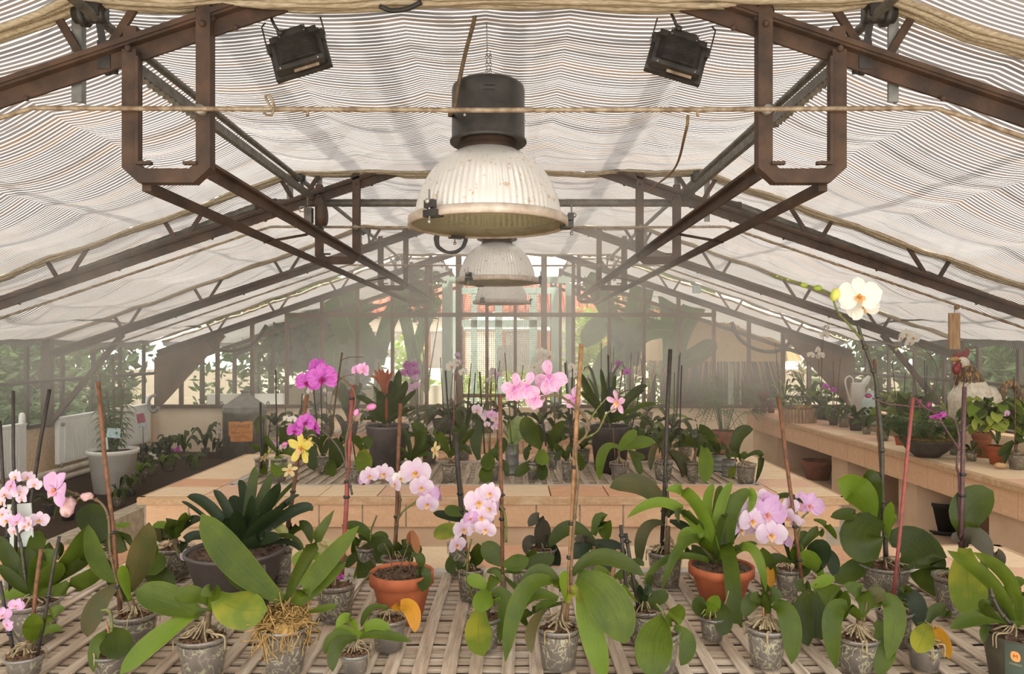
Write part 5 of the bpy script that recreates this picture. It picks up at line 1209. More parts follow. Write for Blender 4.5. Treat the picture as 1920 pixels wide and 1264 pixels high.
plant('orchid', 'orchid with an oval dark leaf, before the yellowing leaf, pale flowers low on its stem', 'orchid', ('clear', 730, 662, 160), 858, [(762, 610, 770, 525, 84, 'd', d(f=.95)), (690, 660, 650, 640, 50, 'd')], (735, 645), [(725, 700, 690, 420, 'stake_brown', 8, -.02, -.02, (.5,))], [d(pts=[(745, 835, -.05), (712, 740, -.05), (715, 600, -.04), (735, 500, -.02)], m='stem_green', r=8, fl=[(655, 575, 110, 'blush', 40, 0, 0, -.05), (692, 490, 120, 'blush', 20, -5, 0, -.04)], ped=[(712, 620, 660, 570, -.05)])], 10, 3)
plant('orchid', 'orchid with one broad yellow green leaf hanging over its clear pot, near the middle', 'orchid', ('clear', 802, 930, 214), 1142, [(772, 1020, 802, 1162, 150, 'y', d(b=(790, 895), f=.98, dy=-.19, bd=-.05, fold=.14)), (800, 850, 792, 918, 115, 'l', d(b=(832, 795), f=.95, dy=-.06)), (768, 742, 706, 733, 78, 'l', d(b=(832, 795), f=.85)), (868, 722, 900, 688, 74, 'g', d(b=(826, 795), f=.85)), (925, 850, 893, 1088, 92, 'g', d(b=(842, 812), f=.8, dy=-.03)), (860, 860, 900, 830, 40, 'l')], (832, 815), (), (), 12, 3)
plant('orchid', 'orchid with a hanging cluster of blush flowers and a tall orange stake', 'orchid', ('clear', 910, 825, 152), 965, [(860, 590, 795, 525, 115, 'd', d(b=(905, 650), f=.95)), (980, 640, 1058, 612, 95, 'g', d(f=.9, b=(915, 640))), (1110, 630, 1202, 600, 88, 'd', d(b=(1010, 640), f=.9, dy=.03)), (870, 680, 818, 690, 38, 'd', d(b=(905, 690))), (970, 680, 1015, 690, 40, 'g', d(b=(915, 690))), (965, 760, 1004, 795, 30, 'g')], (908, 700), [(910, 790, 897, -313, 'stake_brown', 11, 0, .03, (.38, .43, .5))],
      [d(pts=[(930, 520), (925, 380), (905, 330), (870, 292), (830, 300), (785, 390), (795, 475)], r=8, fl=[(832, 285, 125, 'blush', -20, 0, 10), (772, 350, 165, 'blush', 10, -5, 5), (835, 365, 110, 'blush', -40, 0, 0), (790, 425, 140, 'blush', 5, 5, 0), (808, 485, 120, 'blush', -10, 15, 10), (730, 420, 100, 'violet', 40, 0, 0), (850, 330, 90, 'violet', -50, 0, 30), (750, 470, 80, 'blush', 20, 10, 0)])], 18, 3)
plant('orchid', 'plain clear pot just right of the tall orange stake, shaded by its leaves', 'orchid', ('clear', 1032, 650, 150), 800, [(1000, 640, 960, 600, 50, 'd'), (1060, 620, 1090, 560, 60, 'd')], None, (), (), 5, 3)
plant('orchid', 'orchid with stiff upright purplish brown leaves before the second bench', 'orchid', ('clear', 290, 550, 165), 665, [(292, 480, 296, 385, 95, 'p', d(f=.98)), (265, 385, 213, 432, 66, 'p', d(b=(300, 440), f=.8)), (220, 510, 200, 590, 60, 'p', d(f=.9)), (350, 600, 338, 690, 95, 'k', d(b=(335, 510), f=.95)), (330, 500, 375, 520, 60, 'p')], None, (), (), 5, 4)
plant('orchid', 'orchid with dark arching leaves right of the upright brown leaves', 'orchid', ('clear', 560, 600, 130), 745, [(450, 440, 328, 550, 88, 'd', d(b=(592, 530), f=.75)), (625, 400, 655, 520, 100, 'g', d(b=(580, 480), f=.8)), (680, 560, 762, 612, 110, 'k', d(b=(590, 520), f=.85)), (510, 555, 462, 615, 90, 'k', d(f=.9)), (640, 600, 690, 690, 100, 'k', d(f=.9, dy=-.05)), (520, 500, 480, 520, 50, 'p')], (585, 540), (), (), 8, 4)
plant('orchid', 'large centre orchid with broad hanging leaves, its tan stake the tallest in the picture', 'orchid', ('clear', 382, 985, 255), 1258,
      [(195, 790, 83, 1195, 100, 'g', d(b=(400, 770), f=.8, dy=-.1)), (200, 830, 108, 1020, 90, 'g', d(b=(380, 840), f=.75, dy=-.05)), (285, 690, 170, 800, 95, 'd', d(b=(400, 790))), (630, 605, 868, 708, 100, 'd', d(b=(460, 705), f=.7)), (650, 840, 757, 1092, 240, 'g', d(b=(490, 715), f=.97, fold=.14, dy=-.09)), (560, 1000, 645, 1300, 135, 'l', d(b=(500, 800), f=.95, dy=-.07)), (235, 1000, 232, 1147, 62, 'b', d(b=(310, 900), f=.9, dy=-.1)), (410, 750, 425, 680, 46, 'l'), (300, 875, 262, 925, 56, 'g', d(b=(370, 860))), (480, 790, 520, 880, 60, 'y'), (210, 920, 215, 990, 50, 'd', d(dy=.08))], (420, 860),
      [(425, 950, 512, -599, 'stake_tan', 13, 0, .03, (.24, .36, .56))],
      [d(pts=[(452, 760), (458, 600), (478, 330), (492, 160), (482, 60), (480, -20), (535, -80), (552, -150), (515, -210), (440, -275), (380, -308), (320, -305), (240, -278)], m='stem_brown', r=9),
       d(z='T', pts=[(1140, 870, .02), (1320, 770, .0), (1430, 570, -.02), (1590, 495, -.03)], m='stem_green', r=11, fl=[(1545, 570, 280, 'spot', -50, 10, 0, -.03)], buds=[(1420, 570, 16, 'wilted_pink')]),
       d(z='T', pts=[(1215, 690, .02), (1290, 560, .01), (1415, 405, .0)], m='stem_green', r=10),
       d(z='T', pts=[(760, 380, .03), (690, 390, .02), (600, 430, .01)], m='stem_green', r=11, fl=[(350, 440, 300, 'pinkdrop', 25, 0, 15, -.02), (480, 420, 300, 'pinkdrop', -10, 0, 20, -.01), (640, 520, 230, 'pinkdrop', 10, 10, -10, 0), (815, 360, 370, 'pinkdrop', -15, -5, -10, .01), (1020, 520, 230, 'pinkdrop', 10, 0, 15, .03)], buds=[(565, 345, 24, 'petal_cream')])], 14, 4, rp=1.5)
plant('orchid', 'dark leaved orchid with two crossed black stakes', 'orchid', ('clear', 865, 885, 212), 1112, [(940, 840, 1005, 815, 80, 'd', d(f=.8)), (915, 905, 966, 945, 66, 'd'), (860, 795, 915, 805, 70, 'k', d(f=.9)), (775, 800, 748, 758, 20, 'l'), (810, 760, 780, 740, 50, 'd', d(dy=.08)), (890, 770, 905, 700, 40, 'd')], None, [(775, 880, 735, 424, 'stake_dark', 11, 0, .02, (.62, .88)), (840, 895, 762, 470, 'stake_dark', 11, -.01, .02, (.9,))], (), 10, 4)
plant('orchid', 'orchid stub with an orange cane and grey roots behind the black stakes', 'orchid', ('clear', 705, 768, 155), 862, [(640, 690, 580, 665, 52, 'y'), (745, 700, 825, 665, 56, 'g'), (800, 640, 865, 655, 46, 'd')], (690, 740), [(672, 725, 722, 562, 'stake_tan', 13, 0, 0, ())], (), 12, 4, rp=1.8)
plant('orchid', 'orchid with one giant leaf hanging straight down over its pot, bottom right of centre', 'orchid', ('clear', 950, 1015, 230), 1290, [(925, 1090, 925, 1290, 208, 'g', d(b=(985, 955), f=.98, fold=.14, dy=-.11)), (1040, 945, 1062, 868, 95, 'g', d(b=(970, 965), f=.8)), (1110, 1080, 1072, 1217, 95, 'g', d(b=(1035, 1000), f=.9, dy=-.04)), (860, 1100, 842, 1235, 66, 'b', d(b=(930, 965), f=.8, dy=-.08))], (965, 975), (), [d(pts=[(985, 950), (965, 905), (935, 868)], r=9)], 6, 4)
plant('orchid', 'orchid on a bare stem with a skirt of aerial roots, tied to a black stake', 'orchid', ('clear', 985, 565, 205), 782, [(860, 205, 672, 212, 118, 'b', d(b=(1000, 370), f=.8)), (868, 455, 842, 655, 70, 'b', d(b=(985, 415), f=.85)), (1075, 425, 1135, 462, 55, 'k', d(b=(1010, 400))), (1040, 330, 1080, 330, 60, 'k', d(b=(1005, 370)))], (1000, 430), [(965, 540, 1014, -569, 'stake_dark', 12, 0, .02, (.26, .35, .43))], [d(pts=[(1005, 380), (1000, 260), (985, 130), (990, 30)], m='stem_dark', r=8), d(pts=[(1000, 480), (960, 530), (940, 580)], m='root', r=8), d(pts=[(1000, 480), (985, 530), (980, 590)], m='root', r=8), d(pts=[(1005, 480), (1030, 530), (1040, 580)], m='root', r=8), d(pts=[(1000, 480), (1010, 540), (1015, 590)], m='root', r=8)], 18, 4, rp=1.3)
plant('bromeliad', 'bright green strap leaved bromeliad in an orange clay pot', 'plant', ('terra', 710, 1130, 762), 1660,
      [(400, 390, 55, 250, 155, 'l', d(f=.75)), (60, 400, -404, 575, 130, 'l', d(f=.75, b=(470, 760))), (240, 500, 215, 640, 80, 'd', d(b=(560, 760))), (545, 400, 622, 168, 118, 'l', d(b=(595, 680), dy=.08)), (705, 440, 838, 138, 128, 'l', d(b=(640, 780), f=.85)), (660, 420, 722, 200, 95, 'g', d(dy=.12)), (855, 450, 1065, 245, 180, 'g', d(b=(790, 880), f=.92)), (1085, 330, 1035, 515, 95, 'l', d(b=(1040, 250), f=.85)), (700, 650, 805, 560, 84, 'd'), (715, 750, 742, 605, 110, 'd', d(b=(730, 890), f=.95)), (330, 730, 192, 940, 100, 'l', d(b=(600, 930), f=.7)), (300, 850, 0, 1450, 120, 'g', d(b=(630, 1010), f=.75, dy=-.12)), (100, 1055, -215, 1365, 90, 'g', d(b=(560, 1080))), (835, 1250, 885, 2040, 185, 'g', d(b=(760, 900), f=.95, dy=-.2, fold=.1, p='t')), (1090, 960, 1240, 1455, 120, 'l', d(b=(830, 1010), f=.8, dy=-.1)), (960, 910, 1140, 890, 66, 'd'), (560, 680, 455, 555, 105, 'b'), (800, 420, 830, 320, 100, 'g', d(dy=.14)), (920, 640, 945, 480, 110, 'd', d(dy=.1)), (480, 870, 360, 700, 100, 'b'), (370, 950, 340, 1080, 110, 'd', d(dy=.1)), (500, 600, 340, 430, 90, 'g', d(dy=.08))], (650, 1090), (), (), 0, 'Q', dfl='s')
plant('orchid', 'orchid with the big cluster of blush pink flowers right of the clay potted bromeliad', 'orchid', ('clear', 712, 665, 142), 835,
      [(640, 615, 598, 690, 66, 'd'), (790, 520, 835, 470, 80, 'd'), (890, 590, 872, 505, 130, 'k', d(b=(860, 680), f=.95)), (958, 610, 968, 710, 74, 'k', d(b=(880, 550), f=.9)), (850, 630, 775, 585, 100, 'l', d(b=(905, 715), f=.92, dy=-.05)), (760, 570, 805, 555, 56, 'g'), (690, 258, 802, 305, 40, 'd', d(b=(575, 335), f=.5)), (930, 425, 988, 505, 44, 'g', d(b=(860, 395), f=.6)), (660, 380, 615, 375, 50, 'k'), (600, 650, 590, 810, 92, 'g', d(b=(560, 560), f=.95)), (612, 700, 622, 778, 54, 'o', d(b=(618, 650), f=.95, dy=-.04)), (860, 470, 905, 492, 56, 'd'), (800, 650, 760, 720, 90, 'd')], (735, 635),
      [(800, 880, 662, -298, 'stake_brown', 11, -.06, .0, (.16, .33))],
      [d(pts=[(800, 800), (760, 570), (690, 500), (600, 470), (500, 420), (460, 480)], r=8, fl=[(452, 495, 130, 'blush', 25, 5, 0), (475, 425, 120, 'blush', 20, 0, 10), (512, 455, 160, 'blush', 10, 0, 5, -.05), (515, 375, 140, 'blush', 0, -10, 0), (560, 350, 160, 'blush', -10, -10, 10), (598, 425, 185, 'violet', -15, 0, 5, -.05), (592, 325, 120, 'violet', -40, 0, 40), (552, 480, 110, 'blush', 0, 15, 0), (622, 535, 165, 'blush', -5, 0, 0, -.06), (690, 540, 100, 'violet', -50, 10, 10), (645, 410, 100, 'blush', -50, 0, 0)]),
       d(pts=[(760, 570), (778, 460), (795, 385), (830, 350)], r=7, fl=[(705, 420, 140, 'blush', -30, 30, 20), (722, 360, 120, 'blush', 20, 0, 10), (785, 355, 125, 'violet', 0, -10, 0), (832, 360, 145, 'violet', -30, 0, 10), (800, 325, 110, 'violet', 10, -10, 0), (760, 430, 80, 'blush', 0, 30, 0)])], 6, 5)
plant('orchid', 'small orchid with three glossy oval leaves, leaning on the bromeliad leaf tip', 'orchid', ('clear', 288, 935, 148), 1090, [(215, 885, 238, 832, 84, 'd', d(b=(250, 940), f=.9)), (285, 885, 322, 822, 80, 'l', d(b=(255, 948), f=.95)), (350, 945, 340, 1048, 104, 'd', d(b=(328, 868), f=.97, dy=-.05)), (300, 900, 345, 850, 50, 'd')], None, (), [d(pts=[(340, 900), (365, 850), (380, 795)], r=5, m='root')], 6, 5)
plant('orchid', 'orchid with a bird nest of curly grey roots over the rim of its clear pot', 'orchid', ('clear', 593, 990, 225), 1245, [(520, 850, 468, 945, 90, 'd', d(b=(590, 890))), (610, 825, 685, 830, 86, 'd', d(f=.7)), (715, 940, 735, 1208, 118, 'g', d(b=(615, 880), f=.85, dy=-.07)), (560, 840, 500, 850, 70, 'd')], (600, 920), [(578, 920, 570, 812, 'stake_tan', 7, 0, 0, ())], (), 46, 5, rp=1.5)
plant('orchid', 'orchid with a fan of big drooping leaves right of the curly roots', 'orchid', ('clear', 770, 870, 132), 1085, [(795, 930, 830, 1108, 118, 'd', d(b=(845, 790), f=.96, dy=-.08)), (880, 940, 902, 1072, 125, 'd', d(b=(860, 800), f=.96, dy=-.05)), (960, 830, 1048, 905, 155, 'g', d(b=(860, 780), f=.92)), (905, 745, 978, 718, 66, 'l', d(b=(850, 780))), (980, 840, 1030, 960, 120, 'g', d(b=(930, 770), f=.9, dy=.04)), (800, 760, 770, 800, 70, 'd')], (830, 800), (), (), 6, 5)
plant('orchid', 'orchid with four arched leaves and spread roots, bottom right, nearest row', 'orchid', ('clear', 260, 1040, 240), 1270, [(130, 925, 143, 1235, 105, 'g', d(b=(250, 900), f=.85, dy=-.06)), (300, 830, 185, 760, 96, 'g', d(b=(280, 940), f=.85)), (465, 890, 432, 1185, 118, 'g', d(b=(320, 880), f=.85, dy=-.06)), (420, 1090, 375, 1275, 118, 'g', d(b=(365, 970), f=.9, dy=-.05)), (365, 825, 432, 815, 84, 'b', d(b=(320, 885))), (250, 920, 225, 900, 60, 'g')], (275, 960), (), [d(pts=[(300, 970), (308, 910), (320, 850)], m='stem_brown', r=9)], 34, 6, rp=1.4)
plant('orchid', 'tall white orchid on a thick dark stem at the right, with buds at its tip', 'orchid', ('clear', 418, 640, 285), 820,
      [(285, 255, 150, 168, 170, 'l', d(b=(345, 395), f=.95, fold=.3)), (335, 200, 300, 140, 130, 'd', d(b=(370, 395), f=.9)), (230, 365, 112, 380, 74, 'd', d(b=(300, 405))), (290, 480, 378, 616, 235, 'd', d(b=(400, 385), f=.97, fold=.12, dy=-.1)), (255, 670, 138, 748, 110, 'g', d(b=(350, 600), f=.85)), (600, 560, 705, 832, 235, 'd', d(b=(440, 510), f=.92, fold=.12, dy=-.06)), (680, 548, 748, 556, 50, 'l', d(b=(620, 540))), (700, 610, 737, 690, 90, 'd', d(b=(650, 560), f=.9)), (440, 390, 455, 292, 56, 'l', d(b=(430, 520))), (455, 400, 487, 375, 40, 'l', d(b=(430, 500)))], (420, 600),
      [(430, 620, 360, -512, 'stake_brown', 9, .02, .02, (.3, .42))],
      [d(pts=[(425, 600), (415, 420), (402, 250), (403, 0), (380, -270), (367, -400), (331, -515), (292, -620), (265, -712)], m='stem_dark', r=14, fl=[(277, -795, 225, 'white', -8, -5, 0, -.02), (318, -750, 170, 'white', 150, 0, 20, .03)]),
       d(pts=[(292, -620), (215, -710), (155, -775), (130, -840)], m='stem_green', r=8), d(pts=[(180, -830), (120, -880), (30, -915), (-60, -940), (-225, -988)], m='stem_green', r=8, buds=[(138, -876, 34, 'bud_yellow', .3, 1), (40, -914, 22, 'bud_green', 1, 0), (-38, -930, 19, 'bud_green', 1, 0), (-130, -962, 9, 'bud_green', 1, 0), (-190, -980, 7, 'bud_green', 1, 0)]),
       d(pts=[(670, 560), (675, 500), (685, 465)], r=6)], 12, 6, rp=1.4)
plant('orchid', 'dark leaved orchid with a slender reddish cane, in front of the tall white orchid', 'orchid', ('clear', 473, 895, 205), 1115, [(385, 800, 320, 855, 78, 'b', d(b=(450, 850))), (435, 830, 388, 872, 66, 'd'), (590, 850, 602, 1005, 96, 'k', d(b=(495, 805), f=.85, dy=-.05)), (600, 890, 642, 925, 66, 'd'), (540, 800, 500, 780, 60, 'd')], (480, 850), [(463, 830, 578, -298, 'stake_red', 10, 0, .02, ())], [d(pts=[(480, 850), (510, 760), (492, 630)], m='stem_dark', r=7)], 8, 6)
plant('orchid', 'little cloudy pot with a spotted yellow green leaf and an orange brown one, bottom right', 'orchid', ('clear', 642, 1085, 190), 1260, [(632, 1060, 600, 1145, 118, 'y', d(b=(662, 985), f=.97, dy=-.08)), (715, 905, 793, 942, 76, 'd', d(b=(665, 975))), (730, 1050, 782, 1178, 82, 'o', d(b=(690, 1000), f=.85)), (650, 1000, 600, 980, 50, 'd')], (660, 1000), (), (), 18, 6, rp=1.3)
plant('orchid', 'purple budded orchid with big dull leaves and a dark stem, near the right edge', 'orchid', ('clear', 795, 705, 192), 958, [(890, 340, 1030, 232, 190, 'd', d(b=(885, 505), f=.96)), (920, 490, 1025, 600, 130, 'p', d(b=(860, 540), f=.55)), (1045, 590, 1062, 668, 76, 'p', d(b=(960, 600), f=.8)), (885, 740, 900, 955, 188, 'y', d(b=(870, 555), f=.97, fold=.12, dy=-.18, bd=-.03)), (990, 730, 980, 855, 56, 'p', d(b=(965, 620), f=.9)), (830, 860, 842, 955, 66, 'd', d(b=(845, 780), f=.9)), (840, 500, 805, 520, 70, 'p', d(f=.6))], (865, 575),
      [(845, 600, 868, -358, 'stem_purple', 12, 0, .01, (.38, .5))],
      [d(z='W', pts=[(1020, 1900, .01), (1020, 1180, .01), (990, 1000, 0), (1010, 760, 0), (1020, 600, 0), (990, 430, 0), (930, 330, 0), (780, 260, 0), (640, 200, 0), (460, 170, 0), (230, 150, 0), (10, 122, 0), (-180, 50, 0)], m='stem_purple', r=15, buds=[(-235, 15, 42, 'bud_purple', 1, 0)]),
       d(z='W', pts=[(1020, 760, -.01), (930, 620, -.02), (780, 390, -.03), (680, 250, -.03), (560, 190, -.03), (430, 60, -.03)], m='stem_purple', r=14, fl=[(720, 320, 170, 'magenta', 40, 50, 20, -.03), (700, 340, 140, 'magenta', -40, 60, 0, -.03)], buds=[(470, 100, 38, 'bud_purple'), (597, 140, 38, 'bud_purple'), (425, 60, 14, 'bud_purple')])], 8, 6)
T37 = plant('orchid', 'orchid in a dark printed sleeve with an orange emblem, bottom right corner', 'orchid', ('sleeve', 1165, 1030, 345), 1345, [(960, 945, 788, 1008, 86, 'g', d(b=(1110, 970))), (1010, 740, 772, 568, 84, 'g', d(b=(1150, 965), f=.85)), (1115, 730, 918, 578, 78, 'g', d(b=(1175, 965), f=.85)), (990, 900, 1010, 850, 66, 'd', d(b=(1100, 990))), (1100, 900, 1080, 800, 80, 'd', d(dy=.08)), (1230, 900, 1300, 800, 110, 'g'), (985, 1010, 975, 1090, 44, 'd', d(b=(1020, 1000)))], (1145, 985), (), [d(pts=[(1130, 985), (1060, 900), (1020, 800), (1012, 690)], m='stem_dark', r=12)], 14, 6)
plant('orchid', 'small clear pot on the nearest bench edge, behind the sleeved pot at far right', 'orchid', ('clear', 1095, 835, 140), 935, [(1140, 760, 1212, 735, 66, 'g'), (1050, 820, 1000, 900, 60, 'd'), (1160, 800, 1230, 830, 60, 'd')], None, (), (), 4, 6)
# the printed sleeve: green panel, emblem, lettering, all lying on the cone of the pot
def on_pot(t, lift=.0012):
    c = WL[t.name]; r, h = t['_r'], t['_h']
    def f(u, v, dd=0.0):      # u metres to the right of the panel middle, v metres up
        rr = r * (.78 + .22 * v / (h * .985)) + lift + dd; a = PH + u / rr
        return c + V((rr * math.sin(a), -rr * math.cos(a), v))
    return f
PH = -.65
def patch(mb, f, u0, u1, v0, v1, n=10, corner=None):
    vs = []
    for i in range(n + 1):
        u = u0 + (u1 - u0) * i / n
        for j in range(n + 1): vs.append(f(u, v0 + (v1 - v0) * j / n))
    mb.add(vs, [(i * (n + 1) + j, (i + 1) * (n + 1) + j, (i + 1) * (n + 1) + j + 1, i * (n + 1) + j + 1) for i in range(n) for j in range(n)])
f = on_pot(T37); hh = T37['_h']; k = 1.83 / F
mb = MB(); patch(mb, f, -.023, .022, .006, hh * .97); mb.build('green_panel', 'label_green', T37)
f = on_pot(T37, .002); mb = MB(); cv = hh - .037; vs = []
for i in range(36):
    a = 2 * PI * i / 36; e = 3.2 if (math.cos(a) * math.sin(a) < 0) else 2.0
    cc, ss = math.cos(a), math.sin(a); q = (abs(cc) ** e + abs(ss) ** e) ** (-1 / e); vs.append(f(.0105 * q * cc, cv + .0135 * q * ss))
mb.add(vs + [f(0, cv)], [(i, (i + 1) % 36, 36) for i in range(36)]); em = mb.build('emblem', 'logo_orange', T37)
f = on_pot(T37, .0026); text_mesh('M', .013, lambda x, y, z: f(x, cv + y, 0), 'emblem_letter', 'print_ink', T37)
text_mesh('MIMESIS', .0078, lambda x, y, z: f(x, cv - .021 + y - x * .05, 0), 'lettering', 'logo_cream', T37)

# ---------------------------------------------------------------- second bench
G2 = 'potted plants on the second bench'
plant('orchid', 'small orchid at the left front of the second bench, with a thick black stake', 'orchid', ('clear', 140, 990, 125), 1140, [(95, 900, 42, 892, 46, 'g', d(b=(150, 955))), (190, 880, 160, 800, 56, 'd'), (210, 900, 260, 850, 50, 'g'), (150, 1080, 150, 1130, 60, 'g', d(dy=-.1))], None,
      [(135, 1080, 128, 520, 'stake_dark', 9, -.06, -.05, (.02,)), (150, 960, 157, 660, 'stake_dark', 4, 0, 0, (.3,)), (180, 900, 215, 665, 'stake_dark', 4, 0, 0, (.3,))], [d(pts=[(150, 980), (175, 950), (215, 930)], r=4, fl=[(235, 915, 90, 'violet', 40, 0, 0), (145, 1020, 95, 'cream', 60, 30, 0, -.06)], buds=[(205, 928, 20, 'bud_yellow')])], 4, 'A', group=G2)
plant('orchid', 'orchid with a pale leaf hanging over its pot, left on the second bench', 'orchid', ('clear', 285, 985, 150), 1190, [(345, 810, 355, 710, 118, 'd', d(b=(335, 920), f=1)), (275, 1060, 262, 1155, 118, 'l', d(b=(275, 970), f=1, dy=-.08)), (350, 930, 432, 985, 66, 'g', d(b=(260, 970))), (210, 870, 160, 798, 50, 'g', d(b=(290, 960)))], None,
      [(270, 950, 258, 240, 'stake_dark', 6, 0, 0, ()), (325, 900, 340, 562, 'stake_dark', 3, .02, .02, ())], [d(pts=[(320, 920), (335, 760), (345, 690), (400, 680)], r=3, fl=[(345, 675, 60, 'white'), (400, 682, 66, 'white'), (318, 915, 60, 'blush', 30, 0, 0)])], 4, 'A', group=G2)
plant('orchid', 'orchid with broad shaded leaves and three thin stakes, one topped by a curved stem', 'orchid', ('clear', 655, 965, 112), 1115, [(560, 960, 590, 1095, 118, 'd', d(b=(600, 880), f=.95)), (772, 930, 765, 1085, 135, 'd', d(b=(755, 820), f=.97)), (725, 1080, 712, 1172, 95, 'g', d(b=(730, 1005), f=1, dy=-.1)), (600, 840, 510, 830, 50, 'd'), (640, 860, 700, 800, 50, 'd')], None,
      [(615, 800, 562, 225, 'stake_dark', 6, 0, .02, ()), (648, 900, 640, 220, 'stake_dark', 5, .05, .05, ()), (712, 840, 820, 95, 'stake_brown', 8, 0, .02, ())], [d(pts=[(730, 800), (770, 400), (805, 190), (870, 138), (1000, 135)], m='stem_brown', r=4)], 4, 'A', group=G2)
plant('orchid', 'orchid with one broad yellow streaked leaf hanging forward, left of the red bromeliad', 'orchid', ('clear', 930, 1055, 92), 1195, [(1003, 1010, 990, 1122, 145, 'y', d(b=(985, 920), f=1, dy=-.1)), (1015, 870, 1082, 835, 115, 'g', d(b=(985, 925), f=.9)), (950, 850, 925, 800, 75, 'g', d(b=(985, 925)))], (960, 950), [(940, 1040, 905, 800, 'stake_dark', 6, 0, 0, ())], (), 3, 'A', group=G2)
plant('bromeliad', 'bromeliad with a red flower head in a large grey pot on the second bench', 'plant', ('grey', 1205, 710, 370), 1110,
      [(1050, 520, 928, 470, 60, 'd'), (1100, 560, 1000, 500, 64, 'd'), (1150, 500, 1080, 375, 44, 'd'), (1265, 440, 1300, 240, 84, 'd'), (1310, 480, 1362, 330, 80, 'd'), (1340, 520, 1445, 415, 54, 'd'), (1350, 590, 1442, 575, 54, 'd'), (1080, 650, 1000, 665, 44, 'd'), (1150, 520, 1140, 420, 80, 'd', d(dy=-.06)), (1210, 540, 1200, 440, 80, 'd', d(dy=-.08)), (1250, 560, 1290, 450, 80, 'd', d(dy=-.06)), (1230, 460, 1230, 330, 70, 'd', d(dy=.05)), (1100, 620, 1040, 600, 60, 'd'), (1300, 620, 1380, 640, 50, 'd')]
      + [(1180 + dx * .35, 340, 1180 + dx, ty, 34, 'r', d(b=(1180, 470), f=.9)) for dx, ty in ((-90, 240), (-48, 232), (30, 232), (72, 250), (-122, 295), (55, 300), (-20, 228), (-75, 320))] + [(1180, 380, 1180, 260, 60, 'r', d(b=(1180, 480), f=1, dy=-.02)), (1195, 560, 1195, 470, 26, 'r', d(dy=-.09))], (1200, 690), (), (), 0, 'A', dfl='s', group=G2)
plant('potted_plant', 'spidery green plant in a clear pot right of the red bromeliad', 'plant', ('clear', 150, 1000, 185), 1155, [(80, 900, 15, 890, 40, 'd'), (120, 800, 65, 690, 50, 'd'), (200, 820, 150, 650, 36, 'd'), (230, 800, 320, 735, 46, 'd'), (300, 860, 405, 835, 60, 'd'), (260, 930, 335, 955, 44, 'g'), (250, 740, 140, 660, 90, 'g', d(f=.9)), (100, 950, 60, 990, 40, 'd')], None, (), (), 5, 'B', dfl='s', group=G2)
plant('orchid', 'orchid with arching leaves and a black stake, left of centre on the second bench', 'orchid', ('clear', 505, 1005, 170), 1185, [(600, 780, 640, 655, 80, 'd'), (420, 780, 345, 750, 84, 'g', d(f=.9)), (450, 880, 400, 900, 56, 'd'), (600, 860, 700, 940, 66, 'd'), (560, 760, 520, 690, 66, 'd'), (640, 800, 720, 700, 56, 'd'), (560, 900, 640, 860, 80, 'd')], (500, 960), [(515, 900, 463, 170, 'stake_dark', 8, 0, .02, ()), (530, 800, 549, 172, 'stake_red', 5, .03, .03, ())], (), 6, 'B', group=G2)
plant('orchid', 'orchid with stacked front leaves and small blush flowers, centre of the second bench', 'orchid', ('clear', 900, 1025, 110), 1185, [(850, 1000, 838, 1080, 135, 'g', d(b=(850, 920), f=1, dy=-.06)), (832, 1110, 808, 1195, 125, 'g', d(b=(850, 1000), f=1, dy=-.1)), (1000, 1030, 1022, 1135, 66, 'd', d(b=(925, 970), f=.9)), (740, 800, 782, 635, 115, 'd', d(b=(770, 985), f=.97, dy=.05)), (905, 920, 952, 930, 84, 'g', d(b=(850, 920))), (960, 880, 1000, 780, 110, 'd', d(b=(900, 960), f=.9, dy=.06))], (860, 950),
      [(820, 900, 776, 180, 'stake_dark', 7, 0, .03, ()), (865, 910, 882, 270, 'stake_brown', 6, .03, .04, ()), (700, 850, 735, 190, 'stake_dark', 5, .1, .1, ()), (940, 900, 916, 150, 'stake_brown', 5, .1, .1, ())], [d(pts=[(860, 940), (850, 760), (830, 620), (745, 560)], r=4, fl=[(742, 568, 115, 'blush'), (850, 615, 110, 'blush'), (912, 642, 125, 'blush'), (880, 600, 90, 'violet'), (842, 680, 60, 'blush'), (912, 712, 66, 'blush'), (940, 680, 70, 'violet')])], 5, 'B', group=G2)
plant('potted_plant', 'tall zinc pot with a spotted upright leaf and thin green stems', 'plant', ('tin', 1070, 835, 125), 1115, [(1035, 700, 1000, 600, 16, 'l'), (1055, 720, 1040, 560, 14, 'l'), (1110, 860, 1145, 940, 16, 'l'), (1140, 790, 1205, 800, 14, 'l'), (1020, 760, 985, 700, 16, 'l'), (1115, 690, 1120, 575, 160, 'v', d(f=.97)), (1075, 850, 1085, 950, 14, 'l', d(dy=-.08))], None, (), (), 0, 'B', dfl='n', group=G2)
plant('orchid', 'orchid with a long upright hole-eaten leaf, centre of the second bench', 'orchid', ('clear', 1260, 1000, 120), 1170, [(1235, 740, 1195, 582, 165, 'g', d(b=(1330, 865), f=1, dy=-.03)), (1345, 965, 1340, 1035, 125, 'l', d(b=(1340, 890), f=1, dy=-.06)), (1345, 1090, 1338, 1175, 110, 'd', d(b=(1345, 1000), f=1, dy=-.1)), (1210, 900, 1198, 995, 66, 'd', d(b=(1245, 890))), (1180, 1060, 1095, 1130, 95, 'g', d(b=(1240, 1000), f=.9)), (1330, 760, 1300, 660, 60, 'd', d(dy=.06))], (1320, 900), [(1380, 830, 1345, 580, 'stake_dark', 8, 0, 0, ())], (), 4, 'B', group=G2)
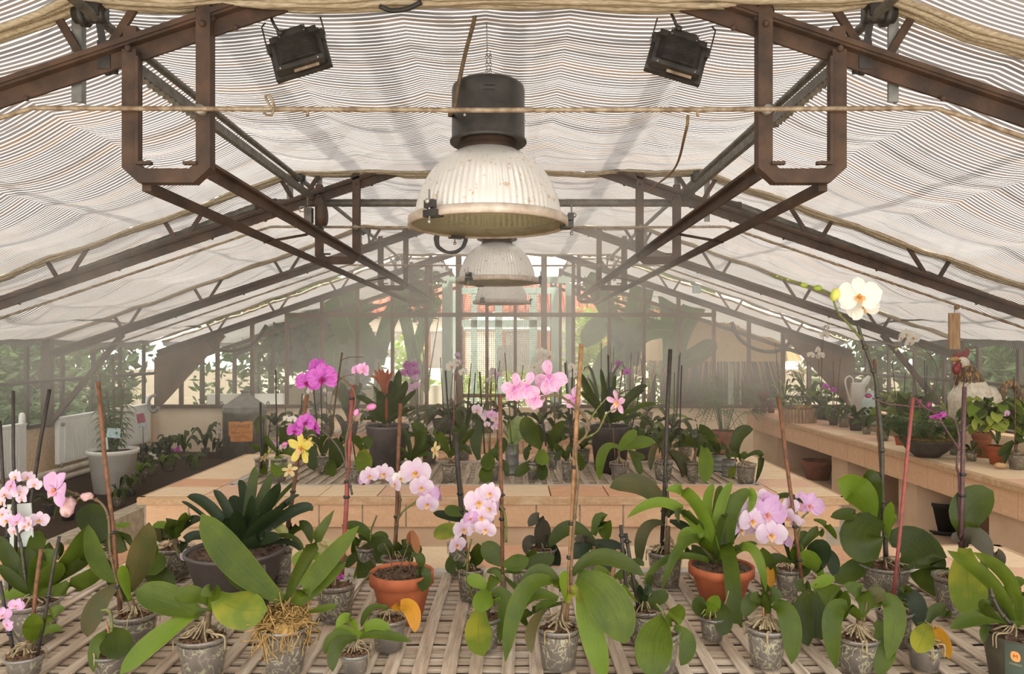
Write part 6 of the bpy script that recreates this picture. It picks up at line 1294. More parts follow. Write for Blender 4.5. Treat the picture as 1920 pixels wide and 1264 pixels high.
plant('orchid', 'orchid with pale roots in a clear pot, right of the hole-eaten leaf', 'orchid', ('clear', 1440, 900, 96), 1065, [(1460, 740, 1556, 630, 95, 'g'), (1520, 740, 1605, 735, 66, 'd'), (1490, 880, 1556, 940, 50, 'd'), (1500, 800, 1560, 780, 50, 'd'), (1400, 800, 1380, 740, 50, 'd')], None, (), (), 10, 'B', group=G2, rp=1.3)
plant('orchid', 'orchid behind the tall tan stake with one leaf hanging to the bench', 'orchid', ('clear', 310, 990, 112), 1175, [(240, 900, 188, 830, 66, 'd'), (260, 925, 185, 992, 54, 'd'), (427, 1000, 428, 1085, 84, 'g', d(b=(400, 925), f=1)), (330, 880, 400, 830, 60, 'd'), (290, 930, 330, 960, 60, 'g')], None, [(350, 930, 288, 100, 'stake_dark', 7, 0, .03, (.85,)), (350, 900, 358, 152, 'stake_dark', 5, .08, .08, ())], (), 6, 'C', group=G2)
plant('bromeliad', 'big black pot with long sword leaves, right of centre on the second bench', 'plant', ('dark', 700, 672, 372), 1105,
      [(525, 400, 440, 190, 76, 'd'), (650, 350, 615, 150, 50, 'd'), (725, 380, 748, 208, 50, 'd'), (900, 380, 1042, 315, 64, 'd'), (880, 440, 1012, 345, 54, 'd'), (960, 500, 1122, 478, 50, 'g'), (880, 590, 985, 570, 40, 'd'), (560, 480, 430, 370, 60, 'd'), (600, 520, 520, 450, 60, 'd'), (660, 480, 640, 330, 70, 'k'), (700, 480, 690, 300, 70, 'k'), (760, 500, 800, 400, 60, 'd'), (580, 580, 500, 560, 44, 'd'), (790, 540, 860, 500, 50, 'd')], (690, 640), [(745, 620, 815, 160, 'stake_brown', 6, 0, .02, ()), (700, 640, 682, 28, 'stake_dark', 8, .03, .03, ())], (), 0, 'C', dfl='s', group=G2)
plant('orchid', 'light green orchid with white roots in front of the big black pot', 'orchid', ('clear', 780, 1005, 170), 1170, [(860, 790, 946, 718, 95, 'l', d(b=(770, 890), f=.9)), (930, 830, 1108, 820, 118, 'l', d(b=(780, 890), f=.9)), (640, 910, 602, 1168, 95, 'l', d(b=(765, 860), f=.8)), (940, 1000, 978, 1122, 76, 'g', d(b=(870, 895), f=.9)), (960, 945, 1022, 965, 60, 'g', d(b=(880, 900)))], (775, 900), [(745, 950, 728, 690, 'stake_brown', 5, 0, 0, ()), (880, 740, 998, 238, 'stake_dark', 7, .25, .28, ())], (), 22, 'C', group=G2, rp=1.2)
plant('orchid', 'orchid with dull brownish green leaves behind the tall black stake', 'orchid', ('clear', 1185, 995, 182), 1170, [(1095, 890, 1068, 1085, 66, 'b', d(b=(1165, 840))), (1370, 1000, 1445, 1165, 118, 'b', d(b=(1250, 905), f=.9)), (1170, 760, 1290, 765, 70, 'd', d(b=(1160, 850))), (1170, 820, 1250, 900, 90, 'b', d(f=.9)), (1230, 850, 1200, 790, 60, 'd'), (1340, 1040, 1350, 1145, 50, 'b')], (1180, 860), (), [d(pts=[(1240, 920), (1300, 945), (1380, 1015)], m='stem_purple', r=6)], 12, 'C', group=G2)
plant('orchid', 'orchid with one wide glowing green leaf hanging down, right side of the second bench', 'orchid', ('clear', 265, 1020, 112), 1190, [(377, 1020, 360, 1200, 128, 'l', d(b=(350, 880), f=1, dy=-.08)), (345, 855, 315, 985, 118, 'd', d(b=(410, 900), f=.85)), (250, 850, 120, 808, 76, 'd'), (180, 870, 100, 900, 60, 'd'), (300, 830, 400, 860, 50, 'd')], (300, 900), [(152, 860, 172, 205, 'stake_dark', 6, 0, .03, ()), (122, 800, 160, 95, 'stake_dark', 3, .05, .05, ())], (), 8, 'D', group=G2)
plant('orchid', 'orchid in a ridged tin can, larger of the two cans', 'orchid', ('tin', 485, 955, 156), 1098, [(410, 820, 324, 703, 100, 'g', d(b=(480, 920), f=.9)), (500, 890, 556, 912, 70, 'd'), (450, 880, 400, 860, 60, 'd'), (420, 920, 370, 940, 50, 'd')], None, [(330, 860, 300, 700, 'stake_dark', 4, 0, 0, (.7,)), (320, 860, 326, 700, 'stake_dark', 4, 0, 0, (.7,))], (), 0, 'D', group=G2)
plant('orchid', 'small tin can with one yellowing leaf, smaller of the two cans', 'orchid', ('tin', 572, 1000, 122), 1145, [(600, 1080, 583, 1168, 66, 'y', d(b=(605, 1010), f=1, dy=-.09)), (560, 960, 555, 900, 40, 'g'), (600, 960, 640, 940, 40, 'g')], None, (), (), 0, 'D', group=G2)
plant('orchid', 'orchid in a clear pot at the right front corner of the second lattice', 'orchid', ('clear', 715, 1040, 175), 1205, [(655, 800, 778, 745, 110, 'd', d(b=(640, 985), f=.85)), (605, 910, 580, 868, 56, 'd', d(b=(630, 985))), (840, 960, 798, 1200, 56, 'd', d(b=(690, 1000), f=.7)), (640, 960, 560, 975, 50, 'g'), (700, 960, 735, 965, 50, 'g')], (665, 1000), (), [d(pts=[(640, 1020), (615, 960), (590, 940)], m='stem_dark', r=6)], 16, 'D', group=G2, rp=1.5)

# plants made from a seed: for the hazy rows
def gen(x, y, z, label, seed, kind='clear', r=.062, h=.11, n=6, L=.24, w=.06, mats='dgd', rise=.08, droop=.1, stakes=(), fl=(), name='orchid', cat='orchid', group=None, prof='o', face=.3, spread=1.0):
    rng = random.Random(seed); c = V((x, y, z)); t = thing(name, c, label, cat, group)
    zs = make_pot(t, kind, c, r, h, rng, 20); mb = MB(); b = c + V((0, 0, zs + .01)); a0 = rng.uniform(0, 6.28)
    for i in range(n):
        q = L * rng.uniform(.65, 1.1)
        rnd_leaf(mb, b, a0 + i * 2 * PI / n + rng.uniform(-.4, .4), q * spread, w * rng.uniform(.8, 1.15), rise * rng.uniform(.5, 1.6), droop * rng.uniform(0, 1.6), LI[mats[i % len(mats)]], prof, face, .25, 8)
    leaves_build(mb, t)
    for (dx, hh, m) in stakes:
        stake(t, c + V((dx * .3, rng.uniform(-.02, .02), zs)), c + V((dx, rng.uniform(-.03, .03), hh)), .0045, m)
    for (k, m, hh, sz, side) in fl:
        mb = MB(); pts = smooth_path([b, b + V((side * .04, 0, hh * .6)), b + V((side * .10, -.02, hh)), b + V((side * .24, -.03, hh * .93))], 5); mb.tube(pts, .004, 5); o = mb.build('flower_spike', 'stem_brown', t)
        for i in range(m):
            q = pts[len(pts) // 2:]; p = q[min(len(q) - 1, int(i * (len(q) - 1) / max(1, m - 1)))]
            flower(o, p + V((rng.uniform(-.03, .03), -.03, rng.uniform(-.05, .03))), sz * rng.uniform(.8, 1.1), k, rng.uniform(-50, 50), rng.uniform(-20, 10), rng.uniform(-20, 20))
    return t
def row(specs, z, group, base):
    for i, (px, py, lab, kw) in enumerate(specs):
        y = depth_on(py, z); gen((px - 960) * y / F, y, z, lab, base + i, group=group, **kw)
G2b = 'hazy plants at the back of the second bench'
SD, SB, SR = 'stake_dark', 'stake_brown', 'stake_red'
row([(560, 862, 'orchid at the back of the second bench, below the magenta flowers', d(stakes=((.02, .5, SD),))), (636, 866, 'orchid with long leaves behind the red cane, back of the second bench', d(L=.28)), (805, 868, 'orchid behind the spidery plant, back of the second bench', d(stakes=((-.03, .45, SB),))),
     (868, 862, 'orchid with upright leaves in the second bench back row, near the metal pot', d(rise=.2, stakes=((.05, .62, SD),))), (1040, 862, 'orchid in the second bench back row, left of the tall tan stake', d(L=.3, stakes=((0, .55, SB),))), (1092, 868, 'low leafy orchid against the left of the big black pot', d(L=.22)),
     (1205, 862, 'orchid in a grey pot right behind the light green orchid', d(kind='grey', L=.22)), (1252, 860, 'orchid with a dried stem, second bench back row at right', d(L=.26, stakes=((.04, .35, SD),))), (1285, 855, 'dark leaved orchid left of the tin cans, back row', d(L=.3, mats='dk'))], BZ, G2b, 300)
G3 = 'hazy plants on the third bench'
row([(515, 818, 'leafy plant at the left end of the third bench', d(L=.24, n=8)), (560, 822, 'orchid with small white flowers near the left end of the third bench', d(fl=(('white', 4, .32, .06, 1),))), (612, 815, 'orchid with blush flowers left on the third bench', d(fl=(('blush', 5, .34, .06, 1),), stakes=((.0, .5, SD),))),
     (655, 818, 'cactus like potted plant on the third bench, left of the red bromeliad', d(kind='grey', r=.09, h=.14, n=9, L=.16, w=.09, mats='gd', rise=.2, droop=0, name='potted_plant', cat='plant', face=.7)), (700, 812, 'orchid on the third bench, hidden behind the red bromeliad', d(stakes=((.05, .7, SB),), L=.3)),
     (782, 815, 'orchid with a hanging string of purple flowers on the third bench', d(fl=(('magenta', 9, .52, .085, -.5), ('violet', 5, .40, .08, -.3)), L=.32, stakes=((0, .6, SD),))), (835, 812, 'large leaved orchid in a wide grey pot on the third bench', d(kind='grey', r=.14, h=.14, n=8, L=.38, w=.09, stakes=((-.05, .75, SD), (.08, .6, SR)))),
     (872, 818, 'orchid with star shaped white flowers on the third bench', d(fl=(('white', 3, .60, .11, -.6),), L=.3, stakes=((-.1, .62, SB), (.06, .7, SB)))), (915, 812, 'orchid with pale pink flowers before the doorway, third bench', d(fl=(('blush', 4, .5, .07, .5),), L=.3, stakes=((0, .75, SB), (.12, .72, SB)))),
     (962, 815, 'orchid with several bare stakes, middle of the third bench', d(L=.3, stakes=((-.08, .8, SB), (.03, .55, SD), (.1, .68, SB)))), (1012, 815, 'orchid with a white flower cluster right of the doorway, third bench', d(fl=(('white', 8, .66, .11, .35), ('white', 6, .52, .11, -.3)), L=.34, stakes=((.02, .62, SB),))),
     (1072, 815, 'orchid with small white flowers by the tan stake, third bench', d(fl=(('white', 5, .52, .08, .05),), L=.28, stakes=((-.05, .72, SD), (0, .62, SD)))), (1128, 812, 'plant with grassy leaves behind the big black pot, third bench', d(n=12, L=.34, w=.03, prof='s', rise=.32, droop=.0, stakes=((0, .9, SB), (.1, .7, SD)), name='potted_plant', cat='plant')),
     (1175, 815, 'orchid with one magenta flower head in the mist, third bench right', d(fl=(('magenta', 2, .6, .08, -.4),), L=.3, stakes=((.05, .8, SB), (.12, .8, SR)))), (1222, 822, 'pale orchid with curling leaves at the right end of the third bench', d(L=.34, w=.08, mats='gl', stakes=((-.1, .75, SB),))),
     (1262, 826, 'clear potted orchid at the right corner of the third bench', d(L=.26, stakes=((.02, .62, SD), (.06, .78, SD))))], BZ, G3, 340)
row([(590, 785, 'hazy orchid in the rear row of the third bench, far left', d(L=.3, stakes=((0, .6, SD),))), (735, 785, 'hazy leafy orchid in the rear row, behind the red bromeliad flower', d(L=.34, stakes=((0, .8, SB),))), (850, 785, 'hazy orchid in the rear row, left of the doorway', d(L=.34, fl=(('violet', 3, .6, .07, .4),), stakes=((.05, .8, SD),))),
     (935, 785, 'hazy orchid in the rear row, before the doorway middle', d(L=.34, fl=(('blush', 3, .45, .07, -.4),))), (1045, 785, 'hazy orchid in the rear row, right of the doorway', d(L=.34, stakes=((.04, .85, SB),))), (1150, 785, 'hazy orchid in the rear row, under the misty banana leaves', d(L=.36, fl=(('violet', 3, .5, .07, .4),), stakes=((0, .85, SD),))), (1215, 790, 'hazy orchid in the rear row, right end', d(L=.34, mats='gl'))], BZ, G3, 380)

# ---------------------------------------------------------------- left side: bed, pots, radiators, can
GL = 'small plants in the left planting bed'
row([(222, 950, 'little pot with two thin stakes inside the left curb, by the white pot', d(r=.05, h=.09, L=.12, w=.03, stakes=((-.03, .22, SD), (.03, .22, SD)))), (245, 930, 'little grey pot in the left bed, behind the bench corner', d(kind='grey', r=.05, h=.08, L=.12, w=.05)), (128, 975, 'small dark pot in the left bed behind the wilted flowers', d(kind='dark', r=.06, h=.1, L=.18, w=.03)), (95, 965, 'small pot with reedy leaves at the near end of the left bed', d(kind='grey', r=.06, h=.1, L=.2, w=.03)), (265, 905, 'leafy seedling in the bed right of the white pot', d(L=0.144, w=.06, mats='gl')), (285, 890, 'white flowered little plant in the left bed', d(L=0.115, fl=(('white', 4, .12, .05, .3),))), (320, 882, 'broad leaved plant in the bed with a pink bloom', d(L=0.144, w=.07, mats='gl', fl=(('magenta', 3, .14, .06, .6),))), (300, 865, 'dark bushy plant in the bed beside the white pot', d(n=12, L=0.173, w=.05, mats='dk', rise=0.096)), (345, 862, 'tall lanky plant in the bed under the cream end wall', d(n=8, L=0.202, w=.06, rise=0.180)), (385, 855, 'plant with thick upright leaves at the end of the bed', d(n=8, L=0.187, w=.07, rise=0.192)), (412, 852, 'small plant with white flowers left of the zinc can', d(L=0.144, fl=(('white', 4, .26, .05, .2),), stakes=((0, .34, SD),))), (438, 850, 'yellow green leafy plant at the foot of the zinc can', d(L=0.158, mats='lg')),
     (275, 866, 'dark plant beneath the white radiator pipes', d(n=10, L=0.173, mats='dk', rise=0.084)), (318, 858, 'leafy plant at the bed corner below the radiator end', d(n=9, L=0.173, rise=0.132)), (365, 880, 'low leafy plant along the bench edge in the bed', d(n=9, L=0.144, mats='gd', rise=0.060))], .10, GL, 430)
t = thing('potted_tree', P(212, 920, 7.6), 'feathery shrub in a big white pot before the white radiator', 'plant'); c = WL[t.name]; c.z = .1; t.location = c
rng = random.Random(77); make_pot(t, 'white', c, .247, .44, rng, 40)
mb = MB(); tops = []
for dx, hh in ((-.10, .9), (.0, 1.05), (.07, .75), (-.04, .7)):
    q = smooth_path([c + V((dx * .4, 0, .40)), c + V((dx, .02, .36 + hh * .5)), c + V((dx * 1.6, .0, .36 + hh))], 6); mb.tube(q, .011, 6); tops.append(q)
mb.build('stem', 'wood_trunk', t); mb = MB()
for q in tops:
    for i in range(170):
        p = q[int(len(q) * (.18 + .82 * rng.random())) - 1]; a = rng.uniform(0, 6.28); L = rng.uniform(.08, .17)
        rnd_leaf(mb, p, a, L, .013, .03, .06, 0, 'n', .3, .2, 4)
mb.build('foliage', 'foliage_mid', t)
def radiator(y0, y1, label):
    t = thing('radiator', (XL + .12, (y0 + y1) / 2, .30), label, 'radiator', 'white radiators on the left wall'); z0, z1 = .30, .80
    mb = MB(); mb.box((XL + .14, (y0 + y1) / 2, (z0 + z1) / 2), (.05, y1 - y0, z1 - z0)); n = int((y1 - y0 - .16) / .042)
    for i in range(n): mb.box((XL + .168, y0 + .1 + i * .042, (z0 + z1) / 2), (.014, .024, z1 - z0 - .06))
    mb.build('panel', 'white_enamel', t); mb = MB(); mb.box((XL + .13, (y0 + y1) / 2, z1 + .008), (.09, y1 - y0, .02)); mb.build('top_grille', 'white_enamel', t)
    mb = MB()
    mb.tube([(XL + .165, y0 + .05, z1 - .06), (XL + .185, y0 + .05, z1 - .06)], .022, 10); mb.build('plug', 'bolt_steel', t)
    mb = MB(); mb.tube([(XL + .14, y1 - .03, z1), (XL + .14, y1 - .03, z1 + .10)], [.035, .03], 10); mb.ball((XL + .14, y1 - .03, z1 + .10), .03, 8); mb.build('thermostat_knob', 'white_enamel', t)
    mb = MB(); mb.tube(smooth_path([(XL + .14, y0 + .06, z0 + .03), (XL + .17, y0 + .03, z0 - .02), (XL + .17, y0 + .02, z0 - .04)]), .016, 8); mb.build('valve', 'galvanised', t)
radiator(5.4, 7.55, 'white panel radiator cut off by the left edge of the picture'); radiator(8.1, 10.15, 'white panel radiator on the left wall behind the white pot')
for i, z in enumerate((.225, .14)):
    mb = MB(); mb.tube([(XL + .16, 4.0, z), (XL + .16, 10.25, z), (XL + .06, 10.35, z)], .035, 10); tag(mb.build('wall_pipe', 'pipe_paint'), ['upper pale heating pipe under the left radiators', 'lower pale heating pipe under the left radiators'][i], 'pipe')
mb = MB(); mb.tube([P(288, 757, 10.0) + V((.085 * math.cos(a) * .8, 0, .11 * math.sin(a))) for a in [R(60 + k * 12) for k in range(24)]], .022, 8); tag(mb.build('hook_ring', 'galvanised'), 'grey open ring hanging over the end of the left radiator', 'ring')
# zinc can
y = 10.0; cx = bx(459, y); t = thing('zinc_can', (cx, y, .1), 'large zinc can with a cone lid and an orange paper label', 'can'); c = V((cx, y, .1)); rr = .285
ztop = 1.61 - (762 - 650) * y / F - .1
mb = MB(); mb.lathe(c, [(.001, 0), (rr, 0), (rr, ztop - .10), (rr + .006, ztop - .095), (rr + .006, ztop - .04), (rr, ztop - .035), (rr + .004, ztop)], 48); mb.build('body', 'zinc', t)
mb = MB(); mb.lathe(c, [(rr + .004, ztop), (.05, ztop + .175), (.05, ztop + .20), (.062, ztop + .20), (.062, ztop + .222), (.001, ztop + .225)], 48); mb.build('cone_lid', 'zinc', t)
for sg in (-1, 1):
    mb = MB(); mb.tube([c + V((sg * (rr + .01 + .03 * math.sin(a) * .5 + .012), 0, ztop - .02 + .085 * math.sin(a) * 1.0)) + V((.022 * math.cos(a), 0, 0)) for a in [R(k * 15) for k in range(13)]], .008, 6); mb.build('handle', 'zinc', t)
def onc(u, v, dd=0.0): a = u / rr; return c + V(((rr + .003 + dd) * math.sin(a), -(rr + .003 + dd) * math.cos(a), v))
lz = 1.61 - (805 - 650) * y / F - .1
mb = MB(); U = [(-.125, .135), (.04, .135), (.055, .115), (.075, .135), (.20, .14), (.20, -.135), (-.11, -.135), (-.08, -.08), (-.125, -.03)]
n = 26; vs = []
for i in range(n + 1):
    u = -.125 + .325 * i / n
    top = .135 - (max(0, .02 - abs(u - .058)) if abs(u - .058) < .02 else 0); bot = -.135 if u > -.09 else -.05 - (u + .125) * .6
    vs += [onc(u, lz + bot), onc(u, lz + top)]
mb.add(vs, [(2 * i, 2 * i + 2, 2 * i + 3, 2 * i + 1) for i in range(n)]); lb = mb.build('paper_label', 'label_paper', t)
for txt, sz, v in (('LAVANDE', .062, .07), ('Distillerie  COMTE', .034, -.015), ('PRODUIT DE FRANCE', .02, -.072)):
    text_mesh(txt, sz, lambda x, yy, z, v=v: onc(.04 + x * .92, lz + v + yy, .001), 'print', 'print_ink', lb) if False else text_mesh(txt, sz, lambda x, yy, z, v=v: onc(.04 + x * .92, lz + v + yy, .001), 'print', 'print_ink', t)
def tag_card(px, py, y, w, h, mat, label, foot, tilt=0.0, mat2=None):
    c = P(px, py, y); t = thing('plant_tag', V((c.x, c.y, foot)), label, 'tag'); rot = Matrix.Rotation(tilt, 3, 'Y')
    mb = MB(); mb.box(c, (w, .004, h), 0, rot); mb.build('card', mat, t)
    if mat2: mb = MB(); mb.box(c + rot @ V((0, -.003, -h * .34)), (w * .98, .003, h * .28), 0, rot); mb.build('card_band', mat2, t)
    mb = MB(); mb.tube([c + rot @ V((0, .002, -h / 2)), V((c.x + .03, c.y, foot))], .004, 6); mb.build('stick', 'black_plastic', t)
tag_card(265, 788, 9.2, .10, .17, 'tag_pink', 'plant tag with a red flower picture leaning on the white radiator', .1, R(-12), 'tag_blue')
tag_card(213, 812, 7.5, .14, .10, 'tag_blue', 'pale blue picture tag standing in the white pot', .5, R(4))
tag_card(196, 832, 7.45, .07, .12, 'tag_white', 'small white tag standing at the left of the white pot', .5, R(-6))
tag_card(38, 985, 2.2, .075, .13, 'tag_white', 'white tag card behind the left flower clusters', 1.0, R(-4))

# ---------------------------------------------------------------- right bench
GR = 'plants along the right wall bench'
t = thing('bowl_garden', (0, 0, 0), 'black bowl planted with ferns and moss on the right bench', 'plant', GR); y = depth_on(860, BZ) + .1; cx = bx(1738, y); c = V((cx, y, BZ)); WL[t.name] = c.copy(); t.location = c
rb = 350 / 7.385 * y / F
mb = MB(); mb.lathe(c, [(.001, 0), (rb * .42, 0), (rb * .75, .055), (rb * .97, .122), (rb, .128), (rb * .985, .135), (rb * .94, .125), (rb * .7, .09)], 40); mb.build('bowl', 'dark_pot', t)
rng = random.Random(3); mb = MB(); mb.disc(c + V((0, 0, .118)), rb * .93, 24, 0, .012, rng)
for _ in range(160):
    a = rng.uniform(0, 6.28); q = rb * .8 * math.sqrt(rng.random()); p = c + V((q * math.cos(a), q * math.sin(a), .125)); mb.tube([p, p + V((rng.gauss(0, .02), rng.gauss(0, .02), .02)), p + V((rng.gauss(0, .03), rng.gauss(0, .03), .012))], .002, 4, 0, False)
mb.build('moss', 'moss_dry', t)
def fern(mb, b, az, L, rise, droop, rng, w=.10):
    h = V((math.cos(az), math.sin(az), 0)); sd = V((-h.y, h.x, 0))
    pts = smooth_path([b, b + h * L * .4 + V((0, 0, rise)), b + h * L + V((0, 0, rise - droop))], 7)
    mb.tube(pts, .002, 4, 0, False)
    for i in range(1, len(pts)):
        s = math.sin(PI * (i + 1) / (len(pts) + 2)) * w
        for sg in (-1, 1): leaf(mb, pts[i], pts[i] + sd * sg * s * .5 + h * s * .15, pts[i] + sd * sg * s + h * s * .3 - V((0, 0, s * .15)), .016, 0, 'n', 0, .1, segs=3)
mb = MB()
for i in range(46):
    a = rng.uniform(0, 6.28); q = rb * .75 * rng.random(); fern(mb, c + V((q * math.cos(a) - .02, q * math.sin(a) + .05, .12)), a + rng.uniform(-.5, .5), rng.uniform(.10, .26), rng.uniform(.08, .2), rng.uniform(0, .1), rng, .07)
mb.build('fern', 'foliage_mid', t)
plant('potted_plant', 'small square clay pot with grassy leaves, left of the black bowl', 'plant', ('square', 205, 580, 165), 705, [(60, 450, 20, 380, 24, 'd'), (150, 400, 100, 280, 24, 'd'), (220, 420, 240, 300, 24, 'g'), (130, 490, 80, 490, 22, 'l'), (280, 450, 330, 380, 24, 'd'), (180, 380, 170, 250, 22, 'd'), (100, 430, 30, 330, 24, 'd')], None, (), (), 0, 'W', dfl='n', group=GR)
plant('poinsettia', 'yellow green poinsettia in a clay pot at the right edge', 'plant', ('terra', 1555, 705, 285), 985, [], None, (), (), 0, 'W', group=GR)
def leaf_ball(t, c, r, n, w, L, mats, rng):
    mb = MB()
    for _ in range(n):
        a = rng.uniform(0, 6.28); e = rng.uniform(-.5, 1.2); dd = V((math.cos(a) * math.cos(e), math.sin(a) * math.cos(e), math.sin(e))); p = c + V((dd.x * r[0], dd.y * r[1], dd.z * r[2])) * rng.uniform(.55, 1)
        q = L * rng.uniform(.7, 1.2); rnd_leaf(mb, p, a, q, w * rng.uniform(.7, 1.2), q * .15, q * .5, LI[rng.choice(mats)], 'o', .35, .15, 6)
    leaves_build(mb, t)
def stems(t, b, c, r, n, rng, mat='stem_green'):
    mb = MB()
    for _ in range(n): mb.tube(smooth_path([b, b.lerp(c, .5) + V((rng.gauss(0, .02), rng.gauss(0, .02), 0)), c + V((rng.uniform(-1, 1) * r[0] * .6, rng.uniform(-1, 1) * r[1] * .6, rng.uniform(-.4, .6) * r[2]))], 4), .005, 5)
    mb.build('stem', mat, t)
t = bpy.data.objects['poinsettia']; b = WL['poinsettia']; rng = random.Random(12)
cc = P(1865, 787, b.y); leaf_ball(t, cc, (.15, .15, .15), 90, .075, .12, 'LLLygdlg', rng); stems(t, V((b.x, b.y, BZ + .15)), cc, (.15, .15, .15), 8, rng)
plant('potted_plant', 'leafy plant in a wide clay pot behind the poinsettia', 'plant', ('terrad', 1340, 520, 260), 880, [(1200, 250, 1140, 150, 60, 'd'), (1400, 200, 1440, 80, 60, 'd'), (1300, 250, 1260, 130, 60, 'g')], None, (), (), 0, 'W', group=GR)
plant('orchid', 'orchid with drooping leaves in a clear pot at the right picture edge', 'orchid', ('clear', 1820, 795, 232), 1050, [(1650, 740, 1580, 862, 84, 'd', d(b=(1770, 640))), (1690, 800, 1650, 955, 76, 'd', d(b=(1780, 660))), (1860, 560, 1920, 480, 110, 'g'), (1870, 480, 1900, 400, 80, 'd'), (1840, 640, 1935, 640, 90, 'd')], (1800, 690), [(1790, 740, 1805, -100, 'stake_brown', 8, 0, 0, (.4, .5)), (1830, 740, 1780, -250, 'stake_dark', 6, .05, .05, ())], [d(pts=[(1800, 700), (1790, 420), (1750, 290), (1690, 290)], m='stem_dark', r=6, fl=[(1685, 300, 110, 'violet', 20, 0, 0)])], 10, 'W', group=GR)
plant('orchid', 'small variegated seedling in a cloudy pot under the rooster', 'orchid', ('clear', 1190, 785, 155), 925, [(1140, 720, 1090, 690, 44, 'k'), (1240, 700, 1270, 660, 40, 'd'), (1290, 760, 1320, 850, 40, 'g'), (1200, 680, 1180, 640, 40, 'd'), (1150, 760, 1100, 780, 36, 'd')], None, (), (), 4, 'W', group=GR)
plant('orchid', 'clear pot with a wide lime leaf right of the black bowl', 'orchid', ('clear', 945, 705, 115), 840, [(920, 470, 850, 340, 200, 'l', d(f=.95)), (980, 600, 1000, 520, 60, 'g')], None, (), (), 4, 'W', group=GR)
plant('spider_plant', 'white striped spider plant behind the black bowl', 'plant', ('dark', 900, 400, 150), 640, [(800, 200, 700, 160, 40, 'v'), (820, 180, 740, 90, 36, 'v'), (900, 180, 860, 60, 36, 'v'), (1000, 200, 1030, 420, 60, 'v', d(f=.95)), (780, 260, 690, 260, 36, 'v'), (960, 200, 960, 100, 36, 'd'), (860, 150, 880, 40, 36, 'd'), (840, 240, 760, 200, 36, 'v'), (930, 240, 1000, 240, 36, 'v')], None, (), (), 0, 'W', dfl='n', group=GR)
E = (1400, 640, 5.267); ZOOM['E'] = E; ZOOM['G'] = (1640, 580, 3.95)
plant('pitcher_plant', 'pale lime leaved plant in a pale pot behind the white orchid stem', 'plant', ('terrad', 1400, 750, 150), 820, [], None, (), (), 0, 'E', group=GR)
t = bpy.data.objects['pitcher_plant']; b = WL['pitcher_plant']; cc = P(1668, 752, b.y); leaf_ball(t, cc, (.17, .14, .10), 70, .06, .12, 'LLlg', rng); stems(t, V((b.x, b.y, BZ + .06)), cc, (.15, .1, .1), 12, rng)
plant('orchid', 'white moth orchid beside the hanging wooden tag, on the right bench', 'orchid', ('clear', 330, 800, 60), 900, [(280, 700, 240, 640, 40, 'd'), (380, 690, 440, 620, 60, 'g'), (300, 740, 230, 760, 36, 'd'), (400, 740, 450, 760, 40, 'g')], None, [(330, 790, 285, 420, 'stake_brown', 4, 0, 0, ()), (380, 780, 388, 415, 'stake_dark', 4, .04, .04, ())],
      [d(pts=[(330, 780), (300, 560), (220, 300), (200, 220)], m='stem_dark', r=4, fl=[(235, 215, 90, 'white', 10, 0, 0), (280, 240, 90, 'white', -30, 0, 10), (195, 240, 80, 'white', 40, 0, 0), (255, 270, 70, 'white', 0, 20, 0)], buds=[(160, 298, 11, 'bud_yellow'), (218, 292, 12, 'bud_yellow')]), d(pts=[(380, 780), (440, 620), (465, 470), (420, 350), (320, 250)], m='stem_dark', r=5)], 3, 'G', group=GR)
row([(1563, 797, 'small dark leaved plant in a grey pot, well left of the glass jar', d(kind='grey', r=.06, h=.1, n=8, L=.2, fl=(('magenta', 2, .3, .08, -.4),), stakes=((0, .7, SB), (.08, .75, SB)))), (1582, 801, 'clear potted orchid left of the glass jar', d(L=.18)), (1605, 807, 'orchid with arching leaves in a dark pot before the watering can', d(kind='dark', r=.075, h=.12, L=.24)), (1625, 814, 'little orchid at the foot of the glass jar', d(r=.045, h=.08, L=.14)),
     (1655, 826, 'clear pot half hidden by the white orchid stem on the right bench', d(L=.16)), (1470, 782, 'grassy green plant at the far end of the right bench', d(n=14, L=.3, w=.02, prof='n', rise=.22, mats='gv', stakes=((-.1, .9, SD),))), (1540, 786, 'white flowered orchid in a green pot at the far end of the right bench', d(kind='dark', r=.1, h=.15, L=.3, w=.1, fl=(('white', 3, .62, .1, -.6), ('white', 2, .95, .11, .3)), stakes=((0, .95, SB),))),
     (1515, 778, 'leafy green plant behind the wooden planter', d(n=9, L=.3, w=.08, mats='gl', rise=.2)), (1690, 812, 'broad leaved green plant behind the black bowl', d(n=7, L=.34, w=.12, mats='lg', rise=.18, stakes=((.05, .6, SD), (-.1, .7, SD)))), (1735, 815, 'leafy plant with many bare stakes behind the spider plant', d(n=8, L=.26, mats='gd', rise=.2, stakes=((.1, .6, SB), (.2, .6, SB), (.0, .75, SD))))], BZ, GR, 460)
# wooden planter
y = depth_on(793, BZ) + .1; cx = bx(1499, y); c = V((cx, y, BZ)); t = thing('wooden_planter', c, 'round planter of wooden staves with little white flowers on the right bench', 'planter'); r = 28 * y / F; mb = MB()
for i in range(30):
    a = 2 * PI * i / 30; mb.box(c + V((r * math.cos(a), r * math.sin(a), .075)), (.018, 2 * PI * r / 30 - .003, .15 + .006 * (i % 3)), 0, Matrix.Rotation(a, 3, 'Z'))
mb.build('stave', 'weathered_wood', t); mb = MB(); mb.disc(c + V((0, 0, .13)), r, 20, 0, .01, rng); mb.build('potting_soil', 'soil', t)
mb = MB()
for i in range(9): a = rng.uniform(0, 6.28); mb.ball(c + V((r * .6 * math.cos(a), -abs(r * .7 * math.sin(a)), .17)), .035, 8, 0, None, .15, rng)
mb.build('dry_moss', 'moss_dry', t); cc = c + V((-.03, 0, .23)); leaf_ball(t, cc, (.15, .12, .08), 60, .035, .08, 'gdl', rng)
mb = MB()
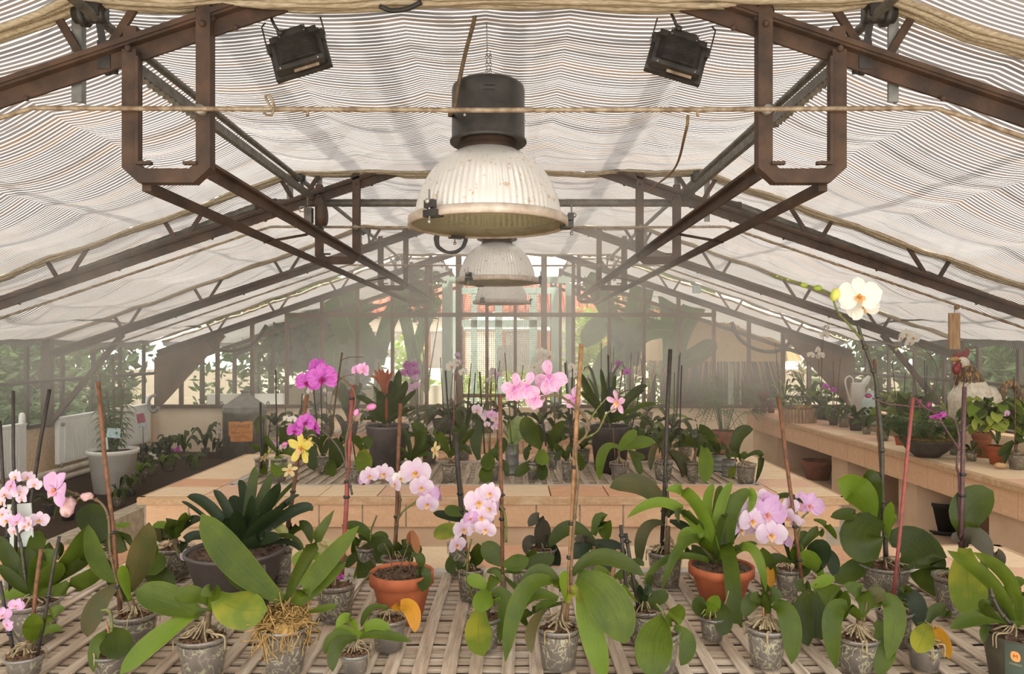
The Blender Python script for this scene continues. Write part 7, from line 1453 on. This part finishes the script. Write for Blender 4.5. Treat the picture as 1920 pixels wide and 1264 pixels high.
for i in range(22): mb.ball(cc + V((rng.uniform(-.16, .1), rng.uniform(-.1, .05), rng.uniform(0, .11))), .013, 6, 0, None, .2, rng)
mb.build('blossom', 'petal_white', t)
# rusty tulip sculpture
y = depth_on(775, BZ) + .08; cx = bx(1430, y); c = V((cx, y, BZ)); t = thing('tulip_sculpture', c, 'rusty tulip shaped sculpture at the far end of the right bench', 'sculpture'); mb = MB()
mb.tube([c, c + V((0, 0, .12))], .03, 10)
for sx, z, s in ((0, .13, 1.0), (-.075, .05, .62), (.075, .05, .62)): mb.lathe(c + V((sx, -.01, z)), [(.001, 0), (.05 * s, .03 * s), (.078 * s, .09 * s), (.07 * s, .15 * s), (.055 * s, .12 * s), (.001, .09 * s)], 16, 0, lambda j: .12 * math.cos(j * 2 * PI / 16 * 3))
for sx in (-.1, 0, .1): mb.lathe(c + V((sx, -.02, 0)), [(.001, 0), (.04, 0), (.05, .05), (.001, .06)], 12)
mb.build('body', 'rust_heart', t)
# watering can and glass jar
y = depth_on(781, BZ) + .1; c = V((bx(1609, y), y, BZ)); t = thing('watering_can', c, 'tall white enamel watering can on the right bench', 'watering can'); s = y / F; mb = MB()
mb.lathe(c, [(.001, 0), (13.5 * s, 0), (11.5 * s, 55 * s), (11.5 * s, 60 * s), (10.5 * s, 62 * s), (10 * s, 58 * s)], 28); mb.build('body', 'white_enamel', t)
mb = MB(); mb.tube(smooth_path([c + V((-12 * s, 0, 20 * s)), c + V((-20 * s, 0, 44 * s)), c + V((-24 * s, 0, 66 * s)), c + V((-17 * s, 0, 74 * s)), c + V((-10 * s, 0, 69 * s)), c + V((-9 * s, 0, 60 * s))]), 1.6 * s, 8); mb.build('handle', 'white_enamel', t)
mb = MB(); mb.tube([c + V((6 * s, 0, 52 * s)), c + V((15 * s, 0, 66 * s)), c + V((21 * s, 0, 74 * s))], [5 * s, 6 * s, 3 * s], 12); mb.build('spout', 'white_enamel', t)
y = depth_on(799, BZ) + .1; c = V((bx(1632, y), y, BZ)); s = y / F; t = thing('glass_jar', c, 'pale green glass jar standing before the watering can', 'jar'); mb = MB()
mb.lathe(c, [(.001, 0), (15 * s, 0), (16.5 * s, 8 * s), (15 * s, 42 * s), (9 * s, 58 * s), (6 * s, 62 * s), (6.5 * s, 65 * s), (5.5 * s, 65 * s)], 28); mb.build('body', 'glass_bottle', t)
# rooster
y = 5.85; c = P(1822, 848, y); c.z = BZ; t = thing('rooster', c, 'large painted rooster figure with a red comb behind the poinsettia', 'rooster'); RP = lambda a, b, dy=0: P(a, b, y + dy)
mb = MB(); pth = smooth_path([RP(1822, 805), RP(1820, 778), RP(1820, 748), RP(1820, 728), RP(1815, 705), RP(1808, 685)], 5); s = y / F
tabr = [(0, 20), (.2, 36), (.4, 38), (.6, 30), (.8, 18), (1, 10)]
mb.tube(pth, [lerp_tab(tabr, i / (len(pth) - 1)) * s for i in range(len(pth))], 20)
mb.tube(smooth_path([RP(1820, 772), RP(1852, 748), RP(1885, 746)], 5), [32 * s, 32 * s, 31 * s, 29 * s, 27 * s, 25 * s, 22 * s, 19 * s, 15 * s, 11 * s, 6 * s], 18)
mb.ball(RP(1803, 680), (13.5 * s, 12 * s, 11.5 * s), 16)
for dx in (-14, 14): mb.tube([RP(1818 + dx, 800), V((RP(1818 + dx, 800).x, y, BZ + .015))], .022, 10); mb.box((RP(1818 + dx, 800).x - .02, y, BZ + .012), (.12, .07, .024))
mb.build('body', 'rooster_white', t)
mb = MB(); hk = smooth_path([RP(1809, 685), RP(1813, 698), RP(1818, 713), RP(1820, 726), RP(1821, 738)], 5); HR = lambda u: (11 + 20 * u ** .75) * s
mb.tube(hk, [HR(i / (len(hk) - 1)) for i in range(len(hk))], 22)
rg = random.Random(4)
for i in range(110):
    a = rg.uniform(0, 6.28); u = rg.uniform(.1, 1); p = hk[int(u * (len(hk) - 1))]; q = HR(u)
    e = p + V((q * math.cos(a), q * math.sin(a), 0)); mb.ball(e + V((0, 0, -.03)), (.008, .005, .04), 5, 0, V((math.cos(a) * .25, math.sin(a) * .25, -1)))
mb.build('hackle', 'hackle_feather', t)
mb = MB(); cr = [(1786, 673), (1787, 663), (1791, 666), (1793, 659), (1797, 664), (1800, 657), (1804, 662), (1807, 656), (1810, 659), (1811, 651), (1817, 654), (1818, 664), (1813, 672), (1803, 673)]
vs = [RP(a, b, -.015) for a, b in cr] + [RP(a, b, .015) for a, b in cr]; n = len(cr)
mb.add(vs, [tuple(range(n)), tuple(range(2 * n - 1, n - 1, -1))] + [(i, n + i, n + (i + 1) % n, (i + 1) % n) for i in range(n)], 0, None, False); mb.build('comb', 'red_paint', t)
mb = MB(); mb.ball(RP(1793, 692, -.05), (8 * s, 6 * s, 11 * s), 12); mb.ball(RP(1797, 685, -.05), (6 * s, 6 * s, 8 * s), 10); mb.build('wattle', 'red_paint', t)
mb = MB(); mb.tube([RP(1794, 674, -.01), RP(1787, 674, -.01), RP(1780, 676, -.01)], [6 * s, 4.5 * s, .8 * s], 10); mb.build('beak', 'rooster_beak', t)
mb = MB(); mb.ball(P(1799.5, 676, y - 11.6 * s), (2.6 * s, 1 * s, 2.2 * s), 8); ey = mb.build('eye', 'stake_tan', t)
mb = MB(); mb.ball(P(1799.5, 676, y - 12.4 * s), 1.1 * s, 6); mb.build('pupil', 'black_plastic', ey)
mb = MB()
for i in range(14):
    a = i / 13; dy_ = (i % 5 - 2) * .03
    mb.tube(smooth_path([RP(1878, 750, dy_), RP(1880 + 8 * a, 728 - 8 * a, dy_), RP(1900, 722 + 3 * math.sin(i), dy_), RP(1916 - 4 * a, 742 + 6 * a, dy_), RP(1914 - 10 * a, 775 - 8 * a, dy_)], 5), [.02, .022, .024, .026, .028, .028, .028, .028, .028, .027, .026, .024, .022, .02, .018, .016, .014, .012, .01, .008, .004], 6)
mb.build('tail_feather', 'hackle_feather', t)
# hanging wooden tag, pots in the niches, palm, under-bench things
y = 5.42; t = thing('wooden_tag', P(1789, 655, y), 'weathered wooden tag hanging on a wire above the rooster', 'tag'); mb = MB(); mb.box(P(1789, 621, y), (20 * y / F, .02, 68 * y / F)); mb.build('board', 'weathered_wood', t)
mb = MB(); mb.tube([P(1790, 588, y), P(1790, 574, y - .02), P(1793, 570, y - .02)], .003, 5); mb.ball(P(1794, 576, y), .02, 8); mb.build('wire', 'cord', t)
mb = MB(); mb.box(P(1306, 543, 10.3), (.11, .05, .11)); tag(mb.build('thermometer_box', 'tag_blue'), 'small blue fronted box sitting on the right end rafter', 'box')
y = 5.95; c = V((bx(1764, y), y, .10)); t = thing('saucer', c, 'black saucer in the niche of the right bench', 'saucer'); mb = MB(); mb.lathe(c, [(.001, 0), (.15, 0), (.175, .03), (.168, .035), (.145, .012), (.001, .01)], 32); mb.build('dish', 'black_plastic', t)
c = c + V((0, 0, .012)); t = thing('flower_pot', c, 'empty black flower pot standing on the saucer in the niche', 'pot'); mb = MB(); mb.lathe(c, [(.001, 0), (.115, 0), (.150, .21), (.158, .215), (.158, .24), (.148, .24), (.11, .02), (.001, .015)], 32); mb.build('pot_wall', 'black_plastic', t)
y = 8.3; c = V((bx(1513, y) + .12, y, .10)); t = thing('flower_pot', c, 'old clay pot in the far niche of the right bench', 'pot'); mb = MB(); mb.lathe(c, [(.001, 0), (.12, 0), (.16, .17), (.172, .175), (.172, .215), (.155, .215), (.11, .02), (.001, .015)], 32); mb.build('pot_wall', 'terracotta_dull', t)
y = 9.2; c = V((bx(1357, y), y, 0)); t = thing('palm', c, 'feathery palm in a tall beige planter at the far right aisle', 'palm'); rg = random.Random(6); make_pot(t, 'terrad', c, .17, .55, rg, 30)
mb = MB()
for i in range(20):
    a = rg.uniform(0, 6.28); L = rg.uniform(.4, .75); rise = rg.uniform(.25, .75); b = c + V((.04 * math.cos(a), .04 * math.sin(a), .52)); h = V((math.cos(a), math.sin(a), 0)); sd = V((-h.y, h.x, 0))
    pts = smooth_path([b, b + h * L * .35 + V((0, 0, rise)), b + h * L + V((0, 0, rise * .75 - rg.uniform(0, .3)))], 12); mb.tube(pts, .004, 5, 0, False)
    for j in range(8, len(pts)):
        s = .17 * math.sin(PI * min(1, (j - 5) / (len(pts) - 4)))
        for sg in (-1, 1): leaf(mb, pts[j], pts[j] + sd * sg * s * .55 + h * s * .35, pts[j] + sd * sg * s + h * s * .75 - V((0, 0, s * .25)), .014, 0, 'n', 0, .1, segs=3)
mb.build('frond', 'foliage_mid', t)
mb = MB(); mb.ball(P(1875, 873, 5.1), (.045, .03, .02), 10, 0, None, .12, rg); o = tag(mb.build('stone', 'rock_tan'), 'small tan stone beside the poinsettia pot', 'stone')

# ---------------------------------------------------------------- mist in the air
def mist():
    m, t, o = nt('mist_air')
    tc = pos(t); sx = t.nodes.new('ShaderNodeSeparateXYZ'); t.links.new(tc, sx.inputs[0])
    f = noise(t, .55, 2, pos(t, (1, .7, 1.3)))
    g = ramp(t, f, [(.36, (.05, .05, .05)), (.64, (1, 1, 1))])
    near = ramp(t, math_n(t, 'MULTIPLY', sx.outputs[1], .1), [(.36, (0, 0, 0)), (.62, (1, 1, 1))])
    low = ramp(t, math_n(t, 'MULTIPLY', sx.outputs[2], .5), [(.40, (.12, .12, .12)), (.66, (1, 1, 1))])
    d = math_n(t, 'MULTIPLY', math_n(t, 'MULTIPLY', math_n(t, 'MULTIPLY', g, near), low), MIST)
    for (c, r, a) in ((P(170, 520, 5.3), .42, .42), (P(330, 520, 7.9), .5, .25), (P(1165, 470, 5.3), .5, .42), (P(1385, 590, 7.9), .55, .45), (P(1060, 600, 8.0), .6, .4), (P(730, 510, 7.9), .45, .3), (P(60, 720, 6.0), .6, .16)):
        dn = N(t, 'ShaderNodeVectorMath', operation='DISTANCE'); t.links.new(pos(t), dn.inputs[0]); dn.inputs[1].default_value = c
        q = math_n(t, 'DIVIDE', dn.outputs['Value'], r); e = math_n(t, 'POWER', 2.718, math_n(t, 'MULTIPLY', math_n(t, 'MULTIPLY', q, q), -1.0))
        wob = math_n(t, 'MULTIPLY', e, ramp(t, noise(t, 3.0, 2, pos(t)), [(.3, (.2, .2, .2)), (.65, (1.3, 1.3, 1.3))]))
        d = math_n(t, 'ADD', d, math_n(t, 'MULTIPLY', wob, a))
    v = t.nodes.new('ShaderNodeVolumePrincipled'); v.inputs['Color'].default_value = (.995, .98, .95, 1); v.inputs['Anisotropy'].default_value = .0
    t.links.new(d, v.inputs['Density']); t.links.new(v.outputs[0], o.inputs['Volume'])
    mb = MB(); mb.box((-.1, 7.1, 1.45), (10.0, 6.7, 2.7)); ob = mb.build('mist', 'mist_air'); tag(ob, 'fine water mist hanging in the back of the greenhouse', 'mist', None, 'stuff')
MIST = .125
mist()
S.cycles.volume_step_rate = 4.0; S.cycles.volume_max_steps = 64
